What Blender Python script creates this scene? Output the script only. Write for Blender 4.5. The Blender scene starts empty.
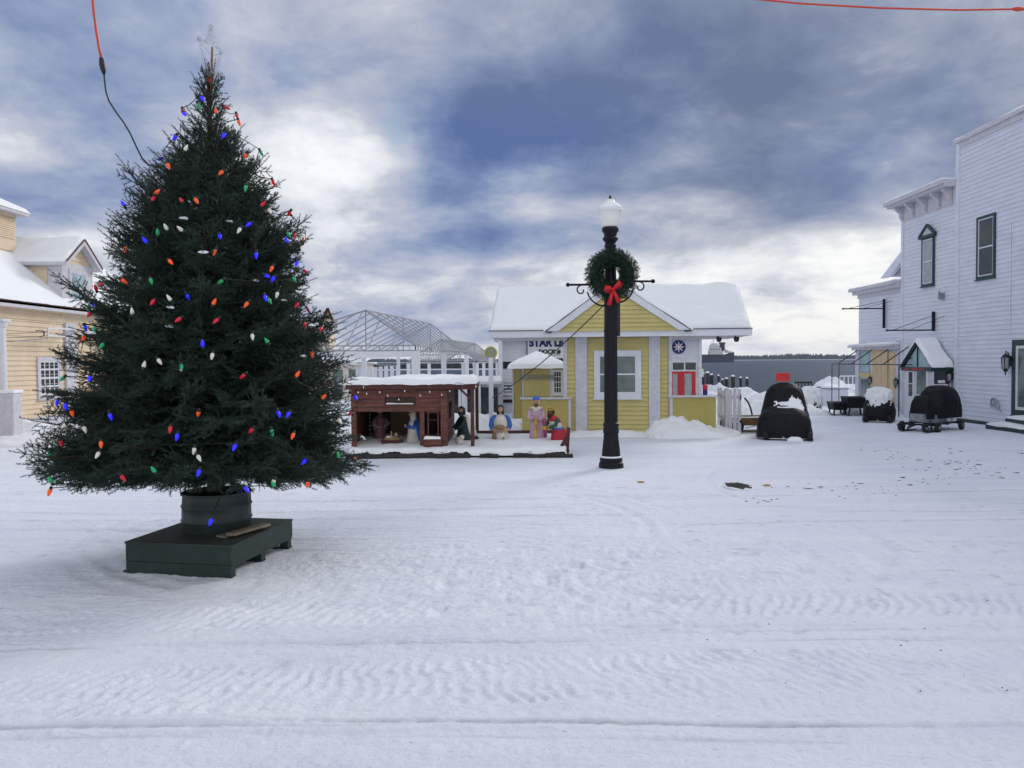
# scene: snowy harbour square with a decorated fir, built in metres, camera looks along +Y
NEED = 13; HAZE = .00009
# cloud banks (negative = darker) and breaks (positive = brighter): (px, py, rx, ry, weight)
BLOBS = [
 (480, 135, 100, 75, -.28), (640, 110, 230, 75, -.40), (800, 190, 190, 36, -.40), (900, 90, 170, 60, -.12), (545, 235, 70, 16, -.14), (460, 240, 60, 16, -.2),
 (60, 195, 130, 42, -.46), (90, 75, 170, 60, -.30), (455, 185, 60, 45, -.25),
 (335, 150, 80, 48, .55), (15, 145, 50, 25, .50), (330, 30, 150, 40, .14), (640, 205, 120, 14, .22), (560, 285, 200, 16, .12), (280, 200, 70, 25, .2), (700, 262, 260, 24, .26), (800, 318, 190, 30, .42), (75, 240, 60, 16, .35),
 (470, 215, 60, 14, .2),
]
import bpy, math, random
import numpy as np
from mathutils import Vector, Matrix
random.seed(7)
rng = np.random.default_rng(11)
S = bpy.context.scene
COL = S.collection
# ------------------------------------------------------------------ camera
CAM_H = 2.1; FPX = 800.0
PITCH = math.atan(23.3/800); ROLL = math.radians(.4)
_R0 = np.array([1, 0, 0.]); _U0 = np.array([0, math.sin(PITCH), math.cos(PITCH)]); _F = np.array([0, math.cos(PITCH), -math.sin(PITCH)])
_R = math.cos(ROLL)*_R0-math.sin(ROLL)*_U0; _U = math.sin(ROLL)*_R0+math.cos(ROLL)*_U0
_C = np.array([0, 0, CAM_H])
cd = bpy.data.cameras.new('camera'); cam = bpy.data.objects.new('camera', cd); COL.objects.link(cam)
cd.sensor_width = 36; cd.lens = FPX/1024*36; cd.clip_start = .1; cd.clip_end = 20000
cam.matrix_world = Matrix(((_R[0], _U[0], -_F[0], 0), (_R[1], _U[1], -_F[1], 0), (_R[2], _U[2], -_F[2], CAM_H), (0, 0, 0, 1)))
S.camera = cam
def ray(px, py): return _F+(px-512)/FPX*_R+(384-py)/FPX*_U
def G(px, py, z=0.): d = ray(px, py); return _C+d*(z-CAM_H)/d[2]
def onx(px, py, X): d = ray(px, py); return _C+d*X/d[0]
def ony(px, py, Y): d = ray(px, py); return _C+d*Y/d[1]
# ------------------------------------------------------------------ light
SUN_AZ = math.radians(38); SUN_EL = math.radians(27)     # azimuth clockwise from the view direction (+Y)
sd = bpy.data.lights.new('sun', 'SUN'); sun = bpy.data.objects.new('sun', sd); COL.objects.link(sun)
sd.energy = 1.6; sd.angle = math.radians(16); sd.color = (1, .95, .88)
_s = Vector((math.sin(SUN_AZ)*math.cos(SUN_EL), math.cos(SUN_AZ)*math.cos(SUN_EL), math.sin(SUN_EL)))
sun.rotation_euler = _s.to_track_quat('Z', 'Y').to_euler()
S.view_settings.view_transform = 'Standard'; S.view_settings.look = 'None'; S.view_settings.exposure = 0.14; S.view_settings.gamma = 1
S.view_settings.use_curve_mapping = False
S.cycles.max_bounces = 6; S.cycles.diffuse_bounces = 3; S.cycles.glossy_bounces = 2; S.cycles.transmission_bounces = 4
S.cycles.volume_bounces = 0; S.cycles.transparent_max_bounces = 8
S.cycles.use_denoising = True
# ------------------------------------------------------------------ world
W = bpy.data.worlds.new('World'); S.world = W; W.use_nodes = True
nt = W.node_tree; nt.nodes.clear(); L = nt.links
def N(t, **k):
    n = nt.nodes.new(t)
    for a, b in k.items(): setattr(n, a, b)
    return n
def M(op, a, b=None, c=None, clamp=False):
    n = N('ShaderNodeMath', operation=op, use_clamp=clamp)
    for i, v in enumerate((a, b, c)):
        if v is None: continue
        if isinstance(v, (int, float)): n.inputs[i].default_value = v
        else: L.new(v, n.inputs[i])
    return n.outputs[0]
tc = N('ShaderNodeTexCoord'); sep = N('ShaderNodeSeparateXYZ'); L.new(tc.outputs['Generated'], sep.inputs[0])
X, Y, Z = sep.outputs
zz = M('ADD', M('MAXIMUM', Z, 0.0), .26)
cmb = N('ShaderNodeCombineXYZ'); L.new(M('DIVIDE', X, zz), cmb.inputs[0]); L.new(M('DIVIDE', Y, zz), cmb.inputs[1]); cmb.inputs[2].default_value = 3.1
def noise(scale, detail, rough, dist, off=(0, 0, 0), sc=(1, 1, 1)):
    mp = N('ShaderNodeMapping'); mp.inputs['Location'].default_value = off; mp.inputs['Scale'].default_value = sc; L.new(cmb.outputs[0], mp.inputs[0])
    n = N('ShaderNodeTexNoise'); n.inputs['Scale'].default_value = scale; n.inputs['Detail'].default_value = detail
    n.inputs['Roughness'].default_value = rough; n.inputs['Distortion'].default_value = dist; L.new(mp.outputs[0], n.inputs[0]); return n.outputs[0]
n1 = noise(.95, 5, .5, .15, (2.3, 1.1, 0), (1, .8, 1)); n2 = noise(3.2, 11, .62, .18, (5, 3, 0), (1, .9, 1))
B = M('ADD', M('MULTIPLY', M('SUBTRACT', n1, .5), 1.3), M('MULTIPLY', M('SUBTRACT', n2, .5), 1.2))
B = M('ADD', B, .50)
wob = noise(2.4, 6, .55, 0, (9, 4, 0))
def blob(px, py, rx, ry, w, soft=1.0):
    """a cloud bank or a break in the cloud, centred on a compass direction; rx, ry in units of 1/800 rad"""
    c = ray(px, py); c = c/np.linalg.norm(c)
    dx = M('MULTIPLY', M('SUBTRACT', X, float(c[0])), 800./rx); dy = M('MULTIPLY', M('SUBTRACT', Y, float(c[1])), 400./max(rx, ry)); dz = M('MULTIPLY', M('SUBTRACT', Z, float(c[2])), 800./ry)
    d2 = M('ADD', M('ADD', M('MULTIPLY', dx, dx), M('MULTIPLY', dz, dz)), M('MULTIPLY', dy, dy))
    d2 = M('MULTIPLY', d2, M('ADD', .1, M('MULTIPLY', wob, 1.8)))
    return M('MULTIPLY', M('EXPONENT', M('MULTIPLY', d2, -1.0)), w)
for b in BLOBS: B = M('ADD', B, blob(*b))
# horizon brightening
hz = M('EXPONENT', M('MULTIPLY', M('MAXIMUM', Z, 0), -11.0))
B = M('ADD', B, M('MULTIPLY', hz, .36))
# brightness added to the unseen sky behind the camera, lifting snow and facades
B = M('ADD', B, M('MULTIPLY', M('SUBTRACT', 1, M('ADD', M('MULTIPLY', Y, 1.6), .35), clamp=True), .42))
cr = N('ShaderNodeValToRGB'); L.new(B, cr.inputs[0])
cr.color_ramp.elements[0].position = 0.0; cr.color_ramp.elements[0].color = (.095, .15, .32, 1)
cr.color_ramp.elements[1].position = 1.0; cr.color_ramp.elements[1].color = (.86, .88, .91, 1)
for p, c in ((.22, (.17, .235, .42)), (.45, (.31, .37, .52)), (.65, (.48, .51, .60)), (.82, (.70, .72, .77))):
    e = cr.color_ramp.elements.new(p); e.color = (*c, 1)
cg = N('ShaderNodeValToRGB'); L.new(B, cg.inputs[0]); cg.color_ramp.elements[0].color = (.17, .20, .27, 1); cg.color_ramp.elements[1].position = 1; cg.color_ramp.elements[1].color = (.93, .91, .86, 1)
for p, c in ((.22, (.23, .26, .33)), (.45, (.35, .375, .44)), (.65, (.52, .535, .58)), (.82, (.72, .73, .75))):
    e = cg.color_ramp.elements.new(p); e.color = (*c, 1)
n3 = noise(1.1, 4, .5, 0, (12, 7, 0)); gf = M('ADD', M('ADD', M('MULTIPLY', M('SUBTRACT', n3, .5), 1.9), M('MULTIPLY', X, 1.0)), M('ADD', .10, M('MULTIPLY', hz, .35)), clamp=True)
mg = N('ShaderNodeMix', data_type='RGBA'); L.new(gf, mg.inputs['Factor']); L.new(cr.outputs[0], mg.inputs['A']); L.new(cg.outputs[0], mg.inputs['B'])
sky = N('ShaderNodeTexSky', sky_type='NISHITA', sun_disc=False); sky.sun_elevation = SUN_EL; sky.sun_rotation = SUN_AZ
sk = N('ShaderNodeVectorMath', operation='SCALE'); L.new(sky.outputs[0], sk.inputs[0]); sk.inputs['Scale'].default_value = .09
gap = M('ADD', blob(396, 134, 13, 22, .7), M('MULTIPLY', M('SUBTRACT', n2, .60), .9), clamp=True)
mx = N('ShaderNodeMix', data_type='RGBA'); L.new(gap, mx.inputs['Factor']); L.new(mg.outputs['Result'], mx.inputs['A']); L.new(sk.outputs[0], mx.inputs['B'])
bg = N('ShaderNodeBackground'); L.new(mx.outputs['Result'], bg.inputs[0]); bg.inputs[1].default_value = 1.0
wo = N('ShaderNodeOutputWorld'); L.new(bg.outputs[0], wo.inputs[0])
# ------------------------------------------------------------------ materials
def mat(name, col, rough=.7, nscale=0, namt=0., bump=0., bscale=40, metal=0., spec=.4, emit=None, estr=0, alpha=1, trans=0, sc=(1, 1, 1), col2=None, coat=0):
    m = bpy.data.materials.new(name); m.use_nodes = True; t = m.node_tree; b = t.nodes['Principled BSDF']
    b.inputs['Base Color'].default_value = (*col, 1); b.inputs['Roughness'].default_value = rough; b.inputs['Metallic'].default_value = metal
    b.inputs['Specular IOR Level'].default_value = spec
    if coat: b.inputs['Coat Weight'].default_value = coat
    if emit: b.inputs['Emission Color'].default_value = (*emit, 1); b.inputs['Emission Strength'].default_value = estr
    if trans: b.inputs['Transmission Weight'].default_value = trans
    if alpha < 1: b.inputs['Alpha'].default_value = alpha
    if nscale or bump:
        tcn = t.nodes.new('ShaderNodeTexCoord'); mp = t.nodes.new('ShaderNodeMapping'); mp.inputs['Scale'].default_value = sc
        t.links.new(tcn.outputs['Object'], mp.inputs[0])
    if nscale:
        n = t.nodes.new('ShaderNodeTexNoise'); n.inputs['Scale'].default_value = nscale; n.inputs['Detail'].default_value = 6; n.inputs['Roughness'].default_value = .62
        t.links.new(mp.outputs[0], n.inputs[0])
        r = t.nodes.new('ShaderNodeValToRGB'); r.color_ramp.elements[0].position = .3; r.color_ramp.elements[1].position = .7
        a = col2 if col2 else tuple(c*(1-namt) for c in col)
        r.color_ramp.elements[0].color = (*a, 1); r.color_ramp.elements[1].color = (*[min(1, c*(1+namt*.6)) for c in col], 1)
        t.links.new(n.outputs[0], r.inputs[0]); t.links.new(r.outputs[0], b.inputs['Base Color'])
    if bump:
        n = t.nodes.new('ShaderNodeTexNoise'); n.inputs['Scale'].default_value = bscale; n.inputs['Detail'].default_value = 5
        t.links.new(mp.outputs[0], n.inputs[0]); bm = t.nodes.new('ShaderNodeBump'); bm.inputs['Strength'].default_value = bump; bm.inputs['Distance'].default_value = .02
        t.links.new(n.outputs[0], bm.inputs['Height']); t.links.new(bm.outputs[0], b.inputs['Normal'])
    return m
MT = dict(
 snow=mat('snow', (.80, .83, .89), .75, 1.2, .03, .5, 14, spec=.25),
 roofsnow=mat('roof_snow', (.82, .85, .90), .8, .8, .02, .25, 5, spec=.2),
 yellow=mat('yellow_paint', (.54, .465, .19), .6, 1.6, .13, .1, 60),
 yellowpanel=mat('yellow_panel', (.42, .35, .11), .65, 2.2, .10, .1, 30),
 peach=mat('peach_paint', (.68, .55, .40), .65, 1.4, .10),
 white=mat('white_paint', (.66, .68, .75), .55, 4, .07, .06, 30),
 whitewall=mat('weathered_white_paint', (.66, .70, .80), .6, 1.1, .09, .1, 20, sc=(1, 1, 3)),
 oldwhite=mat('old_white_wood', (.56, .56, .62), .7, 9, .16, .2, 30),
 green=mat('green_trim', (.018, .050, .050), .5, 5, .2),
 black=mat('black_paint', (.012, .014, .02), .45, 8, .3, .1, 50, spec=.4),
 iron=mat('cast_iron', (.008, .009, .014), .5, 20, .3, .15, 60, spec=.22),
 darkglass=mat('dark_glass', (.02, .03, .035), .08, spec=.6),
 midglass=mat('curtained_glass', (.12, .17, .17), .12, 3, .45, spec=.6),
 paleglass=mat('pale_curtained_glass', (.30, .36, .38), .15, 4, .25, spec=.6),
 tealglass=mat('teal_panel', (.30, .45, .50), .45, 2, .2, spec=.6),
 redwood=mat('stained_red_boards', (.15, .055, .040), .65, 2.5, .6, .4, 18, sc=(1, 6, 6)),
 reddark=mat('dark_red_wood', (.085, .022, .022), .6, 5, .35, .2, 30),
 darkboard=mat('dark_interior_board', (.06, .04, .03), .8, 4, .3),  # one dark brown for the stable's back wall and slot back
 tan=mat('particle_board', (.26, .19, .11), .8, 30, .2),
 plywood=mat('plywood', (.64, .49, .30), .65, 1.6, .22, .1, 30, sc=(3, 3, .5)),
 rock=mat('dark_timber_edge', (.035, .032, .035), .85, 9, .5, .6, 20),
 boxgreen=mat('dark_green_painted_plywood', (.015, .033, .031), .6, 6, .35, .3, 25),
 boxtop=mat('worn_green_deck', (.032, .044, .042), .7, 5, .4, .3, 20),
 barrel=mat('grey_green_barrel', (.030, .042, .045), .5, 7, .35, .3, 12),
 plank=mat('old_plank', (.24, .20, .15), .75, 6, .35, .3, 30, sc=(1, 6, 1)),
 bark=mat('bark', (.06, .042, .03), .9, 20, .4, .5, 40),
 stick=mat('bare_wood', (.22, .13, .07), .8, 15, .3),
 tinsel=mat('silver_wire', (.55, .57, .62), .3, metal=.8),
 globe=mat('frosted_white_globe', (.80, .80, .80), .35, spec=.5, coat=.3),
 red=mat('red_ribbon', (.55, .012, .02), .45, 12, .2),
 crate=mat('red_plastic', (.65, .03, .025), .4),
 reddoor=mat('red_door_paint', (.55, .02, .03), .45),
 cover=mat('black_tarp', (.006, .007, .011), .6, 5, .4, .8, 7, spec=.20),
 metal=mat('galvanised_metal', (.27, .29, .32), .45, 8, .2, metal=.4),
 trussmetal=mat('grey_truss_paint', (.30, .32, .35), .5),
 rubber=mat('rubber', (.012, .012, .014), .8),
 cordred=mat('orange_cord', (.55, .06, .03), .5), cordblack=mat('black_cord', (.012, .012, .015), .5),
 piling=mat('dark_wet_piling', (.04, .038, .045), .85, 6, .4, .5, 15),
 shiphull=mat('ship_hull_paint', (.03, .04, .08), .5), shipwhite=mat('ship_white_paint', (.6, .62, .66), .5),
 navy=mat('navy_paint', (.012, .02, .13), .5), signwhite=mat('sign_white', (.72, .73, .76), .5), signred=mat('sign_red', (.5, .03, .05), .5),
 debris=mat('dirt_clods', (.06, .045, .035), .95, 30, .4), leaf=mat('dead_leaf', (.45, .25, .05), .8),
 asphalt=mat('black_road_iron', (.015, .015, .018), .8),
 lantern=mat('lantern_glass', (.35, .36, .38), .2),
 signyellow=mat('yellow_sign', (.45, .45, .06), .5, 25, .3), dirtgrey=mat('grey_stained_deck', (.25, .26, .29), .8, 6, .3),
 skin=mat('painted_skin', (.50, .30, .20), .5), darkskin=mat('painted_dark_skin', (.13, .06, .04), .5), hair=mat('painted_black_hair', (.012, .01, .012), .5), brown=mat('painted_brown', (.10, .05, .03), .6),
 pblue=mat('painted_blue', (.03, .13, .50), .45, 6, .15), pwhite=mat('painted_cream_white', (.66, .62, .56), .5, 6, .08), ppink=mat('painted_pink', (.50, .10, .26), .5, 5, .2),
 plilac=mat('painted_lilac', (.55, .36, .48), .5, 5, .2), pgold=mat('painted_gold', (.50, .30, .05), .45), pyellow=mat('painted_yellow', (.65, .45, .08), .5),
 pred=mat('painted_red', (.45, .02, .035), .45, 6, .2), pgreen=mat('painted_dark_green', (.02, .08, .05), .5), pteal=mat('painted_dark_teal', (.012, .03, .035), .5), pmauve=mat('painted_mauve', (.20, .06, .10), .55, 5, .2), pgrey=mat('painted_grey_lilac', (.22, .17, .19), .6, 6, .2), straw=mat('straw', (.30, .20, .09), .8, 20, .3),
)
def foliage_mat(name, c0, c1):
    m = mat(name, c1, .6, 5.5, 0, spec=.25, col2=c0); return m
MT['fir'] = foliage_mat('fir_needles', (.012, .026, .022), (.048, .078, .058))
MT['wreathgreen'] = foliage_mat('wreath_needles', (.010, .028, .018), (.022, .052, .03))
MT['farwood'] = mat('far_wood', (.035, .045, .05), .9, .05, .3)
# ------------------------------------------------------------------ mesh builder
class MB:
    def __init__(s, frame=None): s.v = []; s.f = []; s.fr = frame
    def add(s, vs, fs):
        o = len(s.v)
        if s.fr is not None: vs = [tuple(s.fr @ Vector(p)) for p in vs]
        s.v += [tuple(map(float, p)) for p in vs]; s.f += [tuple(i+o for i in f) for f in fs]; return s
    def box(s, a, b):
        (x0, y0, z0), (x1, y1, z1) = a, b
        return s.add([(x0, y0, z0), (x1, y0, z0), (x1, y1, z0), (x0, y1, z0), (x0, y0, z1), (x1, y0, z1), (x1, y1, z1), (x0, y1, z1)],
                     [(3, 2, 1, 0), (4, 5, 6, 7), (0, 1, 5, 4), (1, 2, 6, 5), (2, 3, 7, 6), (3, 0, 4, 7)])
    def bbox(s, a, b, r=.01):
        """box with chamfered edges"""
        import bmesh
        bm = bmesh.new(); bmesh.ops.create_cube(bm, size=1)
        a = Vector(a); b = Vector(b); c = (a+b)/2; d = b-a
        for v in bm.verts: v.co = Vector((c[i]+v.co[i]*abs(d[i]) for i in range(3)))
        bmesh.ops.bevel(bm, geom=list(bm.edges), offset=r, segments=2, affect='EDGES', profile=.6)
        bm.verts.index_update(); s.add([tuple(v.co) for v in bm.verts], [[v.index for v in f.verts] for f in bm.faces]); bm.free(); return s
    def ob(s, o, u, n, u0, u1, z0, z1, d0, d1):
        o = np.array(o, float); u = np.array(u, float); n = np.array(n, float); k = np.array([0, 0, 1.])
        P = [o+u*a+n*b+k*c for c in (z0, z1) for a, b in ((u0, d0), (u1, d0), (u1, d1), (u0, d1))]
        return s.add(P, [(3, 2, 1, 0), (4, 5, 6, 7), (0, 1, 5, 4), (1, 2, 6, 5), (2, 3, 7, 6), (3, 0, 4, 7)])
    def beam(s, a, b, w, h=None):
        """rectangular bar from a to b"""
        a = Vector(a); b = Vector(b); h = h or w; d = (b-a).normalized()
        up = Vector((0, 0, 1)) if abs(d.z) < .95 else Vector((0, 1, 0))
        x = d.cross(up).normalized()*w/2; y = x.cross(d).normalized()*h/2
        return s.add([p+q for p in (a, b) for q in (-x-y, x-y, x+y, -x+y)], [(0, 1, 2, 3), (7, 6, 5, 4), (0, 4, 5, 1), (1, 5, 6, 2), (2, 6, 7, 3), (3, 7, 4, 0)])
    def tube(s, pts, r, n=8, cap=True):
        pts = [Vector(p) for p in pts]; rs = r if isinstance(r, (list, tuple)) else [r]*len(pts)
        ring = []; prev = None
        for i, p in enumerate(pts):
            d = (pts[min(i+1, len(pts)-1)]-pts[max(i-1, 0)]).normalized()
            if prev is None: prev = d.cross(Vector((0, 0, 1)) if abs(d.z) < .9 else Vector((1, 0, 0))).normalized()
            x = (prev-d*prev.dot(d)).normalized(); y = d.cross(x); prev = x
            ring.append([p+(x*math.cos(2*math.pi*k/n)+y*math.sin(2*math.pi*k/n))*rs[i] for k in range(n)])
        vs = [q for g in ring for q in g]
        fs = [(i*n+k, i*n+(k+1) % n, (i+1)*n+(k+1) % n, (i+1)*n+k) for i in range(len(pts)-1) for k in range(n)]
        if cap: fs += [tuple(range(n))[::-1], tuple((len(pts)-1)*n+k for k in range(n))]
        return s.add(vs, fs)
    def lathe(s, prof, c=(0, 0, 0), n=20, sx=1, sy=1):
        vs = [(c[0]+r*math.cos(2*math.pi*k/n)*sx, c[1]+r*math.sin(2*math.pi*k/n)*sy, c[2]+z) for r, z in prof for k in range(n)]
        fs = [(i*n+k, i*n+(k+1) % n, (i+1)*n+(k+1) % n, (i+1)*n+k) for i in range(len(prof)-1) for k in range(n)]
        fs += [tuple(range(n))[::-1], tuple((len(prof)-1)*n+k for k in range(n))]
        return s.add(vs, fs)
    def ell(s, c, r, n=12, m=8, rot=None):
        vs = []
        for i in range(m+1):
            t = math.pi*i/m
            for k in range(n):
                p = Vector((r[0]*math.sin(t)*math.cos(2*math.pi*k/n), r[1]*math.sin(t)*math.sin(2*math.pi*k/n), -r[2]*math.cos(t)))
                if rot is not None: p = rot @ p
                vs.append(p+Vector(c))
        fs = [(i*n+k, i*n+(k+1) % n, (i+1)*n+(k+1) % n, (i+1)*n+k) for i in range(m) for k in range(n)]
        return s.add(vs, fs)
    def prism(s, poly, ext):
        """poly: 3D points of a planar polygon, ext: extrusion vector"""
        n = len(poly); ext = Vector(ext); P = [Vector(p) for p in poly]
        return s.add(P+[p+ext for p in P], [tuple(range(n))[::-1], tuple(range(n, 2*n))]+[(i, (i+1) % n, n+(i+1) % n, n+i) for i in range(n)])
    def loft(s, rings, cap=True):
        n = len(rings[0]); vs = [p for g in rings for p in g]
        fs = [(i*n+k, i*n+(k+1) % n, (i+1)*n+(k+1) % n, (i+1)*n+k) for i in range(len(rings)-1) for k in range(n)]
        if cap: fs += [tuple(range(n))[::-1], tuple((len(rings)-1)*n+k for k in range(n))]
        return s.add(vs, fs)
    def build(s, name, m, parent=None, smooth=False, off=None):
        me = bpy.data.meshes.new(name); vs = s.v
        if off is not None: vs = [(a-off[0], b-off[1], c-off[2]) for a, b, c in vs]
        me.from_pydata(vs, [], s.f); me.update()
        import bmesh
        bm = bmesh.new(); bm.from_mesh(me); bmesh.ops.recalc_face_normals(bm, faces=bm.faces); bm.to_mesh(me); bm.free()
        if smooth:
            me.shade_smooth() if hasattr(me, 'shade_smooth') else None
            for p in me.polygons: p.use_smooth = True
        me.materials.append(MT[m] if isinstance(m, str) else m)
        o = bpy.data.objects.new(name, me); COL.objects.link(o)
        if parent is not None: o.parent = parent
        return o
def smooth_angle(o, deg=35):
    me = o.data; me.set_sharp_from_angle(angle=math.radians(deg)); return o
def tag(o, label, cat, group=None, kind=None):
    if label: o['label'] = label
    if cat: o['category'] = cat
    if group: o['group'] = group
    if kind: o['kind'] = kind
    return o
def thing(name, label, cat, loc=(0, 0, 0), rz=0, group=None):
    o = bpy.data.objects.new(name, None); COL.objects.link(o); o.location = tuple(float(a) for a in loc); o.rotation_euler = (0, 0, rz)
    o.empty_display_size = .2
    return tag(o, label, cat, group)
def structure(o): o['kind'] = 'structure'; return o
def copy_tree(o, parent=None):
    c = o.copy(); COL.objects.link(c)
    if parent is not None: c.parent = parent
    for ch in list(o.children): copy_tree(ch, c)
    return c
def text_mesh(body, size, m, parent, frame, name='lettering', bold=.0, extrude=.01, sx=1.0):
    cu = bpy.data.curves.new('t', 'FONT'); cu.body = body; cu.size = size; cu.align_x = 'LEFT'; cu.offset = bold; cu.extrude = extrude; cu.resolution_u = 3
    ob = bpy.data.objects.new('t', cu); COL.objects.link(ob)
    dg = bpy.context.evaluated_depsgraph_get(); me = bpy.data.meshes.new_from_object(ob.evaluated_get(dg))
    bpy.data.objects.remove(ob); me.name = name
    me.transform(Matrix.Diagonal((sx, 1, 1, 1))); me.transform(frame); me.materials.clear(); me.materials.append(MT[m])
    o = bpy.data.objects.new(name, me); COL.objects.link(o); o.parent = parent; return o
# smooth value noise (numpy) for terrain and draped things
_perm = rng.permutation(4096)
def vnoise(x, y, seed=0):
    x = np.asarray(x, float); y = np.asarray(y, float); xi = np.floor(x).astype(np.int64); yi = np.floor(y).astype(np.int64)
    fx = x-xi; fy = y-yi; fx = fx*fx*(3-2*fx); fy = fy*fy*(3-2*fy)
    def h(a, b): return _perm[(_perm[(a+seed*17) & 4095]+b) & 4095]/4095.
    return (h(xi, yi)*(1-fx)+h(xi+1, yi)*fx)*(1-fy)+(h(xi, yi+1)*(1-fx)+h(xi+1, yi+1)*fx)*fy
def fbm(x, y, o=4, seed=0):
    s = 0; a = 1; t = 0
    for i in range(o): s = s+a*(vnoise(x*2**i, y*2**i, seed+i*3)-.5); t += a; a *= .55
    return s/t
def grid_mesh(name, V, nu, nv, m, parent=None):
    """V: (nu*nv,3)"""
    me = bpy.data.meshes.new(name); me.vertices.add(nu*nv); me.vertices.foreach_set('co', np.asarray(V, np.float32).ravel())
    i = np.arange((nu-1)*(nv-1)); a = (i//(nv-1))*nv+i % (nv-1)
    q = np.stack([a, a+nv, a+nv+1, a+1], 1).astype(np.int32)
    me.loops.add(len(q)*4); me.polygons.add(len(q)); me.loops.foreach_set('vertex_index', q.ravel()); me.polygons.foreach_set('loop_start', np.arange(len(q), dtype=np.int32)*4)
    me.update(calc_edges=True); me.validate()
    for_s = np.ones(len(q), bool); me.polygons.foreach_set('use_smooth', for_s)
    me.materials.append(MT[m] if isinstance(m, str) else m)
    o = bpy.data.objects.new(name, me); COL.objects.link(o)
    if parent is not None: o.parent = parent
    return o
def snow_slab(name, c00, c10, c11, c01, t, parent=None, nu=40, nv=16, edge=.12, amp=.02, seed=1, kind=None, m='roofsnow'):
    """a blanket of snow over a quadrilateral, rounded at the edges"""
    c00, c10, c11, c01 = [np.array(c, float) for c in (c00, c10, c11, c01)]
    lu = max(np.linalg.norm(c10-c00), .01); lv = max(np.linalg.norm(c01-c00), .01)
    u = np.linspace(0, 1, nu)[:, None, None]; v = np.linspace(0, 1, nv)[None, :, None]
    # crowd samples to the edges
    u = (1-np.cos(u*np.pi))/2; v = (1-np.cos(v*np.pi))/2
    P = c00*(1-u)*(1-v)+c10*u*(1-v)+c11*u*v+c01*(1-u)*v
    du = np.minimum(u, 1-u)*lu; dv = np.minimum(v, 1-v)*lv
    e = np.sqrt(np.clip(1-(1-np.clip(du/edge, 0, 1))**2, 0, 1))*np.sqrt(np.clip(1-(1-np.clip(dv/edge, 0, 1))**2, 0, 1))
    thv = np.clip(1+.9*fbm(P[..., 0]*1.1+seed*3, P[..., 1]*1.1+P[..., 2]*1.3, 3, seed+20)*2, .55, 1.6)
    cen = P.mean((0, 1)); lip = (1-e[..., 0])**2*fbm(P[..., 0]*3+seed, P[..., 1]*3+P[..., 2]*3, 3, seed+31)*2
    ov = (P-cen); ov[..., 2] = 0; ov /= np.maximum(np.linalg.norm(ov, axis=2, keepdims=True), .01)
    h = t*thv*e[..., 0]+amp*e[..., 0]*fbm(P[..., 0]*1.7+seed, P[..., 1]*1.7+P[..., 2], 4, seed)*2
    P[..., 2] += h-.03*np.abs(lip)*(t > .07); P += ov*(.05*np.clip(lip, -.1, 1)*min(1, t/.1))[..., None]
    # ragged lip
    if parent is None: pass
    o = grid_mesh(name, P.reshape(-1, 3), nu, nv, m, parent)
    return o
def clap(mb, a, b, n, z0, z1, step=.14, lim=None, t=.032):
    """lapped boards between plan points a and b; lim(z) -> (s0, s1) fraction range"""
    a = np.array([a[0], a[1], 0.]); b = np.array([b[0], b[1], 0.]); n = np.array([n[0], n[1], 0.])
    z = z0
    while z < z1-1e-4:
        zt = min(z+step, z1); s0, s1 = lim(z) if lim else (0, 1); s2, s3 = lim(zt) if lim else (0, 1)
        if s1-s0 > .005:
            A = a+(b-a)*s0; Bp = a+(b-a)*s1; A2 = a+(b-a)*min(s2, s3); B2 = a+(b-a)*max(s2, s3); k = np.array([0, 0, 1.])
            mb.add([A+n*.001+k*z, Bp+n*.001+k*z, Bp+n*t+k*z, A+n*t+k*z, A2+n*.004+k*zt, B2+n*.004+k*zt], [(0, 1, 2, 3), (3, 2, 5, 4)])
        z = zt
    return mb
def window(par, o, u, n, w, h, cols=1, rows=2, fw=.1, frame='white', glass='darkglass', name='window', sash='white', bar=.03, head=0):
    """o: centre of the lower edge on the wall surface"""
    f = MB(); 
    f.ob(o, u, n, -w/2, -w/2+fw, 0, h, 0, .05).ob(o, u, n, w/2-fw, w/2, 0, h, 0, .05).ob(o, u, n, -w/2+fw, w/2-fw, h-fw, h, 0, .05).ob(o, u, n, -w/2+fw, w/2-fw, 0, fw, 0, .05)
    f.ob(o, u, n, -w/2-.03, w/2+.03, -.04, 0, 0, .08)
    if head: f.ob(o, u, n, -w/2-.04, w/2+.04, h, h+head, 0, .07)
    fo = f.build(name, frame, par)
    g = MB(); g.ob(o, u, n, -w/2+fw*.9, w/2-fw*.9, fw*.9, h-fw*.9, .003, .018); g.build('pane', glass, fo)
    s = MB(); a, b, c, d = -w/2+fw, w/2-fw, fw, h-fw
    e = bar*1.2
    s.ob(o, u, n, a, a+e, c, d, .018, .038).ob(o, u, n, b-e, b, c, d, .018, .038).ob(o, u, n, a+e, b-e, c, c+e, .018, .038).ob(o, u, n, a+e, b-e, d-e, d, .018, .038)
    for i in range(1, cols): x = a+(b-a)*i/cols; s.ob(o, u, n, x-bar/2, x+bar/2, c+e, d-e, .018, .032)
    for j in range(1, rows): z = c+(d-c)*j/rows; s.ob(o, u, n, a+e, b-e, z-bar*.7, z+bar*.7, .018, .036)
    s.build('sash', sash, fo)
    return fo
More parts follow.
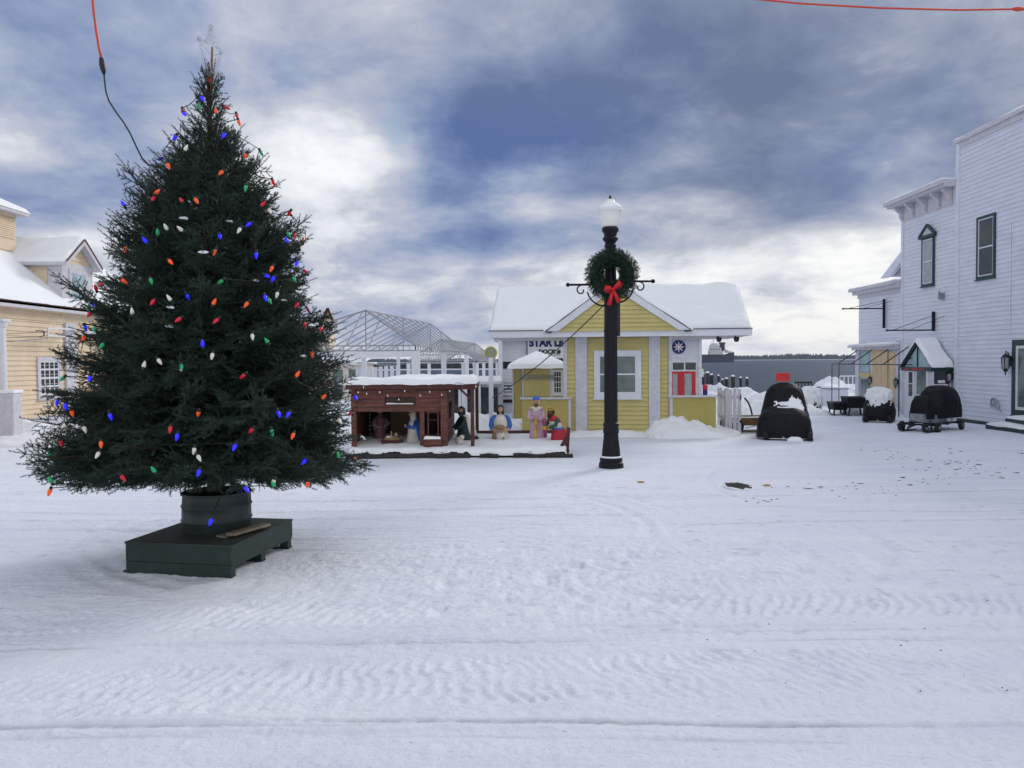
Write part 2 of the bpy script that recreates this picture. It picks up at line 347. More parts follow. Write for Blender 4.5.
# ================================================================== GROUND
def hgt(x, y):
    x = np.asarray(x, float); y = np.asarray(y, float)
    h = fbm(x*.25, y*.25, 3, 1)*.08+fbm(x*1.1, y*1.1, 4, 2)*.022
    fine = np.clip((16-y)/8, 0, 1)
    h = h*np.clip((60-y)/20, 0, 1)
    # trampled area right of the tree stand
    tr = np.exp(-(((x-.2)/2.6)**2+((y-7.6)/1.5)**2)**1.5)
    tr2 = np.exp(-(((x-4.4)/2.4)**2+((y-8.2)/1.9)**2)**1.5)
    lump = fbm(x*5.5, y*4.2, 4, 5)
    h = h+(tr*.058+tr2*.025)*(np.abs(lump)*1.6-.10)+fine*fbm(x*3, y*6, 3, 8)*.014
    h = h+fine*.016*np.abs(fbm(x*11, y*12, 4, 9))*2
    # foot holes
    pock = np.clip(vnoise(x*3.2, y*3.6, 31)-.70, 0, 1)*(.30*tr+.16*tr2+.03*fine*(vnoise(x*.5, y*.5, 33) > .5))
    h = h-pock*.65
    # tread band of a tracked machine (chevron ridges)
    yc = 5.20+.03*x+.05*np.sin(x*.7); w = np.abs(y-yc)
    band = np.clip((.40-w)/.06, 0, 1)*np.clip(.75+2.6*fbm(x*1.3, y*2.5, 3, 12), 0, 1.3)
    ph = x+.30*(y-yc)*np.sin(x*.45+.4)*2+.055*fbm(x*3, y*5, 3, 13)*4
    rid = np.sin(2*np.pi*ph/.115)
    h = h+band*(.0100*np.clip(rid, -.5, 1)-.009)+.011*np.exp(-((w-.45)/.05)**2)*(.6+vnoise(x*4, y*4, 14))
    # second, fainter band
    yc2 = 6.55+.02*x+.12*np.sin(x*.35+1); w2 = np.abs(y-yc2); b2 = np.clip((.34-w2)/.1, 0, 1)*np.clip(vnoise(x*.4, y*.2, 15)*2-.6, 0, 1)
    h = h+b2*(.009*np.sin(2*np.pi*(x-.4*(y-yc2)+.25*fbm(x*2, y*3, 3, 19))/.13)-.006)
    # runner and tyre ruts
    for y0, sl, wd, dp, sd in ((4.53, -.022, .030, .017, 1), (4.60, -.020, .014, .010, 4), (4.40, -.02, .05, .012, 9), (5.86, .004, .035, .016, 2), (6.18, .006, .03, .014, 3), (6.02, .006, .016, .008, 31), (10.1, .02, .06, .020, 5), (10.75, .022, .06, .024, 6), (11.3, .015, .05, .016, 7), (9.3, -.03, .07, .016, 8), (12.2, .03, .08, .02, 11), (8.9, .01, .05, .012, 12)):
        yy = y0+sl*x+.035*np.sin(x*.5+sd)*(y0/6); d = (y-yy)/wd
        am = .35+.9*vnoise(x*.9, x*0+sd, 21)
        dp = dp*.85; h = h-dp*np.exp(-d*d)*am+dp*.5*np.exp(-((np.abs(d)-2.)/.8)**2)*am*(.5+vnoise(x*9, y*9, 22))
    # turning arcs of a sled in the middle of the square
    for cx, cy, R_, sd in ((-1.6, 10.2, 3.3, 1), (-1.5, 10.3, 3.75, 2), (1.2, 9.4, 3.0, 3), (8.5, 13, 5.2, 4)):
        rr = np.hypot(x-cx, (y-cy)*1.05)-R_; a = np.clip(fbm(x*.8, y*.8, 2, 40+sd)*3+.4, 0, 1)
        h = h-.011*np.exp(-(rr/.07)**2)*a+.007*np.exp(-((np.abs(rr)-.14)/.06)**2)*a
    # track that swings round to the right-hand buildings
    rr = np.hypot((x-2), (y-26))-13.0; h = h-.03*np.exp(-(rr/.35)**2)*(x > 3)
    # hollow round the tree stand
    # shore: falls into the lake
    sh = np.where(x > 9.5, 46., 60.); sh = 60-14/(1+np.exp(-(x-9.8)*2.2))
    h = h-3.2*np.clip((y-sh)/3, 0, 1)**1
    return h
gx = np.concatenate([np.linspace(-70, -14, 45)[:-1], np.linspace(-14, -6.5, 50)[:-1], np.linspace(-6.5, 7.5, 760)[:-1], np.linspace(7.5, 22, 150)[:-1], np.linspace(22, 75, 40)])
gy = np.concatenate([np.linspace(-30, 2.5, 16)[:-1], np.linspace(2.5, 4.0, 30)[:-1], np.linspace(4.0, 7.2, 250)[:-1], np.linspace(7.2, 13, 230)[:-1], np.linspace(13, 26, 150)[:-1], np.linspace(26, 70, 100)])
XX, YY = np.meshgrid(gx, gy, indexing='ij'); ZZ = hgt(XX, YY)
def snow_ground_mat():
    m = bpy.data.materials.new('trodden_snow'); m.use_nodes = True; t = m.node_tree; b = t.nodes['Principled BSDF']
    b.inputs['Roughness'].default_value = .7; b.inputs['Specular IOR Level'].default_value = .25
    tcn = t.nodes.new('ShaderNodeTexCoord')
    def ns(sc, det, s=(1, 1, 1), rough=.6):
        mp = t.nodes.new('ShaderNodeMapping'); mp.inputs['Scale'].default_value = s; t.links.new(tcn.outputs['Object'], mp.inputs[0])
        n = t.nodes.new('ShaderNodeTexNoise'); n.inputs['Scale'].default_value = sc; n.inputs['Detail'].default_value = det; n.inputs['Roughness'].default_value = rough
        t.links.new(mp.outputs[0], n.inputs[0]); return n.outputs[0]
    r = t.nodes.new('ShaderNodeValToRGB'); t.links.new(ns(1.1, 8, (.35, 1.3, 1), .65), r.inputs[0])
    r.color_ramp.elements[0].position = .32; r.color_ramp.elements[0].color = (.70, .75, .865, 1)
    r.color_ramp.elements[1].position = .62; r.color_ramp.elements[1].color = (.79, .825, .915, 1)
    # scattered dirty grains pressed into the snow
    r2 = t.nodes.new('ShaderNodeValToRGB'); t.links.new(ns(34, 3, (.5, 1.1, 1)), r2.inputs[0])
    r2.color_ramp.elements[0].position = .23; r2.color_ramp.elements[0].color = (.62, .62, .66, 1); r2.color_ramp.elements[1].position = .34; r2.color_ramp.elements[1].color = (1, 1, 1, 1)
    mx = t.nodes.new('ShaderNodeMix'); mx.data_type = 'RGBA'; mx.blend_type = 'MULTIPLY'; mx.inputs['Factor'].default_value = 1
    t.links.new(r.outputs[0], mx.inputs['A']); t.links.new(r2.outputs[0], mx.inputs['B']); 
    at_ = t.nodes.new('ShaderNodeAttribute'); at_.attribute_name = 'dirt'; mx2 = t.nodes.new('ShaderNodeMix'); mx2.data_type = 'RGBA'; t.links.new(at_.outputs['Fac'], mx2.inputs['Factor']); t.links.new(mx.outputs['Result'], mx2.inputs['A']); mx2.inputs['B'].default_value = (.40, .41, .46, 1)
    t.links.new(mx2.outputs['Result'], b.inputs['Base Color'])
    bm = t.nodes.new('ShaderNodeBump'); bm.inputs['Strength'].default_value = .9; bm.inputs['Distance'].default_value = .02
    t.links.new(ns(28, 6, (1, 1, 1), .7), bm.inputs['Height'])
    bm2 = t.nodes.new('ShaderNodeBump'); bm2.inputs['Strength'].default_value = .8; bm2.inputs['Distance'].default_value = .05
    t.links.new(ns(5, 5, (.6, 1.5, 1), .6), bm2.inputs['Height']); t.links.new(bm2.outputs[0], bm.inputs['Normal'])
    t.links.new(bm.outputs[0], b.inputs['Normal']); return m
MT['ground'] = snow_ground_mat()
g = grid_mesh('ground', np.stack([XX, YY, ZZ], -1).reshape(-1, 3), len(gx), len(gy), 'ground'); g['kind'] = 'structure'
dirt = np.zeros_like(XX)
for y0, sl, wd, st_, sd in ((4.53, -.022, .018, .8, 1), (4.60, -.020, .012, .7, 4), (4.38, -.02, .03, .5, 9), (5.86, .004, .018, .6, 2), (6.18, .006, .02, .5, 3), (6.02, .006, .014, .4, 31), (10.1, .02, .04, .6, 5), (10.75, .022, .04, .7, 6), (11.3, .015, .04, .5, 7), (12.2, .03, .05, .5, 11)):
    yy = y0+sl*XX+.035*np.sin(XX*.5+sd)*(y0/6); dirt += st_*np.exp(-((YY-yy)/wd)**2)*np.clip(vnoise(XX*.8, XX*0+sd, 81)*2.4-.9, 0, 1)*np.clip(.4+vnoise(XX*14, YY*30, 82), 0, 1)
dirt += .8*np.clip(vnoise(XX*7, YY*12, 83)-.80, 0, 1)*4*np.clip(vnoise(XX*.9, YY*.9, 84)*2-.8, 0, 1)*(YY < 14)
att = g.data.attributes.new('dirt', 'FLOAT', 'POINT'); att.data.foreach_set('value', np.clip(dirt, 0, 1).astype(np.float32).ravel())
g['label'] = 'snow covered square with tyre and sled tracks'
def zg(x, y): return float(hgt(np.array([x]), np.array([y]))[0])
# ploughed snow banks -------------------------------------------------
def bank(cx, cy, rx, ry, h, seed, label, rot=0, p=1.6, lump=.35):
    n = 90; u = np.linspace(-1, 1, n)[:, None]+np.zeros((1, n)); v = np.linspace(-1, 1, n)[None, :]+np.zeros((n, 1))
    wv = fbm(u*2+seed, v*2, 3, seed)*.55; r = np.hypot(u, v)*(1+wv)
    c, s = math.cos(rot), math.sin(rot); x = cx+c*u*rx-s*v*ry; y = cy+s*u*rx+c*v*ry
    k = np.clip(1-r**p, 0, 1)*np.clip((1-np.maximum(np.abs(u), np.abs(v)))*7, 0, 1); z = h*k*(1+1.7*lump*fbm(x*1.6, y*1.6, 4, seed+3)*2)+np.clip(k*6, 0, 1)*(.12*min(1, h*2)*np.abs(fbm(x*5, y*5, 4, seed+9))+.02*fbm(x*14, y*14, 2, seed))
    z = z-.06*(k < .02)-.03*(k < .1)
    o = grid_mesh('snow_bank', np.stack([x, y, z+hgt(x, y)*(k < .5)*1.0], -1).reshape(-1, 3), n, n, 'snow'); o['kind'] = 'structure'; o['label'] = label; return o
bank(4.85, 22.0, 1.5, .8, .50, 2, 'heap of snow against the right yellow counter')
bank(3.0, 22.25, 2.6, .5, .17, 3, 'low ridge of snow along the kiosk front')
bank(-.9, 24.6, 2.0, .7, .40, 4, 'snow bank between the pergola and the booth', p=3)
bank(-2.2, 27.4, 2.6, 1.0, .3, 14, 'snow drift before the dark doors', p=3)
bank(8.4, 33.5, 3.2, 3.2, .85, 5, 'large ploughed heap of snow beside the dock', p=1.8)
bank(10.0, 31.0, 2.2, 2.2, .62, 6, 'snow slope behind the gate', p=1.6)
bank(13.6, 30.6, 1.3, 1.0, .55, 7, 'small snow heap by the boarded door')
bank(15.5, 38.5, 3.0, 2.0, .9, 8, 'snow heap near the lake railing')
bank(-14.6, 22.9, 4.0, 1.3, .38, 9, 'snow bank in front of the yellow building')
bank(-11.5, 21.5, 4.5, 1.6, .22, 10, 'low snow ridge left of the tree')
bank(-6.5, 24, 5.0, 2.2, .3, 12, 'low snow ridge behind the stable')
# lake ----------------------------------------------------------------
wm = mat('lake_water', (.062, .088, .130), .45, spec=.012)
t = wm.node_tree; b = t.nodes['Principled BSDF']; tcn = t.nodes.new('ShaderNodeTexCoord'); mp = t.nodes.new('ShaderNodeMapping'); mp.inputs['Scale'].default_value = (.35, 1, 1)
t.links.new(tcn.outputs['Object'], mp.inputs[0]); n_ = t.nodes.new('ShaderNodeTexNoise'); n_.inputs['Scale'].default_value = .55; n_.inputs['Detail'].default_value = 6; n_.inputs['Roughness'].default_value = .6
t.links.new(mp.outputs[0], n_.inputs[0]); bm_ = t.nodes.new('ShaderNodeBump'); bm_.inputs['Strength'].default_value = 1; bm_.inputs['Distance'].default_value = 1.4
t.links.new(n_.outputs[0], bm_.inputs['Height']); t.links.new(bm_.outputs[0], b.inputs['Normal']); MT['water'] = wm
w = MB().add([(-9000, 44, -1.5), (9000, 44, -1.5), (9000, 14000, -1.5), (-9000, 14000, -1.5)], [(0, 1, 2, 3)]).build('lake', 'water'); w['kind'] = 'structure'
# far shore -----------------------------------------------------------
m_ = MB(); m_.box((-2600, 2440, -2.5), (2600, 2900, -.2)); o = m_.build('far_shore', 'snow'); o['kind'] = 'structure'
V = []; n = 1300
xs = np.linspace(-2300, 2300, n)
env = 11+7*np.clip((xs-200)/700, 0, 1)+fbm(xs*.004, xs*0, 3, 50)*14
def treeline(Yd, env, xs, z0, name, label, m, sp):
    mb = MB(); k = 0
    vs = []; fs = []
    for row in range(3):
        for i, x in enumerate(xs):
            h = env[i]*(0.72+.5*rng.random()); r = sp*(.7+.8*rng.random()); y = Yd+row*sp*4+rng.random()*sp*2; x_ = x+rng.normal()*sp*.5
            o_ = len(vs)
            for a in range(5): vs.append((x_+r*math.cos(a*1.257), y+r*math.sin(a*1.257), z0))
            for a in range(5): vs.append((x_+r*.7*math.cos(a*1.257+.4), y+r*.7*math.sin(a*1.257+.4), z0+h*.65))
            vs.append((x_, y, z0+h))
            for a in range(5):
                fs.append((o_+a, o_+(a+1) % 5, o_+5+(a+1) % 5, o_+5+a)); fs.append((o_+5+a, o_+5+(a+1) % 5, o_+10))
    mb.add(vs, fs); o = mb.build(name, m); o['kind'] = 'stuff'; o['label'] = label; return o
treeline(2470, env, xs, -.6, 'far_treeline', 'dark wooded shoreline across the lake', 'farwood', 3.2)
xs2 = np.linspace(-150, -4, 240); treeline(330, 3.0+fbm(xs2*.05, xs2*0, 3, 60)*3, xs2, -1.6, 'near_treeline', 'dark snowy brush on the point behind the pergola', 'farwood', .8)
m_ = MB(); m_.box((-170, 322, -2.5), (2, 345, -1.0)); o = m_.build('point_of_land', 'snow'); o['kind'] = 'structure'
# ship ----------------------------------------------------------------
Ys = 900.; sx = lambda px: float(onx(px, 350, 1)[0]*0+(px-512)/800*Ys)
sh = thing('cargo_ship', 'dark hulled lake freighter with white superstructure out on the water', 'ship', (sx(712), Ys, -1.5))
x0, x1 = sx(672)-sx(712), sx(733)-sx(712)
hull = MB()
def hs(x, w, zt): return [(x, -w, 0), (x, -w, zt), (x, w, zt), (x, w, 0)]
hull.loft([hs(x0, .4, 11), hs(x0+6, 5, 10), hs(x0+14, 7, 9), hs(x1-8, 7, 9), hs(x1-2, 6.5, 11), hs(x1, 5.5, 11.5)]); ho = hull.build('hull', 'shiphull', sh)
sp_ = MB(); a = sx(709)-sx(712); bb = sx(720.5)-sx(712)
sp_.box((a, -5, 9), (bb+2, 5, 13)).box((a+.6, -4.5, 13), (bb, 4.5, 16.5)).box((a+1.5, -4, 16.5), (bb-2, 4, 19.5)).box((a+3, -3, 19.5), (bb-4, 3, 21.5)); sp_.build('superstructure', 'shiphull' if 0 else 'shipwhite', sh)
fn = MB(); fn.box((bb-.4, -2.5, 13), (bb+4.2, 2.5, 22)).box((bb-1, -2.9, 20.6), (bb+4.8, 2.9, 22.6)); fn.build('funnel', 'black', sh)
ms = MB(); ms.beam((a+5, 0, 21), (a+5, 0, 26), .6).beam((a+3.5, 0, 24), (a+6.5, 0, 24), .4).beam((a+2, 0, 19), (a+2, 0, 22.5), .4); ms.build('mast', 'shipwhite', sh)
dk = MB(); dk.box((bb+5.5, -4, 10.8), (x1-2.2, 4, 12.5)).box((bb+6, -3, 12.5), (x1-6, 3, 14)).beam((x1-6, 0, 12), (x1-10, 0, 17), .6); dk.build('deck_house', 'shipwhite', sh)
for k in range(5):
    q = MB(); q.box((a+1.2+k*2.2, -4.6, 14.2), (a+2.2+k*2.2, -4.5, 15.4)); q.build('porthole', 'darkglass', sh)
# pilings in the water --------------------------------------------------
GP = 'dark mooring pilings standing in the water by the dock'
pl = [(703, 374, .13), (707.5, 373, .17), (711.5, 375, .15), (718.5, 376, .10), (726.5, 379, .16), (733, 376.5, .16), (740.6, 378, .11), (747, 378.5, .13), (698, 378, .12), (722.5, 380, .09)]
lab = ['left piling of the cluster beside the white ticket building', 'thickest and tallest piling in the left cluster', 'right piling of the left cluster', 'slim piling just right of the left cluster', 'short stout piling with a snow cap', 'tall stout piling at the centre of the row', 'thin lone piling right of the tall stout one', 'rightmost piling of the row', 'piling half hidden by the white ticket building corner', 'shortest thin piling in the row']
for (px, py, r), lb in zip(pl, lab):
    Yp = 48.0+rng.random()*2; q = ony(px, py, Yp); zt = q[2]+1.5
    r *= .72
    th = thing('mooring_piling', lb, 'piling', (q[0], Yp, -1.5), 0, GP)
    MB().tube([(0, 0, -.5), (0.02, 0, zt*.5), (0, 0, zt)], [r*1.15, r*1.05, r], 9).build('post', 'piling', th)
    MB().lathe([(r*1.02, zt+.001), (r*.95, zt+.05), (r*.5, zt+.09), (.01, zt+.1)], n=9).build('snow_cap', 'roofsnow', th, True)
# ================================================================== KIOSK
KF = Matrix.Translation((-.5527, 22.0234, 0)) @ Matrix.Rotation(-.09836, 4, 'Z'); KI = np.array(KF.inverted())
def kl(px, py, yl):
    d = ray(px, py); c = KI[:3, :3] @ _C+KI[:3, 3]; d = KI[:3, :3] @ d; return c+d*(yl-c[1])/d[1]
kx = lambda px, yl, py=380: float(kl(px, py, yl)[0]); kz = lambda px, py, yl: float(kl(px, py, yl)[2])
kio = thing('kiosk', 'yellow clapboard kiosk with broad snow covered roof and front gable behind the lamp post', 'kiosk', (-.5527, 22.0234, 0), -.09836)
KW = 6.92; RX = 1.89; RUN2 = 3.78; ZE = 2.92; ZR = 4.17
rf = MB(); rf.prism([(0, 0, ZE-.10), (0, RX, ZR-.10), (0, RUN2, ZE-.10), (0, RUN2, ZE), (0, RX, ZR), (0, 0, ZE)], (KW, 0, 0)); roof = rf.build('roof', 'black', kio)
sn = 'snow_cover'
snow_slab(sn, (-.03, -.05, ZE), (KW+.03, -.05, ZE), (KW+.03, RX+.02, ZR+.03), (-.03, RX+.02, ZR+.03), .13, roof, 110, 40, .13, .02, 3)
snow_slab(sn, (-.03, RUN2+.05, ZE), (-.03, RX-.02, ZR+.03), (KW+.03, RX-.02, ZR+.03), (KW+.03, RUN2+.05, ZE), .13, roof, 20, 50, .13, .02, 4)
fa = MB(); fa.box((-.06, -.08, ZE-.19), (KW+.06, -.03, ZE-.012)).box((-.06, -.03, ZE-.19), (-.01, RUN2, ZE-.15)).box((KW+.01, -.03, ZE-.19), (KW+.06, RUN2, ZE-.15)).box((-.06, RUN2, ZE-.19), (KW+.06, RUN2+.05, ZE-.02))
fa.build('fascia', 'white', kio)
q = MB(); q.box((-.07, -.10, ZE-.012), (KW+.07, -.02, ZE+.008)); q.build('drip_edge', 'black', kio)
for xx in (-.035, KW+.035):
    r_ = MB(); r_.prism([(xx-.02, -.02, ZE-.16), (xx-.02, RX, ZR-.16), (xx-.02, RUN2, ZE-.16), (xx-.02, RUN2, ZE-.02), (xx-.02, RX, ZR-.01), (xx-.02, -.02, ZE-.02)], (.04, 0, 0)); r_.build('rake_board', 'white', kio)
for xx, sg in ((-.01, 1), (KW-.03, 1)):
    ge = MB(); ge.prism([(xx, .02, ZE-.14), (xx, RX, ZR-.17), (xx, RUN2-.02, ZE-.14)], (.03, 0, 0)); ge.build('gable_end', 'white', kio)
so = MB(); so.box((0, 0, ZE-.18), (KW, RUN2, ZE-.16)); so.build('soffit', 'oldwhite', kio)
# cross gable
gx0 = kx(547, -.1, 332); gx1 = kx(690, -.1, 330); gc = kx(614.5, -.1, 290); gzt = kz(613, 281, -.1); gz0 = ZE-.03
gt = MB(); inn = .24
z0_, z1_ = gz0-.01, gzt-.20
clap(gt, (gx0+inn, -.10), (gx1-inn, -.10), (0, -1), z0_, z1_, .115, lambda z: tuple(((gc-gx0-inn)/(gx1-gx0-2*inn)*(z-z0_)/(z1_-z0_), 1-(gx1-inn-gc)/(gx1-gx0-2*inn)*(z-z0_)/(z1_-z0_))))
gt.prism([(gx0+inn, -.10, z0_), (gx1-inn, -.10, z0_), (gc, -.10, z1_)], (0, .06, 0)); gt.build('gable_siding', 'yellow', kio)
for xe, sg in ((gx0, 1), (gx1, -1)):
    r_ = MB(); r_.prism([(xe-.0*sg, -.17, gz0-.0), (xe+.30*sg, -.17, gz0), (gc, -.17, gzt-.21), (gc, -.17, gzt)], (0, .08, 0)); r_.build('rake_board', 'white', kio)
cg = MB(); cg.prism([(gx0-.03, -.16, gz0-.03), (gc, -.16, gzt+.015), (gx1+.03, -.16, gz0-.03), (gx1-.1, -.16, gz0-.05), (gc, -.16, gzt-.08), (gx0+.1, -.16, gz0-.05)], (0, 2.2, 0))
cr_ = cg.build('roof', 'black', kio)
for xe, w in ((gx0-.10, 3), (gx1+.10, 4)):
    a = (xe, -.18, gz0-.02); b_ = (gc, -.18, gzt+.01); c_ = (gc, 2.1, gzt+.01); d_ = (xe, 2.1, gz0-.02)
    if w == 3: snow_slab(sn, a, b_, c_, d_, .085, cr_, 30, 20, .07, .01, 5)
    else: snow_slab(sn, a, d_, c_, b_, .085, cr_, 20, 30, .07, .01, 6)
# room
YW = .45; rx0 = kx(563.5, YW, 390); rx1 = kx(671.5, YW, 390); zt = ZE-.185
core = MB(); core.box((rx0+.03, YW, -.2), (rx1-.03, 3.3, zt)); core.build('wall', 'yellow', kio)
sd_ = MB(); clap(sd_, (rx0+.1, YW), (rx1-.1, YW), (0, -1), -.05, zt, .125); clap(sd_, (rx0+.03, 3.3), (rx0+.03, YW), (-1, 0), -.05, zt, .125); clap(sd_, (rx1-.03, YW), (rx1-.03, 3.3), (1, 0), -.05, zt, .125); sd_.build('siding', 'yellow', kio)
for a, b_ in ((563.3, 567.3), (575.5, 587), (649, 660), (668.6, 672)):
    q = MB(); q.box((kx(a, YW-.04, 390), YW-.06, -.1), (kx(b_, YW-.04, 390), YW-.0, zt)); q.build('corner_trim' if b_-a < 5 else 'pilaster', 'oldwhite', kio)
wc = kx(617.5, YW, 375); wz0 = kz(617, 398, YW); wz1 = kz(617, 350.5, YW); ww = kx(641, YW, 375)-kx(594, YW, 375)
window(kio, (wc, YW-.015, wz0), (1, 0, 0), (0, -1, 0), ww, wz1-wz0, 1, 2, .13, 'white', 'midglass')
# counters
for a, b_, ytop, yl, lf in ((670, 716, 395.5, .35, True), (522, 571, 397.5, .25, False)):
    xa, xb = kx(a, yl, 410), kx(b_, yl, 410); zc = kz((a+b_)/2, ytop, yl)
    q = MB(); q.box((xa, yl, -.15), (xb, yl+.07, zc-.05)); c = q.build('counter_panel', 'yellowpanel', kio)
    q = MB(); q.box((xa-.05, yl-.05, zc-.05), (xb+.03, yl+.16, zc)); q.build('counter_top', 'oldwhite', c)
    q = MB(); xx = xa if lf else xb-.07; q.box((xx, yl-.02, -.1), (xx+.07, yl-.002, zc-.06)); q.build('counter_trim', 'oldwhite', c)
for px, py in ((719, 338.5), (736.5, 334.5)):
    p = kl(px, py, .1); q = MB(); q.lathe([(.02, .0), (.06, .02), (.08, .12), (.03, .14)], (p[0], .1, ZE-.36), 10).beam((p[0]-.03, .1, ZE-.24), (p[0]-.03, .1, ZE-.18), .03); q.build('flood_light', 'black', kio)
# ------------------------------------------------------------------ small booth
YB = 27.; bx = lambda px: float(ony(px, 385, YB)[0]); bz = lambda py: float(ony(535, py, YB)[2])
bo = thing('ticket_booth', 'small yellow booth with domed snow on its hip roof and a closed shutter', 'booth', (bx(538), YB, 0))
ox = bx(538); X0, X1 = bx(513)-ox, bx(565)-ox
q = MB(); q.box((X0, 0, -.2), (X1, 1.9, bz(368))); q.build('wall', 'yellowpanel', bo)
q = MB(); q.box((bx(524)-ox, -.03, bz(396)), (bx(550)-ox, 0, bz(369.5))); 
for k in range(1, 5): q.box((bx(524+k*5.2)-ox, -.036, bz(396)), (bx(524+k*5.2)-ox+.02, -.031, bz(370)))
q.build('shutter', 'yellow', bo)
for a, b_ in ((522, 523.8), (550, 552.6), (512.2, 513.6)): q = MB(); q.box((bx(a)-ox, -.045, -.1), (bx(b_)-ox, 0, bz(368))); q.build('trim', 'oldwhite', bo)
q = MB(); q.box((bx(508)-ox, -.32, bz(367.5)), (bx(568)-ox, 2.2, bz(365.3))); ro = q.build('roof', 'white', bo)
n = 40; u = np.linspace(-1, 1, n)[:, None]+np.zeros((1, n)); v = np.linspace(-1, 1, n)[None]+np.zeros((n, 1)); r_ = np.maximum(np.abs(u), np.abs(v))
xa, xb = bx(507)-ox, bx(569)-ox; zz_ = bz(365.5)+(bz(351)-bz(366))*np.clip(1-r_, 0, 1)**.85+.10*np.sqrt(np.clip(1-((r_-.92)/.08).clip(0, 1)**2, 0, 1))-.1+.03*fbm(u*3, v*3, 3, 5)
grid_mesh('snow_cover', np.stack([(xa+xb)/2+u*(xb-xa)/2, .95+v*1.32, zz_], -1).reshape(-1, 3), n, n, 'roofsnow', ro)
window(bo, (bx(557.5)-ox, -.0, bz(394.5)), (1, 0, 0), (0, -1, 0), .36, bz(370)-bz(394.5), 3, 4, .05, 'white', 'darkglass', bar=.018)
for k in range(7):
    px = 520+k*5.3; q = MB(); q.box((bx(px)-ox, -.12, bz(379.5)), (bx(px+2.6)-ox, -.05, bz(375.3))).box((bx(px)-ox+.02, -.05, bz(376.8)), (bx(px)-ox+.05, 0, bz(376))); q.build('bracket', 'metal', bo)
# ------------------------------------------------------------------ white ticket building
YS = 32.; tx = lambda px: float(ony(px, 360, YS)[0]); tz = lambda py, px=600: float(ony(px, py, YS)[2])
st = thing('dock_building', 'white clapboard dock building with round star emblem and red doors behind the kiosk', 'building', (tx(600), YS, 0))
o0 = tx(600); X0, X1 = tx(502)-o0, tx(701)-o0; ZT = tz(339.5)+.25
q = MB(); q.box((X0, 0, -.4), (X1, 4, ZT-.25)); q.build('wall', 'white', st)
q = MB(); clap(q, (X0, 0), (X1, 0), (0, -1), -.3, ZT-.25, .13); clap(q, (X1, 0), (X1, 4), (1, 0), -.3, ZT-.25, .13); q.build('siding', 'white', st)
q = MB(); q.box((tx(494)-o0, -.5, ZT-.25), (X1+.06, 4.1, ZT-.10)); ro = q.build('roof', 'oldwhite', st)
snow_slab('snow_cover', (tx(494)-o0, -.5, ZT-.1), (X1+.06, -.5, ZT-.1), (X1+.06, 4.1, ZT-.1), (tx(494)-o0, 4.1, ZT-.1), .14, ro, 60, 20)
q = MB(); q.box((X1-.10, -.05, -.3), (X1+.02, -.0, ZT-.25)); q.build('corner_board', 'white', st)
q = MB(); q.box((tx(498.5)-o0, -.45, -.3), (tx(502.5)-o0, -.3, ZT-.25)); q.build('porch_post', 'white', st)
# left service windows
window(st, (tx(508)-o0, 0, tz(394)), (1, 0, 0), (0, -1, 0), .52, tz(380)-tz(394), 1, 1, .05, 'white', 'darkglass')
q = MB(); q.box((tx(502.5)-o0, -.22, tz(398.5)), (tx(513)-o0, -.03, tz(396))); q.build('shelf', 'oldwhite', st)
q = MB(); q.box((tx(503)-o0, -.06, tz(402)), (tx(513)-o0, -.03, tz(399))); q.build('skirt_panel', 'black', st)
q = MB(); q.box((tx(503)-o0, -.05, tz(368)), (tx(524)-o0, -.03, tz(361))); q.build('dark_opening', 'black', st)
# sign
sg = MB(); sg.box((tx(527.5)-o0, -.09, tz(358)), (tx(612)-o0, -.03, tz(334.5))); sgo = sg.build('sign_board', 'signwhite', st)
q = MB(); q.box((tx(526.6)-o0, -.10, tz(361)), (tx(527.5)-o0, -.03, tz(334))).box((tx(527.5)-o0, -.10, tz(361.4)), (tx(612)-o0, -.03, tz(358))); q.build('sign_border', 'black', sgo)
def face(px, py, dz=-.092): return Matrix.Translation((tx(px)-o0, dz, tz(py, px))) @ Matrix.Rotation(math.pi/2, 4, 'X')
text_mesh('STAR LINE', .42, 'navy', sgo, face(529.5, 346.3), bold=.026, extrude=.006, sx=.90)
text_mesh('DOCK #', .225, 'black', sgo, face(538.5, 353.6), bold=.014, extrude=.006, sx=1.02)
q = MB(); q.beam((tx(541.0)-o0, -.10, tz(354.7)), (tx(561)-o0, -.10, tz(354.7)), .012); q.build('underline', 'black', sgo)
# emblem
ec = Vector((tx(678.5)-o0, -.05, tz(347, 678))); em = MB(); R_ = .275
def disc(mb, r, y0, y1, n=32): return mb.prism([(ec.x+r*math.cos(2*math.pi*k/n), y0, ec.z+r*math.sin(2*math.pi*k/n)) for k in range(n)], (0, y1-y0, 0))
disc(em, R_, -.055, -.0); eo = em.build('emblem', 'navy', st)
def star(r0, r1, n, ph=0): return [(ec.x+(r0 if k % 2 == 0 else r1)*math.cos(math.pi*k/n+ph), 0, ec.z+(r0 if k % 2 == 0 else r1)*math.sin(math.pi*k/n+ph)) for k in range(2*n)]
q = MB(); q.prism([(a, -.064, c) for a, b_, c in star(.235, .085, 8, math.pi/2)], (0, .006, 0)); q.build('emblem_star', 'signwhite', eo)
q = MB(); q.prism([(a, -.072, c) for a, b_, c in star(.15, .05, 8, math.pi/2+math.pi/8)], (0, .006, 0)); q.build('emblem_rays', 'signred', eo)
q = MB(); disc(q, .06, -.078, -.073, 16); q.build('emblem_centre', 'signwhite', eo)
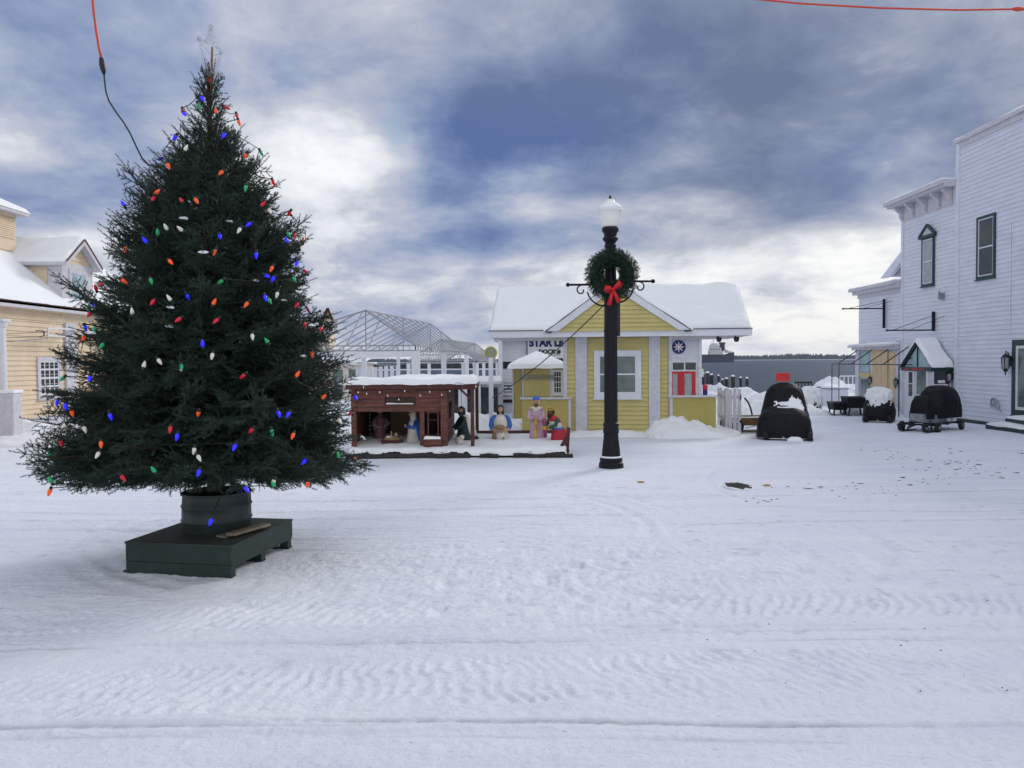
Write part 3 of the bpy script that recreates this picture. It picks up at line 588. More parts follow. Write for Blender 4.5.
# transom and doors
tr = MB(); tr.box((tx(671)-o0, -.06, tz(371.3, 684)), (tx(697)-o0, -.02, tz(361, 684))); tro = tr.build('transom', 'white', st)
for a, b_ in ((672.5, 683.5), (685, 695.5)): q = MB(); q.box((tx(a)-o0, -.07, tz(369.8, 684)), (tx(b_)-o0, -.061, tz(362.6, 684))); q.build('pane', 'darkglass', tro)
for a, b_, g0, g1 in ((662, 682.3, 672.5, 677), (682.8, 695.2, 684.2, 691.2)):
    q = MB(); q.box((tx(a)-o0, -.06, -.2), (tx(b_)-o0, -.02, tz(371.6, 684))); do = q.build('door', 'reddoor', st)
    q = MB(); q.box((tx(g0)-o0, -.066, tz(404)), (tx(g1)-o0, -.061, tz(373.6, 684))); q.build('pane', 'paleglass', do)
for a, b_, c, d_ in ((697.5, 700.5, 363, 368), (697.5, 703, 369, 372.5), (698, 703, 373.5, 377)):
    q = MB(); q.box((tx(a)-o0, -.09, tz(d_, 700)), (tx(b_)-o0, -.06, tz(c, 700))); q.build('notice', 'signwhite', st)
tc_ = thing('trash_can', 'small dark blue and red can at the corner of the white dock building', 'bin', (tx(701.5), YS-.6, 0))
MB().lathe([(.08, -.1), (.09, .3), (.09, .90)], n=14).build('body', 'navy', tc_); MB().lathe([(.10, .901), (.10, 1.08), (.06, 1.12), (.02, 1.13)], n=14).build('lid', 'signred', tc_, True)
# ------------------------------------------------------------------ gate
gt_ = thing('picket_fence', 'weathered white picket gate standing open beside the right counter', 'fence', (5.98, 22.3, 0))
p0, p1 = np.array([0, 0.]), np.array([.62, 3.4]); L_ = np.linalg.norm(p1-p0); dd = (p1-p0)/L_
for k in range(7):
    c = p0+dd*(k*.5+.2); q = MB(Matrix.Translation((c[0], c[1], 0)) @ Matrix.Rotation(math.atan2(dd[1], dd[0]), 4, 'Z')); q.box((-.05, -.012, .02), (.05, .012, 1.22+.03*math.sin(k*2.2))); q.build('picket', 'oldwhite', gt_)
q = MB(); 
for z in (.35, 1.0): q.beam((p0[0]+.03, p0[1], z), (p1[0]+.03, p1[1], z), .04, .08)
q.build('rail', 'oldwhite', gt_)
for k in range(3): q = MB(); q.box((.02+k*.125, -.16, .0), (.118+k*.125, -.13, 1.27+.02*(k % 2))); q.build('board', 'oldwhite', gt_)
q = MB(); q.box((-.02, -.128, 1.0), (.38, -.09, 1.09)).box((-.02, -.128, .33), (.38, -.09, .42)); q.build('rail', 'oldwhite', gt_)
q = MB(); q.box((-.06, -.13, -.1), (.015, -.05, 1.30)); q.build('gate_post', 'oldwhite', gt_)
q = MB(); q.box((.33, -.175, .98), (.37, -.162, 1.10)); q.build('hinge', 'black', gt_); q = MB(); q.box((.33, -.175, .33), (.37, -.162, .42)); q.build('hinge', 'black', gt_)
# ================================================================== LAMP POST
LX, LY = 1.935, 15.655
lp = thing('street_lamp', 'tall black post lamp with a frosted white globe and scrolled banner arms', 'street lamp', (LX, LY, 0))
mz = lambda py: float(ony(611, py, LY)[2])
b0 = MB(); b0.lathe([(.24, -.05), (.245, .03), (.235, .09), (.215, .11), (.225, .14), (.215, .19), (.185, .21), (.178, .30), (.165, .42), (.15, .55), (.142, .66)], n=28); smooth_angle(b0.build('base', 'iron', lp, True))
sc_ = MB(); sc_.lathe([(.212, .192), (.20, .215), (.186, .222)], n=28); sc_.build('snow_ring', 'roofsnow', lp, True)
n = 28; prof = [(.142, .66), (.155, .67), (.155, .73), (.148, .75), (.148, .80), (.155, .82), (.15, .86), (.134, .88), (.130, 2.5), (.118, 3.6), (.098, mz(252)), (.098, mz(248)), (.115, mz(247)), (.115, mz(245)), (.10, mz(244))]
vs = []; 
pole = MB(); rings = []
for r, z in prof:
    rings.append([(r*(1-.045*(k % 2)*(.87 < z < mz(251)))*math.cos(2*math.pi*k/n), r*(1-.045*(k % 2)*(.87 < z < mz(251)))*math.sin(2*math.pi*k/n), z) for k in range(n)])
pole.loft(rings); pole.build('pole', 'iron', lp)
co = MB(); co.lathe([(.10, mz(244)), (.11, mz(242)), (.15, mz(240)), (.15, mz(238)), (.12, mz(236.5)), (.13, mz(233)), (.165, mz(231)), (.165, mz(228.5)), (.15, mz(227.5))], n=24); smooth_angle(co.build('collar', 'iron', lp, True))
gl = MB(); gl.lathe([(.14, mz(227.4)), (.165, mz(226)), (.20, mz(217)), (.215, mz(211.5)), (.235, mz(210.8)), (.235, mz(209.6)), (.22, mz(208.2)), (.17, mz(205.5)), (.11, mz(203.4)), (.085, mz(201.5)), (.08, mz(200)), (.05, mz(199.2)), (.02, mz(199))], n=32); glo = smooth_angle(gl.build('globe', 'globe', lp, True), 50)
s_ = MB(); s_.lathe([(.236, mz(209.5)), (.228, mz(207.6)), (.18, mz(205)), (.12, mz(203)), (.112, mz(202.9))], n=32); s_.build('snow_cap', 'roofsnow', glo, True)
fi = MB(); fi.lathe([(.012, mz(199.3)), (.03, mz(198.6)), (.018, mz(198)), (.032, mz(197)), (.012, mz(195.8)), (.003, mz(194.4))], n=12); fi.build('finial', 'iron', lp, True)
az = mz(283)
for s, yp in ((-1, 284.5), (1, 281.5)):
    a = MB(); az = mz(yp); a.tube([(s*.1, 0, az), (s*.80, 0, az)], .022, 10); a.ell((s*.83, 0, az), (.042, .042, .042), 10, 6); a.lathe([(.04, -.01), (.04, .01)], (s*.74, 0, az), 10)
    ct = MB(); ct.tube([(s*.10, 0, az-.42)]+[(s*(.10+.36*math.sin(t)), 0, az-.42+.36*(1-math.cos(t))) for t in np.linspace(.2, 1.35, 8)], .016, 8)
    ct.tube([(s*(.57+r_*math.cos(t)*1.0), 0, az-.11+r_*math.sin(t)) for t, r_ in zip(np.linspace(math.pi/2, math.pi/2-s*s*5.2, 20), np.linspace(.10, .035, 20))], .014, 8)
    arm = a.build('banner_arm', 'iron', lp, True); ct.build('scroll', 'iron', arm, True)
bx_ = MB(); bx_.bbox((.095, -.02, mz(336)), (.185, .10, mz(296)), .006); bx_.build('control_box', 'black', lp)
for z in (mz(331), mz(300)): ba = MB(); ba.lathe([(.136, -.015), (.136, .015)], (0, 0, z), 20); ba.build('strap', 'iron', lp)
# wreath
WZ = mz(276); wr = thing('wreath', 'round evergreen wreath hung on the lamp post', 'wreath', (LX, LY-.20, WZ))
def needles(A, D, n_per, ln, wd, spread=1.0, lean=.5):
    """A: (k,3) starts, D: (k,3) vectors; returns vertex array for triangles (k*n,3,3)"""
    k = len(A); t = rng.random((k, n_per)); a = rng.random((k, n_per))*2*np.pi
    Dn = D/np.maximum(np.linalg.norm(D, axis=1, keepdims=True), 1e-6)
    ref = np.where(np.abs(Dn[:, 2:3]) < .9, np.array([[0, 0, 1.]]), np.array([[1., 0, 0]])); x = np.cross(Dn, ref); x /= np.linalg.norm(x, axis=1, keepdims=True); y = np.cross(Dn, x)
    base = A[:, None]+D[:, None]*t[..., None]
    rad = x[:, None]*np.cos(a)[..., None]+y[:, None]*np.sin(a)[..., None]
    rad[..., 2] += .25
    d = Dn[:, None]*lean+rad*spread; d /= np.linalg.norm(d, axis=2, keepdims=True)
    l = ln*(.75+.5*rng.random((k, n_per)))[..., None]
    side = np.cross(d, rng.normal(size=d.shape)); side /= np.linalg.norm(side, axis=2, keepdims=True)
    T = np.stack([base-side*wd/2, base+side*wd/2, base+d*l], 2); return T.reshape(-1, 3, 3)
def tri_mesh(name, T, m, parent, quads=False):
    k = len(T); me = bpy.data.meshes.new(name); nv = T.shape[1]; me.vertices.add(k*nv); me.vertices.foreach_set('co', T.astype(np.float32).ravel())
    me.loops.add(k*nv); me.polygons.add(k); me.loops.foreach_set('vertex_index', np.arange(k*nv, dtype=np.int32)); me.polygons.foreach_set('loop_start', np.arange(k, dtype=np.int32)*nv)
    me.update(calc_edges=True); me.materials.append(MT[m]); o = bpy.data.objects.new(name, me); COL.objects.link(o); o.parent = parent; return o
k = 2600; th = rng.random(k)*2*np.pi; ph = rng.random(k)*2*np.pi; rr = .15*np.sqrt(rng.random(k)); RR = .335
er = np.stack([np.cos(th), 0*th, np.sin(th)], 1); et = np.stack([-np.sin(th), 0*th, np.cos(th)], 1); ey = np.array([[0, 1., 0]])
cpos = er*(RR+rr*np.cos(ph))[:, None]+ey*(rr*np.sin(ph))[:, None]; od = er*np.cos(ph)[:, None]+ey*np.sin(ph)[:, None]
D = (et*.7+od*.9+rng.normal(size=(k, 3))*.25); D /= np.linalg.norm(D, axis=1, keepdims=True); D *= (.06+.05*rng.random(k))[:, None]
tri_mesh('greenery', needles(cpos, D, 26, .03, .006), 'wreathgreen', wr)
q = MB(); q.tube([(RR*math.cos(t), 0, RR*math.sin(t)) for t in np.linspace(0, 2*math.pi, 33)], .10, 10, False); q.build('ring', 'wreathgreen', wr, True)
bw = thing('ribbon_bow', 'red ribbon bow tied on the lower part of the evergreen wreath', 'bow', (LX+.0, LY-.40, mz(291))); bw.scale = (.78, .9, .85)
def ribbon(pts, w, th_=.006):
    pts = [Vector(p) for p in pts]; rings = []
    for i, p in enumerate(pts):
        d = (pts[min(i+1, len(pts)-1)]-pts[max(i-1, 0)]).normalized(); s = d.cross(Vector((0, 1, 0))).normalized(); ww_ = w[i] if isinstance(w, (list, tuple)) else w
        rings.append([p-s*ww_/2, p+s*ww_/2, p+s*ww_/2+Vector((0, th_, 0)), p-s*ww_/2+Vector((0, th_, 0))])
    return MB().loft(rings)
for pts in ([(0, 0, 0), (.08, -.05, .07), (.17, -.04, .14), (.20, .0, .13), (.17, .04, .06), (.06, .02, 0)], [(0, 0, 0), (-.09, -.05, .02), (-.18, -.03, .03), (-.19, .02, -.01), (-.10, .03, -.04), (0, .02, -.01)]):
    ribbon(pts, [.05, .10, .12, .10, .10, .05]).build('loop', 'red', bw, True)
for pts in ([(0, -.01, 0), (-.05, -.03, -.15), (-.10, -.02, -.36)], [(0, -.02, 0), (.06, -.03, -.14), (.14, -.03, -.30)]): ribbon(pts, [.05, .08, .11]).build('tail', 'red', bw, True)
MB().ell((0, -.02, 0), (.04, .035, .035)).build('knot', 'red', bw, True)
# cord from the lamp to the sign post
def cat(a, b, sag, n=24): a = np.array(a, float); b = np.array(b, float); return [tuple(a+(b-a)*t-np.array([0, 0, sag*4*t*(1-t)])) for t in np.linspace(0, 1, n)]
pe = ony(492, 398, 20.6)
q = MB().tube(cat((LX-.08, LY-.05, mz(302)), pe, .14), .011, 6).build('power_cord', 'cordblack'); tag(q, 'thin dark cord running from the wreath down to the white post by the shed', 'cord')
# ================================================================== NATIVITY PLATFORM AND STABLE
PX0, PX1, PY0, PY1 = -3.6, 1.22, 17.25, 19.9
pf = thing('display_platform', 'low snow covered platform edged with dark timbers carrying the nativity statues', 'platform', ((PX0+PX1)/2, 18.5, 0))
ocx, ocy = (PX0+PX1)/2, 18.5
q = MB(); q.box((PX0-ocx+.05, PY0-ocy+.08, -.1), (PX1-ocx-.05, PY1-ocy-.05, .12)); q.build('deck', 'rock', pf)
n, m2 = 200, 80; u = np.linspace(PX0, PX1, n)[:, None]+np.zeros((1, m2)); v = np.linspace(PY0+.02, PY1+.1, m2)[None]+np.zeros((n, 1))
PTOP = lambda x, y: .13+.10*np.clip((y-PY0)/1.6, 0, 1)+.03*fbm(np.asarray(x)*2.2, np.asarray(y)*2.2, 3, 71)*2
zz_ = PTOP(u, v); ed = np.clip((v-PY0-.02)/.14+.5*fbm(u*4, u*0, 3, 73)*2, 0, 1); zz_ = (zz_+.02)*np.sqrt(np.clip(1-(1-ed)**2, 0, 1))+.05; zz_ = np.where((u < PX0+.03) | (u > PX1-.03), 0, zz_)
zz_ += .02*fbm(u*9, v*9, 3, 77)
o = grid_mesh('snow_cover', np.stack([u-ocx, v-ocy, zz_], -1).reshape(-1, 3), n, m2, 'snow', pf)
pt = lambda x, y: float(PTOP(np.array([x]), np.array([y]))[0])+.05
for a, b_, r in ((PX0, -.92, .075), (-.70, -.30, .045), (.02, .62, .05), (.60, 1.30, .055)):
    q = MB(); pts = [(x-ocx, PY0-ocy-.01+.02*math.sin(x*5), .045+.018*math.sin(x*9)) for x in np.linspace(a, b_, 9)]; q.tube(pts, [r*(.8+.3*rng.random()) for _ in pts], 8); q.build('edge_timber', 'rock', pf)
ef = thing('broken_bracket', 'broken dark red wooden end bracket at the right end of the platform', 'bracket', (1.20, 17.6, .1))
q = MB(); q.beam((0, 0, -.08), (.04, .02, .52), .075); q.build('upright', 'reddark', ef)
q = MB(); q.beam((-.20, -.1, -.02), (.0, .0, .30), .06); q.build('brace', 'reddark', ef)
q = MB(); q.beam((.0, -.3, .03), (.02, .5, .22), .06, .09); q.build('side_rail', 'reddark', ef)
# stable: front plane y=17.7
SY = 17.72; sxx = lambda px, Y=SY: float(ony(px, 420, Y)[0]); szz = lambda py, Y=SY: float(ony(410, py, Y)[2])
sb = thing('nativity_stable', 'dark red board stable with a flat snow covered roof and open front', 'stable', (sxx(400), SY, .15)); OX = sxx(400); OZ = .15
def SB(): return MB(Matrix.Translation((-OX, -SY, -OZ)))
L0, L1, R1 = sxx(352), sxx(447), sxx(474); YBk = 19.95; ZT_ = szz(385.5)
zA = szz(411.5); 
def planks(mb, x0, x1, z0, z1, y, h=.095, th=.03):
    z = z0; 
    while z < z1-.01:
        zt_ = min(z+h, z1); j = rng.random()*.008; mb.box((x0, y-th-j, z+.003), (x1, y-j*.3, zt_-.004)); z = zt_
    return mb
sl0, sl1, sz0, sz1 = sxx(385), sxx(416), szz(405.5), szz(397)
q = SB(); planks(q, L0, sl0, zA, ZT_, SY); planks(q, sl1, L1, zA, ZT_, SY); planks(q, sl0, sl1, zA, sz0, SY); planks(q, sl0, sl1, sz1, ZT_, SY); q.build('front_boards', 'redwood', sb)
q = SB(); q.box((sl0, SY+.01, sz0), (sl1, SY+.03, sz1)); q.build('slot_back', 'darkboard', sb)
q = SB(); q.box((sl0+.02, SY-.06, sz0), (sl1-.02, SY-.0, sz0+.035)); q.build('ledge', 'redwood', sb)
snow_slab('snow_on_ledge', (sl0+.03-OX, -.06, sz0+.035-OZ), (sl1-.04-OX, -.06, sz0+.035-OZ), (sl1-.04-OX, 0, sz0+.035-OZ), (sl0+.03-OX, 0, sz0+.035-OZ), .035, sb, 30, 8, .04, .01)
for a, b_, zb, zt_, d in ((352, 356.5, .12, ZT_, .02), (420, 424.5, .12, zA, .015), (441, 447.5, .12, ZT_-.05, .05)):
    q = SB(); q.box((sxx(a), SY-.035-d, zb), (sxx(b_), SY+.04, zt_)); q.build('post', 'redwood', sb)
q = SB(); planks(q, sxx(424.5), sxx(441), .15, szz(438), SY-.0); planks(q, sxx(424), sxx(442), .15, szz(437.5), SY-.16); q.box((sxx(424), SY-.16, .2), (sxx(442), SY-.02, szz(438.5))); q.build('manger_box', 'redwood', sb)
snow_slab('snow_on_box', (sxx(424.5)-OX, -.20, szz(438.5)-OZ), (sxx(441.5)-OX, -.20, szz(438.5)-OZ), (sxx(441.5)-OX, -.0, szz(438.5)-OZ), (sxx(424.5)-OX, -.0, szz(438.5)-OZ), .06, sb, 30, 12, .05, .01)
q = SB(); 
for a in (427.5, 437.8): q.beam((sxx(a), SY+.3, .9), (sxx(a), SY+.3, 1.15), .03)
q.box((sxx(426), SY+.03, szz(412.5)-.02), (sxx(440), SY+.05, szz(411.5))); q.beam((sxx(426), SY+.25, szz(421)), (sxx(441), SY+.25, szz(421)), .03)
q.beam((sxx(428), SY+.04, szz(437)), (sxx(428), SY+.04, szz(413)), .03); q.beam((sxx(438), SY+.04, szz(437)), (sxx(438), SY+.04, szz(413)), .03); q.build('window_bars', 'redwood', sb)
# walls
q = SB(); planks(q, L0, L1, .12, ZT_-.03, YBk); q.box((L0+.01, YBk+.002, .12), (L1-.01, YBk+.02, ZT_-.04)); q.build('back_wall', 'darkboard', sb)
q = SB(); q.box((sxx(391, YBk), YBk-.08, .2), (sxx(419, YBk), YBk-.045, 1.25)); q.build('back_panel', 'tan', sb)
for xx, nm in ((L0, 'left'), (L1, 'right')):
    q = SB(); z = .12
    while z < ZT_-.06:
        if nm == 'right' and .72 < z < 1.12:
            q.box((xx-.03, SY+.05, z+.003), (xx+.005, SY+.55, z+.091)); q.box((xx-.03, SY+1.35, z+.003), (xx+.005, YBk, z+.091))
        else: q.box((xx-.03, SY+.05, z+.003), (xx+.005, YBk, z+.091))
        z += .095
    q.build('side_wall', 'redwood', sb)
q = SB(); q.box((sxx(377, 19.4), 19.3, .2), (sxx(380, 19.4), 19.4, ZT_-.1)); q.build('inner_post', 'reddark', sb)
# straw floor
q = SB(); q.box((L0+.03, SY+.1, .10), (L1-.03, YBk-.05, .165)); q.build('floor', 'straw', sb)
# roof
q = SB(); q.box((L0-.10, SY-.14, ZT_-.015), (R1+.04, YBk+.1, ZT_+.035)); ro = q.build('roof', 'reddark', sb)
q = SB(); q.box((L0-.10, SY-.17, ZT_-.07), (R1+.04, SY-.14, ZT_+.03)); q.beam((L1+.02, SY-.1, ZT_-.05), (R1, SY-.1, ZT_-.05), .06, .08); q.beam((R1, SY-.1, ZT_-.05), (R1, YBk, ZT_-.05), .06, .08); q.build('roof_edge', 'reddark', sb)
snow_slab('snow_cover', (L0-.12-OX, -.19, ZT_+.034-OZ), (R1+.05-OX, -.19, ZT_+.034-OZ), (R1+.05-OX, YBk+.1-SY, ZT_+.034-OZ), (L0-.12-OX, YBk+.1-SY, ZT_+.034-OZ), .12, ro, 160, 40, .10, .012, 8)
for (x, y) in ((R1-.03, SY-.08), (R1-.03, YBk)):
    q = SB(); q.box((x-.04, y-.04, .1), (x+.04, y+.04, ZT_-.02)); q.build('porch_post', 'reddark', sb)
q = SB(); q.beam((R1-.32, SY-.08, ZT_-.06), (R1-.05, SY-.08, ZT_-.32), .045); q.beam((R1-.03, SY+.0, ZT_-.32), (R1-.03, SY+.3, ZT_-.06), .045); q.build('brace', 'reddark', sb)
# rail behind the statues
rl = thing('low_rail', 'low dark red rail running behind the nativity statues', 'fence', (.15, 19.75, .2))
x0_, x1_ = R1-.15, 1.15-.15
q = MB(); q.beam((x0_, 0, .14), (x1_, 0, .14), .05, .07); q.build('rail', 'reddark', rl)
for k in range(4): x = x0_+(x1_-x0_)*(k+.2)/3.4; q = MB(); q.box((x-.03, .03, -.12), (x+.03, .07, .17)); q.build('post', 'reddark', rl)
# little white bulbs along the stable
sl = thing('stable_light_string', 'string of small pale bulbs looped over the stable front', 'string lights', (OX, SY-.22, ZT_))
pp = [(358.5, 392), (364, 387), (367, 393.5), (380, 392), (388, 395.5), (399, 399.5), (405, 391), (420.5, 395.5), (430, 392), (442, 395), (450, 391.5), (457, 383.5), (476, 387)]
W3 = [np.array([sxx(a, SY-.22)-OX, 0, szz(b_, SY-.22)-ZT_]) for a, b_ in pp]
q = MB(); pts = []
for a, b_ in zip(W3[:-1], W3[1:]): pts += cat(a+[0, 0, .02], b_+[0, 0, .02], .015, 6)[:-1]
q.tube(pts+[tuple(W3[-1]+[0, 0, .02])], .004, 5); q.build('wire', 'cordblack', sl)
for p in W3: q = MB(); q.ell(p, (.014, .014, .024), 8, 5); q.build('bulb', 'globe', sl, True)
q = MB(); 
# ================================================================== STATUES (painted plastic nativity figures)
def ering(z, cx, cy, rx, ry, n=20, tilt=0): return [(cx+rx*math.cos(2*math.pi*k/n), cy+ry*math.sin(2*math.pi*k/n), z+tilt*math.sin(2*math.pi*k/n)) for k in range(n)]
def hand(mb, c, dirv, s=1.0):
    c = Vector(c); d = Vector(dirv).normalized(); side = d.cross(Vector((0, 0, 1))).normalized() if abs(d.z) < .9 else Vector((1, 0, 0)); up = side.cross(d)
    mb.ell(c, (.022*s, .022*s, .022*s), 8, 5)
    for k, ln in enumerate((.030, .036, .034, .026)):
        b_ = c+side*((k-1.5)*.011*s)+d*.014*s; mb.tube([b_, b_+d*ln*.6*s, b_+d*ln*s-up*.008*s], [.0065*s, .006*s, .004*s], 6)
    mb.tube([c-side*.018*s, c-side*.03*s+d*.018*s, c-side*.028*s+d*.032*s], [.008*s, .007*s, .005*s], 6)
def head(par, c, s, skin, yaw=0, beard=None, hair=None, hairlong=False, veil=None, hat=None, crown=None):
    """head facing -y before yaw"""
    F = Matrix.Translation(c) @ Matrix.Rotation(yaw, 4, 'Z'); b = MB(F)
    b.loft([ering(z*s, 0, cy*s, rx*s, ry*s, 14) for z, cy, rx, ry in ((-.115, .01, .034, .036), (-.06, .008, .034, .036), (-.052, -.012, .04, .055), (-.03, -.012, .055, .068), (0, -.004, .063, .076), (.035, 0, .062, .076), (.065, .004, .05, .06), (.085, .005, .02, .025))])
    b.lathe([(.002, .0), (.012*s, -.018*s), (.004, -.026*s)], (0, -.083*s, .012*s), 8)      # nose
    for q_ in (-1, 1): b.ell((q_*.064*s, .005*s, 0), (.010*s, .014*s, .018*s), 8, 5)
    b.ell((0, -.068*s, -.030*s), (.018*s, .010*s, .005*s), 8, 5)
    e = MB(F)
    for q_ in (-1, 1): e.ell((q_*.024*s, -.072*s, .012*s), (.010*s, .007*s, .006*s), 8, 5); e.box((q_*.024*s-.014*s, -.077*s, .024*s), (q_*.024*s+.014*s, -.062*s, .029*s))
    e.build('eyes', 'hair', par)
    if hair:
        h = MB(F); h.loft([ering(z*s, 0, cy*s, rx*s, ry*s, 16) for z, cy, rx, ry in (([(-.13, .045, .075, .05), (-.06, .035, .085, .06)] if hairlong else [(-.045, .035, .065, .055)])+[(0, .025, .078, .072), (.04, .016, .077, .080), (.075, .008, .062, .068), (.10, .005, .02, .03)])]); h.build('hair', hair, par, True)
    if beard: h = MB(F); h.loft([ering(z*s, 0, cy*s, rx*s, ry*s, 12) for z, cy, rx, ry in ((-.125, -.062, .012, .012), (-.09, -.062, .032, .03), (-.045, -.05, .052, .038), (-.022, -.045, .056, .036))]); h.build('beard', beard, par, True)
    if veil: h = MB(F); h.loft([ering(z*s, 0, cy*s, rx*s, ry*s, 16) for z, cy, rx, ry in ((-.20, .05, .115, .07), (-.11, .04, .095, .07), (-.04, .034, .086, .068), (.02, .024, .083, .078), (.06, .014, .074, .078), (.095, .01, .045, .05), (.105, .01, .01, .01))]); h.build('head_cloth', veil, par, True)
    if hat: h = MB(F); h.lathe([(.075*s, .045*s), (.085*s, .06*s), (.078*s, .10*s), (.05*s, .14*s), (.01, .15*s)], n=16); h.build('hat', hat, par, True); k = MB(F); k.lathe([(.08*s, .04*s), (.088*s, .045*s), (.08*s, .065*s)], n=16); k.build('hat_band', 'pgold', par, True)
    if crown:
        h = MB(F); pts = 10; r = .07*s; h.lathe([(r, .05*s), (r*1.05, .085*s), (r*.95, .085*s)], n=20)
        for k in range(6): a = k*math.pi/3; h.lathe([(.022*s, 0), (.003, .06*s)], (r*math.cos(a), r*math.sin(a), .08*s), 6)
        h.build('crown', crown, par, True)
    b.fr = None
    return b
def arm(mb, pts, r0=.045, r1=.032): mb.tube(pts, list(np.linspace(r0, r1, len(pts))), 10)
def fig(label, px, base, Y, rz, group='nativity statues on the snowy platform'):
    x = float(ony(px, 430, Y)[0]); return thing('nativity_statue', label, 'statue', (x, Y, base), rz, group)
# standing bearded figure inside, left
s = fig('bearded standing statue in pink and mauve robe inside the stable', 380, .17, 18.75, .5)
MB().loft([ering(*r) for r in ((0, 0, 0, .19, .16), (.15, 0, 0, .17, .14), (.42, 0, 0, .14, .12), (.62, 0, -.01, .15, .11), (.70, 0, 0, .12, .09), (.745, 0, 0, .05, .05))]).build('robe', 'pmauve', s, True)
b = head(s, (0, -.02, .86), 1.05, 'skin', 0, 'brown', 'brown'); arm(b, [(-.13, -.05, .5), (-.07, -.17, .46)], .02, .02); hand(b, (-.05, -.19, .47), (.4, -.6, .3)); hand(b, (.06, -.19, .50), (-.4, -.6, .3)); b.build('body', 'skin', s, True); s.scale = (.9, .9, .87)
q = MB(); arm(q, [(-.14, 0, .66), (-.19, -.06, .52), (-.08, -.16, .46)], .06, .045); arm(q, [(.14, 0, .66), (.19, -.06, .54), (.08, -.16, .49)], .06, .045); q.loft([ering(*r) for r in ((.38, 0, .03, .18, .12), (.55, 0, .03, .185, .12), (.69, 0, .02, .14, .10), (.74, 0, .01, .08, .07))]); q.build('cloak', 'pgrey', s, True)
# kneeling woman in blue inside
s = fig('kneeling woman statue in blue cloak and white veil inside the stable', 413.5, .17, 18.35, -.9)
MB().loft([ering(*r) for r in ((0, 0, .06, .15, .26), (.12, 0, .05, .145, .24), (.28, 0, .0, .13, .14), (.50, 0, -.01, .12, .10), (.58, 0, 0, .10, .08), (.62, 0, 0, .04, .04))]).build('robe', 'pwhite', s, True)
q = MB(); q.loft([ering(*r) for r in ((.03, 0, .16, .17, .20), (.2, 0, .10, .155, .16), (.45, 0, .04, .14, .12), (.58, 0, .03, .12, .09), (.63, 0, .02, .07, .06))]); arm(q, [(-.11, 0, .54), (-.14, -.08, .42), (-.03, -.18, .44)], .05, .035); arm(q, [(.11, 0, .54), (.14, -.08, .42), (.03, -.18, .44)], .05, .035); q.build('cloak', 'pblue', s, True)
b = head(s, (0, -.04, .73), .95, 'skin', 0, None, 'brown', True, veil='pwhite'); hand(b, (-.015, -.21, .46), (0, -.5, .9)); hand(b, (.015, -.21, .46), (0, -.5, .9)); b.build('body', 'skin', s, True)
# manger with the baby
x = float(ony(392, 430, 18.1)[0]); s = thing('manger', 'brown manger filled with straw on the stable floor', 'manger', (x, 18.1, .17)); s.scale = (1.15, 1.1, 1.15)
q = MB(); q.loft([[(-.17, -.12, .0), (.17, -.12, 0), (.17, .12, 0), (-.17, .12, 0)], [(-.20, -.15, .14), (.20, -.15, .14), (.20, .15, .14), (-.20, .15, .14)]]); q.build('crib', 'reddark', s)
q = MB(); q.loft([ering(z, 0, 0, rx, ry, 16) for z, rx, ry in ((.141, .19, .14), (.17, .17, .12), (.19, .09, .07))]); q.build('straw', 'straw', s, True)
s = thing('baby_statue', 'baby statue wrapped in white cloth lying in the manger', 'statue', (x, 18.07, .355))
q = MB(Matrix.Rotation(math.pi/2, 4, 'Y') @ Matrix.Rotation(.25, 4, 'Y')); q.loft([ering(*r, 14) for r in ((-.14, 0, 0, .035, .035), (-.08, 0, 0, .055, .05), (.02, 0, 0, .065, .06), (.08, 0, 0, .05, .05))]); q.build('swaddling', 'pwhite', s, True)
b = head(s, (.10, -.01, .09), .62, 'skin', -.3, None, 'brown'); arm(b, [(.02, -.05, .05), (.0, -.09, .10), (.01, -.10, .14)], .016, .012); hand(b, (.01, -.10, .15), (0, 0, 1), .6); b.build('body', 'skin', s, True)
# kneeling shepherd right of the stable
s = fig('kneeling bearded shepherd statue in black and cream under the porch roof', 463.5, .20, 18.55, -1.15)
MB().loft([ering(*r) for r in ((0, 0, .10, .17, .30), (.10, 0, .10, .17, .28), (.28, 0, .05, .155, .19), (.48, 0, .02, .15, .13), (.60, 0, .0, .12, .10), (.65, 0, 0, .05, .05))]).build('tunic', 'pteal', s, True)
q = MB(); q.loft([ering(*r) for r in ((.16, 0, .17, .165, .18), (.34, 0, .12, .165, .16), (.52, 0, .06, .15, .12), (.62, 0, .03, .11, .09), (.66, 0, .02, .06, .05))]); q.build('cape', 'pwhite', s, True)
q = MB(); arm(q, [(-.13, -.02, .56), (-.17, -.12, .40), (-.08, -.24, .34)], .055, .04); arm(q, [(.13, -.02, .56), (.17, -.12, .40), (.08, -.24, .34)], .055, .04); q.build('sleeves', 'pteal', s, True)
b = head(s, (0, -.05, .755), 1.0, 'skin', .5, 'hair', 'hair', True); hand(b, (-.07, -.27, .34), (.2, -1, 0)); hand(b, (.07, -.27, .34), (-.2, -1, 0)); b.build('body', 'skin', s, True)
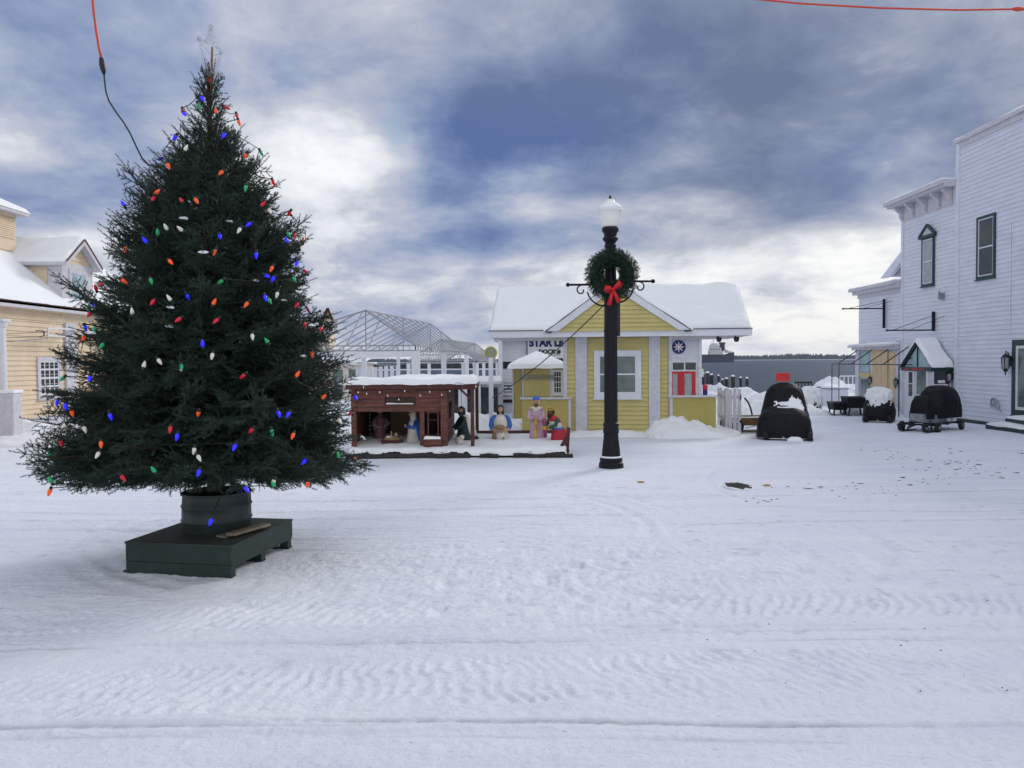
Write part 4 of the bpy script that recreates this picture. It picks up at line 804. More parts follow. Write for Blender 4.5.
# lamb
x = float(ony(459, 430, 17.9)[0]); s = thing('lamb_statue', 'small white lamb statue half sunk in snow before the porch', 'statue', (x, 17.95, .19))
q = MB(Matrix.Rotation(.5, 4, 'Z')); q.loft([[(px_, y_, z_) for (px_, y_, z_) in ((r*math.cos(t)*.8, yy, .12+r*math.sin(t)) for t in np.linspace(0, 2*math.pi, 13)[:-1])] for yy, r in ((-.14, .04), (-.10, .075), (0, .085), (.10, .08), (.14, .03))])
q.loft([[(r*math.cos(t)*.8, yy, .22+r*math.sin(t)+dz) for t in np.linspace(0, 2*math.pi, 11)[:-1]] for yy, r, dz in ((-.10, .045, -.03), (-.15, .05, 0), (-.19, .038, -.01), (-.235, .02, -.025))])
for a, c in ((-.04, -.08), (.04, -.08), (-.04, .09), (.04, .09)): q.tube([(a, c, .10), (a, c+.01, .05), (a, c, -.02)], [.024, .016, .014], 8)
for a in (-1, 1): q.ell((a*.045, -.14, .235), (.028, .012, .012), 8, 4)
q.build('body', 'pwhite', s, True)
# kneeling shepherd in blue with a lamb in the arms
s = fig('kneeling statue with long black hair and blue sleeves holding a white lamb', 500.5, .22, 18.7, .05)
MB().loft([ering(*r) for r in ((0, 0, .04, .19, .22), (.10, 0, .04, .19, .20), (.28, 0, .0, .165, .14), (.46, 0, 0, .17, .12), (.57, 0, 0, .14, .10), (.63, 0, 0, .05, .05))]).build('tunic', 'pwhite', s, True)
q = MB()
for a in (-1, 1): arm(q, [(a*.13, 0, .58), (a*.19, -.01, .50), (a*.225, -.02, .38), (a*.19, -.10, .30)], .06, .05); q.ell((a*.12, 0, .575), (.07, .07, .04))
q.build('sleeves', 'pblue', s, True)
b = head(s, (0, -.03, .75), 1.05, 'skin', 0, None, 'hair', True)
for a in (-1, 1): arm(b, [(a*.19, -.10, .31), (a*.14, -.17, .26), (a*.05, -.20, .27)], .034, .024); hand(b, (a*.035, -.21, .27), (-a, -.15, 0))
b.build('body', 'skin', s, True)
q = MB(); q.ell((-.02, -.20, .34), (.12, .06, .06)); q.build('bundle', 'straw', s, True)
q = MB(); q.ell((.0, -.17, .13), (.10, .07, .13)); q.ell((.04, -.23, .12), (.05, .05, .05)); q.build('held_lamb', 'pwhite', s, True)
q = MB(); q.ell((.06, -.275, .10), (.02, .014, .022)); q.ell((-.03, -.245, .22), (.012, .01, .014)); q.ell((.02, -.24, .22), (.012, .01, .014)); q.build('lamb_face', 'hair', s)
q = MB(); q.loft([ering(*r) for r in ((-.0, -.14, -.02, .06, .17), (.25, -.15, -.02, .045, .10), (.3, -.15, -.02, .03, .06))]); q.build('cloth_fold', 'straw', s, True)
# standing king in pink
s = fig('standing king statue with pink cloak and bright blue turban', 536.5, .22, 18.75, -.1)
MB().loft([ering(*r) for r in ((0, 0, 0, .18, .14), (.15, 0, 0, .165, .13), (.45, 0, 0, .14, .11), (.66, 0, 0, .15, .10), (.75, 0, 0, .11, .09), (.80, 0, 0, .05, .05))]).build('robe', 'plilac', s, True)
q = MB(); q.loft([ering(*r) for r in ((.02, .06, .07, .19, .10), (.30, .05, .07, .19, .10), (.62, .02, .06, .19, .09), (.74, .0, .05, .15, .08), (.79, .0, .04, .08, .06))]); q.build('cloak', 'ppink', s, True)
q = MB(); q.loft([ering(*r, 12) for r in ((.01, 0, -.10, .06, .055), (.3, 0, -.085, .05, .05), (.5, 0, -.08, .02, .04))]); q.build('inner_robe', 'pyellow', s, True)
q = MB(); arm(q, [(-.13, 0, .70), (-.18, -.06, .55), (-.07, -.15, .52)], .055, .045); arm(q, [(.13, 0, .70), (.17, -.06, .55), (.06, -.15, .50)], .055, .045); q.ell((-.08, .02, .76), (.07, .08, .04)); q.build('sleeves', 'plilac', s, True)
q = MB(); q.ell((0, -.02, .765), (.15, .11, .045)); q.ell((0, -.06, .72), (.09, .07, .05)); q.build('collar', 'pwhite', s, True)
b = head(s, (.0, -.03, .90), 1.05, 'darkskin', 0, 'brown', 'pwhite', False, hat='pblue'); hand(b, (-.045, -.18, .52), (.8, -.4, -.1)); hand(b, (.04, -.18, .50), (-.8, -.4, -.1)); b.build('body', 'skin', s, True)
q = MB(); q.lathe([(.02, -.08), (.05, -.05), (.055, 0), (.03, .04), (.04, .06), (.015, .09), (.002, .1)], (0, -.20, .45), 12); q.tube([(0, -.19, .37), (.02, -.19, .25)], [.03, .02], 8); q.build('gift_jar', 'pgold', s, True)
# kneeling king in red
s = fig('kneeling king statue in red robes with a gold crown bending forward', 556.5, .22, 18.45, -.95)
MB().loft([ering(*r) for r in ((0, 0, .10, .17, .24), (.12, 0, .10, .17, .23), (.28, 0, .07, .155, .17), (.34, 0, .03, .13, .12))]).build('robe', 'pred', s, True)
MB().loft([ering(*r) for r in ((.27, 0, .05, .15, .14), (.34, 0, .02, .15, .13))]).build('blue_sash', 'pblue', s, True)
MB().loft([ering(*r) for r in ((.33, 0, .01, .15, .13), (.42, 0, -.03, .16, .12), (.48, 0, -.06, .15, .11))]).build('tunic', 'pwhite', s, True)
MB().loft([ering(*r) for r in ((.46, 0, -.03, .16, .12), (.54, 0, -.07, .15, .11), (.60, 0, -.10, .09, .07), (.62, 0, -.11, .05, .04))]).build('cape', 'pred', s, True)
q = MB(); arm(q, [(-.13, -.08, .54), (-.17, -.16, .40), (-.07, -.27, .34)], .05, .038); q.build('sleeve', 'pgreen', s, True); q = MB(); arm(q, [(.13, -.08, .54), (.17, -.16, .40), (.07, -.27, .34)], .05, .038); q.build('sleeve', 'pgreen', s, True)
b = head(s, (0, -.17, .68), 1.0, 'darkskin', 0, 'hair', 'hair', crown='pgold'); hand(b, (-.04, -.30, .34), (.3, -1, 0)); hand(b, (.04, -.30, .34), (-.3, -1, 0)); b.build('body', 'darkskin', s, True)
q = MB(); q.bbox((-.05, -.40, .30), (.05, -.31, .38), .01); q.build('gift_box', 'pgold', s)
# ================================================================== PERGOLAS
def frame_roof(label, nl, nr, fr, fl, r0, r1, zr, ze, beam, posts, nraft, th_):
    """hip roof skeleton: eave corners (near left, near right, far right, far left), ridge ends r0, r1"""
    cx = (nl[0]+fr[0])/2; cy = (nl[1]+fr[1])/2; T = thing('pergola_frame', label, 'pergola', (cx, cy, 0)); F = Matrix.Translation((-cx, -cy, 0))
    P = {k: np.array([*v, ze]) for k, v in dict(nl=nl, nr=nr, fr=fr, fl=fl).items()}; A = np.array([*r0, zr]); Bq = np.array([*r1, zr])
    q = MB(F); q.beam(A, Bq, th_*1.4, th_*1.8)
    for c, e in (('nl', A), ('nr', A), ('fr', Bq), ('fl', Bq)): q.beam(P[c], e, th_*1.2, th_*1.6)
    q.build('ridge_and_hips', 'trussmetal', T)
    q = MB(F)
    def raft(c0, c1, e0, e1, n):
        """rafters square to the eave c0-c1, rising to the polyline c0-e0-e1-c1"""
        c0, c1, e0, e1 = map(np.array, (c0, c1, e0, e1)); d = c1-c0; Ln = np.linalg.norm(d); d = d/Ln; s0 = (e0-c0)@d; s1 = (e1-c0)@d
        for k in range(1, n):
            s_ = Ln*k/n
            if s_ < s0: top = c0+(e0-c0)*s_/s0
            elif s_ > s1: top = c1+(e1-c1)*(Ln-s_)/(Ln-s1)
            else: top = e0+(e1-e0)*(s_-s0)/max(s1-s0, 1e-3)
            q.beam(c0+d*s_, top, th_, th_*1.3)
    raft(P['nr'], P['fr'], A, Bq, nraft); raft(P['nl'], P['fl'], A, Bq, nraft); raft(P['nl'], P['nr'], A, A, 7); raft(P['fl'], P['fr'], Bq, Bq, 7); q.build('rafters', 'trussmetal', T)
    q = MB(F)
    for dz in (0, -.16):
        for a, b_ in (('nl', 'nr'), ('nr', 'fr'), ('fr', 'fl'), ('fl', 'nl')): q.beam(P[a]+[0, 0, dz], P[b_]+[0, 0, dz], th_*1.1, th_*1.3)
    for a, b_ in (('nl', 'nr'), ('nr', 'fr')):
        L_ = np.linalg.norm(P[b_]-P[a]); n = int(L_/.55)
        for k in range(n+1): c = P[a]+(P[b_]-P[a])*k/n; q.beam(c, c+[0, 0, -.16], th_, th_)
    q.build('eave_rails', 'trussmetal', T)
    q = MB(F)
    for t in np.linspace(0, 1, 3): c = A+(Bq-A)*t; q.beam(c, [c[0], c[1], ze], th_*1.3, th_*1.3)
    q.build('king_posts', 'trussmetal', T)
    q = MB(F)
    for a, b_ in beam: q.beam(np.array([*a, ze-.28]), np.array([*b_, ze-.28]), .16, .18)
    if beam: q.build('beam', 'white', T)
    for (x, y, w) in posts: q = MB(F); q.box((x-w/2, y-w/2, -.3), (x+w/2, y+w/2, ze-.17)); q.build('post', 'white', T)
    return T
frame_roof('bare steel hip roof frame of the larger nearer pergola on white posts', (-8.4, 26), (-3.15, 26.2), (-2.5, 44), (-6.8, 44), (-5.46, 30), (-4.15, 41), 4.02, 2.62, [((-8.4, 26), (-3.15, 26.2)), ((-8.4, 26), (-6.8, 44))],
           [(-8.4, 26, .2), (-3.15, 26.25, .26), (-2.85, 33.5, .2), (-2.5, 44, .24), (-4.75, 33.5, .13), (-7.9, 32, .2), (-7.2, 39, .2)], 14, .034)
frame_roof('smaller steel hip roof frame of the farther pergola near the water', (-6.2, 48), (-2.1, 48), (-1.25, 66), (-5.4, 66), (-4.5, 51), (-2.95, 64), 3.5, 2.15, [], [(-2.1, 48, .2), (-1.9, 54, .2), (-1.6, 60, .2), (-1.25, 66, .2), (-6.2, 48, .2), (-5.9, 57, .2)], 15, .045)
# white rail fence behind the pergola
for i, (xa, xb, Yf, lb) in enumerate(((-5.2, -.1, 39.0, 'snowy white balustrade on the pier behind the stable roof'), (-7.7, -5.7, 40.0, 'row of close set white posts behind the pergola'))):
    T = thing('pier_railing', lb, 'railing', (xa, Yf, 0))
    if i == 0:
        q = MB(); q.box((0, -.04, 1.05), (xb-xa, .06, 1.2)).box((0, -.03, .55), (xb-xa, .03, .63)); q.build('rail', 'white', T)
        q = MB(); snow_slab('snow_cap', (0, -.08, 1.2), (xb-xa, -.08, 1.2), (xb-xa, .1, 1.2), (0, .1, 1.2), .12, T, 60, 8, .06, .03)
        for k in range(17): x = (xb-xa)*k/16; q = MB(); q.box((x-.05, -.03, -.2), (x+.05, .03, 1.05)); q.build('baluster', 'white', T)
    else:
        for k in range(9): x = (xb-xa)*(k/8)**1.2; q = MB(); q.box((x-.09, -.09, -.2), (x+.09, .09, 1.75+.02*k)); q.build('post', 'white', T)
        q = MB(); q.beam((0, 0, 2.05), (xb-xa, 0, 1.85), .05, .06); q.build('top_rail', 'metal', T)
# pale pavilion left, dark glazed shed
def simple_shed(name, label, cat_, px0, px1, pyt, Y, depth, roofz):
    x0 = float(ony(px0, 370, Y)[0]); x1 = float(ony(px1, 370, Y)[0]); zt_ = float(ony((px0+px1)/2, pyt, Y)[2]); T = thing(name, label, cat_, ((x0+x1)/2, Y, 0)); h = (x1-x0)/2
    return T, h, zt_
T, h, zt_ = simple_shed('pale_pavilion', 'low pale cream pavilion with a snowy roof behind the pergola posts', 'pavilion', 300, 361, 365, 44, 4, .3)
q = MB(); q.box((-h, 0, -.3), (h, 4, zt_)); q.build('wall', 'pwhite', T)
q = MB(); q.box((-h-.2, -.3, zt_), (h+.2, 4.2, zt_+.14)); ro = q.build('roof', 'white', T)
snow_slab('snow_cover', (-h-.2, -.3, zt_+.14), (h+.2, -.3, zt_+.14), (h+.2, 4.2, zt_+.5), (-h-.2, 4.2, zt_+.5), .2, ro, 50, 20, .2)
for k in (.55, .8): q = MB(); q.box((-h+2*h*k, -.04, .2), (-h+2*h*k+.5, 0, zt_-.25)); q.build('window', 'midglass', T)
T, h, zt_ = simple_shed('glazed_shed', 'white framed shed with tall black glass doors left of the kiosk', 'shed', 449, 499.5, 381.5, 29.5, 3, .3)
q = MB(); q.box((-h, .05, -.2), (h, 3, zt_-.1)); q.build('wall', 'oldwhite', T)
q = MB(); q.box((-h-.1, -.1, zt_-.1), (h+.1, 3.1, zt_)); ro = q.build('roof', 'white', T)
snow_slab('snow_cover', (-h-.1, -.1, zt_), (h+.1, -.1, zt_), (h+.1, 3.1, zt_), (-h-.1, 3.1, zt_), .12, ro, 50, 16, .1)
for a, b_ in ((.05, .19), (.23, .29), (.36, .58), (.62, .80), (.84, .96)): q = MB(); q.box((-h+2*h*a, .0, -.1), (-h+2*h*b_, .045, zt_-.22)); q.build('glass_door', 'darkglass', T)
for a in (.21, .33, .60, .82): q = MB(); q.box((-h+2*h*a-.05, -.05, -.2), (-h+2*h*a+.05, -.002, zt_-.1)); q.build('frame_post', 'white', T)
# posts in front of it, and the yellow round sign
for i, (px, pt_, Y, w, lb) in enumerate(((463.5, 376, 26.5, .13, 'white post standing before the black glass doors, left one'), (474.5, 377, 25.6, .10, 'thin white post just left of the round sign post'))):
    x = float(ony(px, 380, Y)[0]); z = float(ony(px, pt_, Y)[2])+.4; T = thing('white_post', lb, 'post', (x, Y, 0)); q = MB(); q.bbox((-w/2, -w/2, -.2), (w/2, w/2, z), .008); q.build('shaft', 'white', T); q = MB(); q.bbox((-w/2-.02, -w/2-.02, z), (w/2+.02, w/2+.02, z+.05), .008); q.build('cap', 'white', T)
x = float(ony(491, 380, 21.0)[0]); T = thing('sign_post', 'white post with a round yellow sign at its top', 'sign', (x, 21., 0)); zc = float(ony(491, 353, 21.)[2])
q = MB(); q.bbox((-.06, -.06, -.2), (.06, .06, zc-.12), .008); q.build('shaft', 'white', T)
q = MB(); R_ = .155; q.prism([(R_*math.cos(t), -.02, zc+R_*math.sin(t)) for t in np.linspace(0, 2*math.pi, 25)[:-1]], (0, .03, 0)); d_ = q.build('disc', 'metal', T)
q = MB(); q.tube([(R_*math.cos(t), -.02, zc+R_*math.sin(t)) for t in np.linspace(0, 2*math.pi, 25)], .022, 6, False); q.tube([(.06*math.cos(t), -.03, zc+.06*math.sin(t)) for t in np.linspace(0, 2*math.pi, 15)], .015, 6, False); q.build('ring', 'signyellow', d_, True)
# distant yellow gabled house right of the tree
Yh = 46.; hx = lambda px: float(ony(px, 340, Yh)[0]); hz_ = lambda py: float(ony(327, py, Yh)[2])
T = thing('distant_house', 'distant peach gabled house peeping out right of the tree', 'house', (hx(320), Yh, 0)); oX = hx(320)
x0, x1 = hx(300)-oX, hx(329)-oX
q = MB(); q.box((x0, 0, -.2), (x1, 1.5, hz_(332))); q.build('wall', 'peach', T)
ga = (hx(330)-oX); q = MB(); q.prism([(hx(323)-oX, -.3, hz_(323)), (hx(335)-oX, -.3, hz_(323)), (ga, -.3, hz_(310))], (0, .6, 0)); q.build('gable', 'peach', T)
q = MB(); q.box((hx(325)-oX, -.25, hz_(334)), (hx(333)-oX, .4, hz_(323))); q.build('dormer_wall', 'white', T)
q = MB(); q.box((hx(328.5)-oX, -.3, hz_(332)), (hx(332.3)-oX, -.25, hz_(324))); q.build('window', 'midglass', T)
q = MB(); q.beam((hx(335.4)-oX, -.45, hz_(323.5)), (ga, -.45, hz_(308.8)), .09, .14).beam((hx(322.5)-oX, -.45, hz_(323.5)), (ga, -.45, hz_(308.8)), .09, .14); q.build('rake_board', 'reddark', T)
q = MB(); q.prism([(x0-.4, -.4, hz_(333)), (x1+.1, -.4, hz_(333)), (x1+.1, 1.5, hz_(326)), (x0-.4, 1.5, hz_(326))], (0, 0, .15)); q.build('roof', 'roofsnow', T)
# ================================================================== LEFT YELLOW BUILDING (facade faces +X)
XL = -15.4; lz = lambda px, py, X=XL: float(onx(px, py, X)[2]); ly = lambda px, py=380, X=XL: float(onx(px, py, X)[1])
Y0L, Y1L = 15., 34.; ze = lz(0, 303.5)
B1 = thing('yellow_house', 'pale yellow clapboard building with snowy roof, cupola and dormer left of the tree', 'building', (XL, 24, 0)); F1 = lambda: MB(Matrix.Translation((-XL, -24, 0)))
def o1(x, y, z): return (x-XL, y-24, z)
q = F1(); q.box((XL-5.0, Y0L, -.3), (XL, Y1L, ze)); q.build('wall', 'peach', B1)
q = F1(); clap(q, (XL, Y0L), (XL, Y1L), (1, 0), .35, ze-.0, .155); clap(q, (XL, Y1L), (XL-5.0, Y1L), (0, 1), .35, ze, .155); q.build('siding', 'peach', B1)
q = F1(); q.box((XL, Y0L, -.2), (XL+.05, Y1L, .37)); q.build('foundation_board', 'oldwhite', B1)
q = F1(); q.box((XL, Y0L, ze-.42), (XL+.05, Y1L, ze-.12)).box((XL, Y0L-.1, ze-.12), (XL+.30, Y1L+.1, ze-.02)); q.build('frieze', 'peach', B1)
q = F1(); q.box((XL+.30, Y0L-.1, ze-.10), (XL+.36, Y1L+.1, ze+.10)); q.build('fascia', 'oldwhite', B1)
q = F1(); q.box((XL+.36, Y0L-.1, ze+.07), (XL+.38, Y1L+.1, ze+.10)); q.build('drip_edge', 'reddark', B1)
XRG, ZRG = -17.9, 6.62
q = F1(); q.prism([(XL+.36, Y0L-.1, ze+.0), (XRG, Y0L-.1, ZRG-.15), (XL-5.36, Y0L-.1, ze), (XL-5.36, Y0L-.1, ze+.1), (XRG, Y0L-.1, ZRG), (XL+.36, Y0L-.1, ze+.1)], (0, Y1L-Y0L+.2, 0)); ro = q.build('roof', 'oldwhite', B1)
snow_slab('snow_cover', o1(XL+.40, Y0L-.15, ze+.11), o1(XRG-.02, Y0L-.15, ZRG+.01), o1(XRG-.02, Y1L+.15, ZRG+.01), o1(XL+.40, Y1L+.15, ze+.11), .09, ro, 40, 120, .14, .015, 13)
snow_slab('snow_cover', o1(XRG+.02, Y0L-.15, ZRG+.01), o1(XL-5.4, Y0L-.15, ze+.1), o1(XL-5.4, Y1L+.15, ze+.1), o1(XRG+.02, Y1L+.15, ZRG+.01), .16, ro, 20, 30, .18, .03, 14)
pa, pb = ly(64.5), ly(75); q = F1(); q.box((XL+.02, pa, 0), (XL+.09, pb, ze-.42)); q.build('pilaster', 'oldwhite', B1)
wy0, wy1 = ly(36.5, 380), ly(60, 380); window(B1, o1(XL+.012, (wy0+wy1)/2, lz(36, 399.5)), (0, 1, 0), (1, 0, 0), wy1-wy0, lz(36, 357)-lz(36, 399.5), 4, 4, .13, 'oldwhite', 'darkglass', bar=.04)
window(B1, o1(XL+.012, 19.5, lz(36, 399.5)), (0, 1, 0), (1, 0, 0), wy1-wy0, lz(36, 357)-lz(36, 399.5), 4, 4, .13, 'oldwhite', 'darkglass', bar=.04)
q = F1(); q.box((XL+.06, ly(18.5), .08), (XL+.09, ly(33), .22)); q.build('crawl_vent', 'reddark', B1)
# dormer
XD = XL+.12; dy0, dy1 = ly(62, 300, XD), ly(92, 300, XD); dc = (dy0+dy1)/2; zde = lz(64, 262, XD); zda = float(onx(81.5, 243, XD)[2])
slope = lambda z: XL+.36-(z-ze-.1)/(ZRG-ze-.1)*(XL+.36-XRG)
DM = F1(); DM.box((slope(zde)-.3, dy0, ze-.2), (XD, dy1, zde)); dm = DM.build('dormer', 'peach', B1)
q = F1(); q.box((XD, dy0-.02, ze+.1), (XD+.03, dy0+.42, zde)).box((XD, dy1-.42, ze+.1), (XD+.03, dy1+.02, zde)).box((XD-.45, dy0-.03, ze-.1), (XD, dy0, zde)).box((XD-2.5, dy0-.035, zde-.16), (XD-.45, dy0, zde)).box((XD, dy0+.42, zde-.25), (XD+.03, dy1-.42, zde)); q.build('dormer_trim', 'oldwhite', dm)
q = F1(); clap(q, (XD-2.4, dy0-.004), (XD-.47, dy0-.004), (0, -1), zde-1.7, zde-.17, .2, t=.02); q.build('dormer_siding', 'peach', dm)
q = F1(); q.prism([(XD+.01, dy0, zde), (XD+.01, dy1, zde), (XD+.01, dc, zda-.12)], (-.05, 0, 0)); 
clap(q, (XD+.01, dy0+.25), (XD+.01, dy1-.25), (1, 0), zde+.12, zda-.3, .16, lambda z: (.5*(z-zde)/(zda-.2-zde), 1-.5*(z-zde)/(zda-.2-zde))); q.build('dormer_gable', 'peach', dm)
ww = dy1-dy0-.8; window(B1, o1(XD+.01, dc, lz(66, 306, XD)), (0, 1, 0), (1, 0, 0), ww, zde-.2-lz(66, 306, XD), 2, 2, .1, 'oldwhite', 'tealglass')
for sgn, yy in ((-1, dy0-.22), (1, dy1+.22)):
    xb0, xb1 = slope(zde)-.2, slope(zda)-.2; ov = .25
    pr = [(XD+ov, yy, zde-.14), (XD+ov, dc, zda-.06), (XD+ov, dc, zda+.05), (XD+ov, yy, zde-.03)]
    q = F1(); q.prism(pr, (-3.2, 0, 0)); r1 = q.build('dormer_roof', 'oldwhite', dm)
    a = o1(XD+ov+.02, yy-sgn*0, zde-.03); b_ = o1(XD+ov+.02, dc, zda+.05); c_ = o1(xb1-.3, dc, zda+.05); d_ = o1(xb0-.6, yy, zde-.03)
    if sgn < 0: snow_slab('snow_cover', a, b_, c_, d_, .13, B1, 30, 40, .09, .01, 15)
    else: snow_slab('snow_cover', a, d_, c_, b_, .13, B1, 40, 30, .09, .01, 16)
    q = F1(); q.prism([(XD+ov+.021, yy, zde-.20), (XD+ov+.021, dc, zda-.13), (XD+ov+.021, dc, zda+.04), (XD+ov+.021, yy, zde-.04)], (.03, 0, 0)); q.build('rake_board', 'oldwhite', dm)
    q = F1(); q.beam((XD+ov+.06, yy, zde-.02), (XD+ov+.06, dc, zda+.07), .035); q.build('drip_edge', 'reddark', dm)
# cupola
cx0, cx1, cy0, cy1 = -19.1, -17.0, 24.9, 27.6; zc0, zc1 = 5.75, float(ony(19, 215.5, 27.6)[2])
q = F1(); q.box((cx0, cy0, zc0), (cx1, cy1, zc1)); cu = q.build('cupola', 'peach', B1)
q = F1(); clap(q, (cx0+.1, cy0), (cx1-.1, cy0), (0, -1), zc0+.62, zc1-.1, .07); clap(q, (cx1, cy0+.1), (cx1, cy1-.1), (1, 0), zc0+.62, zc1-.1, .07); q.build('louvre', 'peach', cu)
q = F1(); q.box((cx1-.12, cy0-.03, zc0+.1), (cx1+.03, cy0+.12, zc1)).box((cx0, cy0-.035, zc0+.52), (cx1+.035, cy0+.1, zc0+.62)).box((cx0, cy0-.03, zc1-.1), (cx1+.04, cy0, zc1)).box((cx1, cy0, zc0+.2), (cx1+.03, cy1, zc0+.3)).box((cx1, cy0+.12, zc1-.1), (cx1+.03, cy1, zc1)); q.build('cupola_trim', 'peach', cu)
cxm, cym = (cx0+cx1)/2, (cy0+cy1)/2; e = .32
q = F1(); q.add([(cx0-e, cy0-e, zc1), (cx1+e, cy0-e, zc1), (cx1+e, cy1+e, zc1), (cx0-e, cy1+e, zc1), (cx0-e, cy0-e, zc1+.1), (cx1+e, cy0-e, zc1+.1), (cx1+e, cy1+e, zc1+.1), (cx0-e, cy1+e, zc1+.1)], [(3, 2, 1, 0), (4, 5, 6, 7), (0, 1, 5, 4), (1, 2, 6, 5), (2, 3, 7, 6), (3, 0, 4, 7)]); cr2 = q.build('cupola_roof', 'oldwhite', cu)
n = 30; u = np.linspace(-1, 1, n)[:, None]+np.zeros((1, n)); v = np.linspace(-1, 1, n)[None]+np.zeros((n, 1)); r_ = np.maximum(np.abs(u), np.abs(v)); zz_ = zc1+.10+.75*(1-r_)+.10*np.sqrt(np.clip(1-((r_-.93)/.07).clip(0, 1)**2, 0, 1))
grid_mesh('snow_cover', np.stack([cxm-XL+u*(1.05+e+.02), cym-24+v*(1.35+e+.02), zz_], -1).reshape(-1, 3), n, n, 'roofsnow', B1)
# bracket, columns and wires in front of the facade
T = thing('sign_bracket', 'white hanging sign bracket with a black hook on the yellow building', 'bracket', (XL+.09, ly(71), lz(71, 333)))
zb = lz(60, 329)-lz(71, 333); q = MB()
p = lambda px, py, X=XL+.5: tuple(onx(px, py, X)-np.array([XL+.09, ly(71), lz(71, 333)]))
q.beam(p(76, 329.5), p(48, 328), .05).beam(p(76, 337), p(48, 335.5), .05).beam(p(48, 327.5), p(48, 336.5), .04).beam(p(60, 328.5), p(60, 336.5), .03).beam((0, 0, .1), p(75, 330), .06); q.beam(p(54, 322), p(54, 328), .02); q.build('arm', 'white', T)
q = MB(); q.tube([p(36, 331), p(41, 330.5), p(44, 331.5), p(44, 335.5), p(40, 337)], .022, 6); q.build('hook', 'black', T)
wires = thing('wire_run', 'dark wires strung along the yellow building below its eave', 'wires', (XL+.5, 22, lz(20, 334)))
wo_ = np.array([XL+.5, 22, lz(20, 334)]); q = MB()
for ya, yb in ((332, 331.5), (335.5, 335.8), (341, 338.5)): q.tube([tuple(np.array(c)-wo_) for c in cat(onx(-60, ya+3, XL+.5), onx(48, yb, XL+.5), .03, 16)], .008, 5)
q.build('wire', 'cordblack', wires)
q = MB()
for c in cat(onx(14, 341.4, XL+.5), onx(48, 339, XL+.5), .02, 15): q.ell(np.array(c)-wo_, (.02, .02, .03), 6, 4)
q.build('small_bulbs', 'white', wires)
Yc = 22.7; x = float(ony(2.5, 400, Yc)[0]); zt_ = float(ony(2.5, 321, Yc)[2]); T = thing('porch_column', 'tall round white column at the left edge beside the yellow building', 'column', (x, Yc, 0))
q = MB(); q.lathe([(.16, -.2), (.16, .1), (.13, .14), (.125, zt_-.2), (.16, zt_-.15), (.165, zt_-.02)], n=20); q.build('shaft', 'white', T); q = MB(); q.bbox((-.19, -.19, zt_-.02), (.19, .19, zt_+.06)); q.build('cap', 'white', T)
Yc = 22.0; x = float(ony(10.5, 400, Yc)[0]); zt_ = float(ony(10.5, 391, Yc)[2]); T = thing('gate_pillar', 'short stout white pillar with a rounded cap in front of the tall column', 'pillar', (x, Yc, 0))
q = MB(); q.bbox((-.2, -.2, -.2), (.2, .2, zt_-.06), .02); q.build('shaft', 'oldwhite', T); q = MB(); q.bbox((-.23, -.23, zt_-.06), (.23, .23, zt_+.03), .03); q.build('cap', 'roofsnow', T)
q = MB(); q.box((-2.5, -.03, .2), (-.2, .03, .28)).box((-2.5, -.03, .85), (-.2, .03, .93)); q.build('rail', 'oldwhite', T)
# ================================================================== RIGHT-HAND BUILDINGS (facades face -X)
XR = 14.8; ry = lambda px, py=300, X=XR: float(onx(px, py, X)[1]); rz_ = lambda px, py, X=XR: float(onx(px, py, X)[2])
Ya, Yb, Yc = ry(957), ry(901.5), ry(858, 320); zA, zB, zC = rz_(957, 141), rz_(950, 175.5, XR-.5), rz_(852, 289, XR-.3)
def facing(o, y0, y1, z0, z1, x0=XR): pass
A = thing('tall_white_house', 'tallest white clapboard building with a dark green framed shop window at the right edge', 'building', (XR, 20, 0)); FA = lambda: MB(Matrix.Translation((-XR, -20, 0))); oa = lambda x, y, z: (x-XR, y-20, z)
q = FA(); q.box((XR, 9, -.4), (XR+9, Ya, zA-.05)); q.build('wall', 'whitewall', A)
q = FA(); clap(q, (XR, 9), (XR, Ya-.14), (-1, 0), .10, zA-.12, .142, t=.024); clap(q, (XR+.1, Ya), (XR+9, Ya), (0, 1), 6, zA-.12, .142, t=.024); q.build('siding', 'whitewall', A)
q = FA(); q.box((XR-.065, Ya-.15, 0), (XR+.06, Ya+.03, zA-.125)); q.build('corner_board', 'whitewall', A)
q = FA(); q.box((XR-.12, 8.9, zA-.12), (XR+9.1, Ya+.12, zA)); q.box((XR-.05, 9, zA-.3), (XR, Ya, zA-.12)); co_ = q.build('parapet_cap', 'oldwhite', A)
snow_slab('snow_cover', oa(XR-.12, 8.9, zA), oa(XR+9, 8.9, zA), oa(XR+9, Ya+.12, zA), oa(XR-.12, Ya+.12, zA), .06, co_, 40, 40, .1)
q = FA(); q.box((XR-.06, 9, -.1), (XR, Ya-.15, .10)); q.build('base_board', 'green', A)
window(A, oa(XR-.015, (ry(977.5)+ry(996))/2, rz_(978, 280)), (0, 1, 0), (-1, 0, 0), ry(977.5)-ry(996), rz_(978, 218)-rz_(978, 280), 1, 2, .085, 'green', 'darkglass')
window(A, oa(XR-.015, ry(1014.5)-1.05, rz_(1014, 415)), (0, 1, 0), (-1, 0, 0), 2.1, rz_(1014, 340)-rz_(1014, 415), 1, 1, .17, 'green', 'midglass', bar=.07, name='shop_window')
q = FA(); q.tube([(XR-.035, ry(1012, 220), rz_(1012, 222)), (XR-.035, ry(1012, 220), rz_(1012, 335))], .02, 6); q.build('conduit', 'whitewall', A)
q = FA(); yy = ry(998, 404); z = rz_(998, 404)
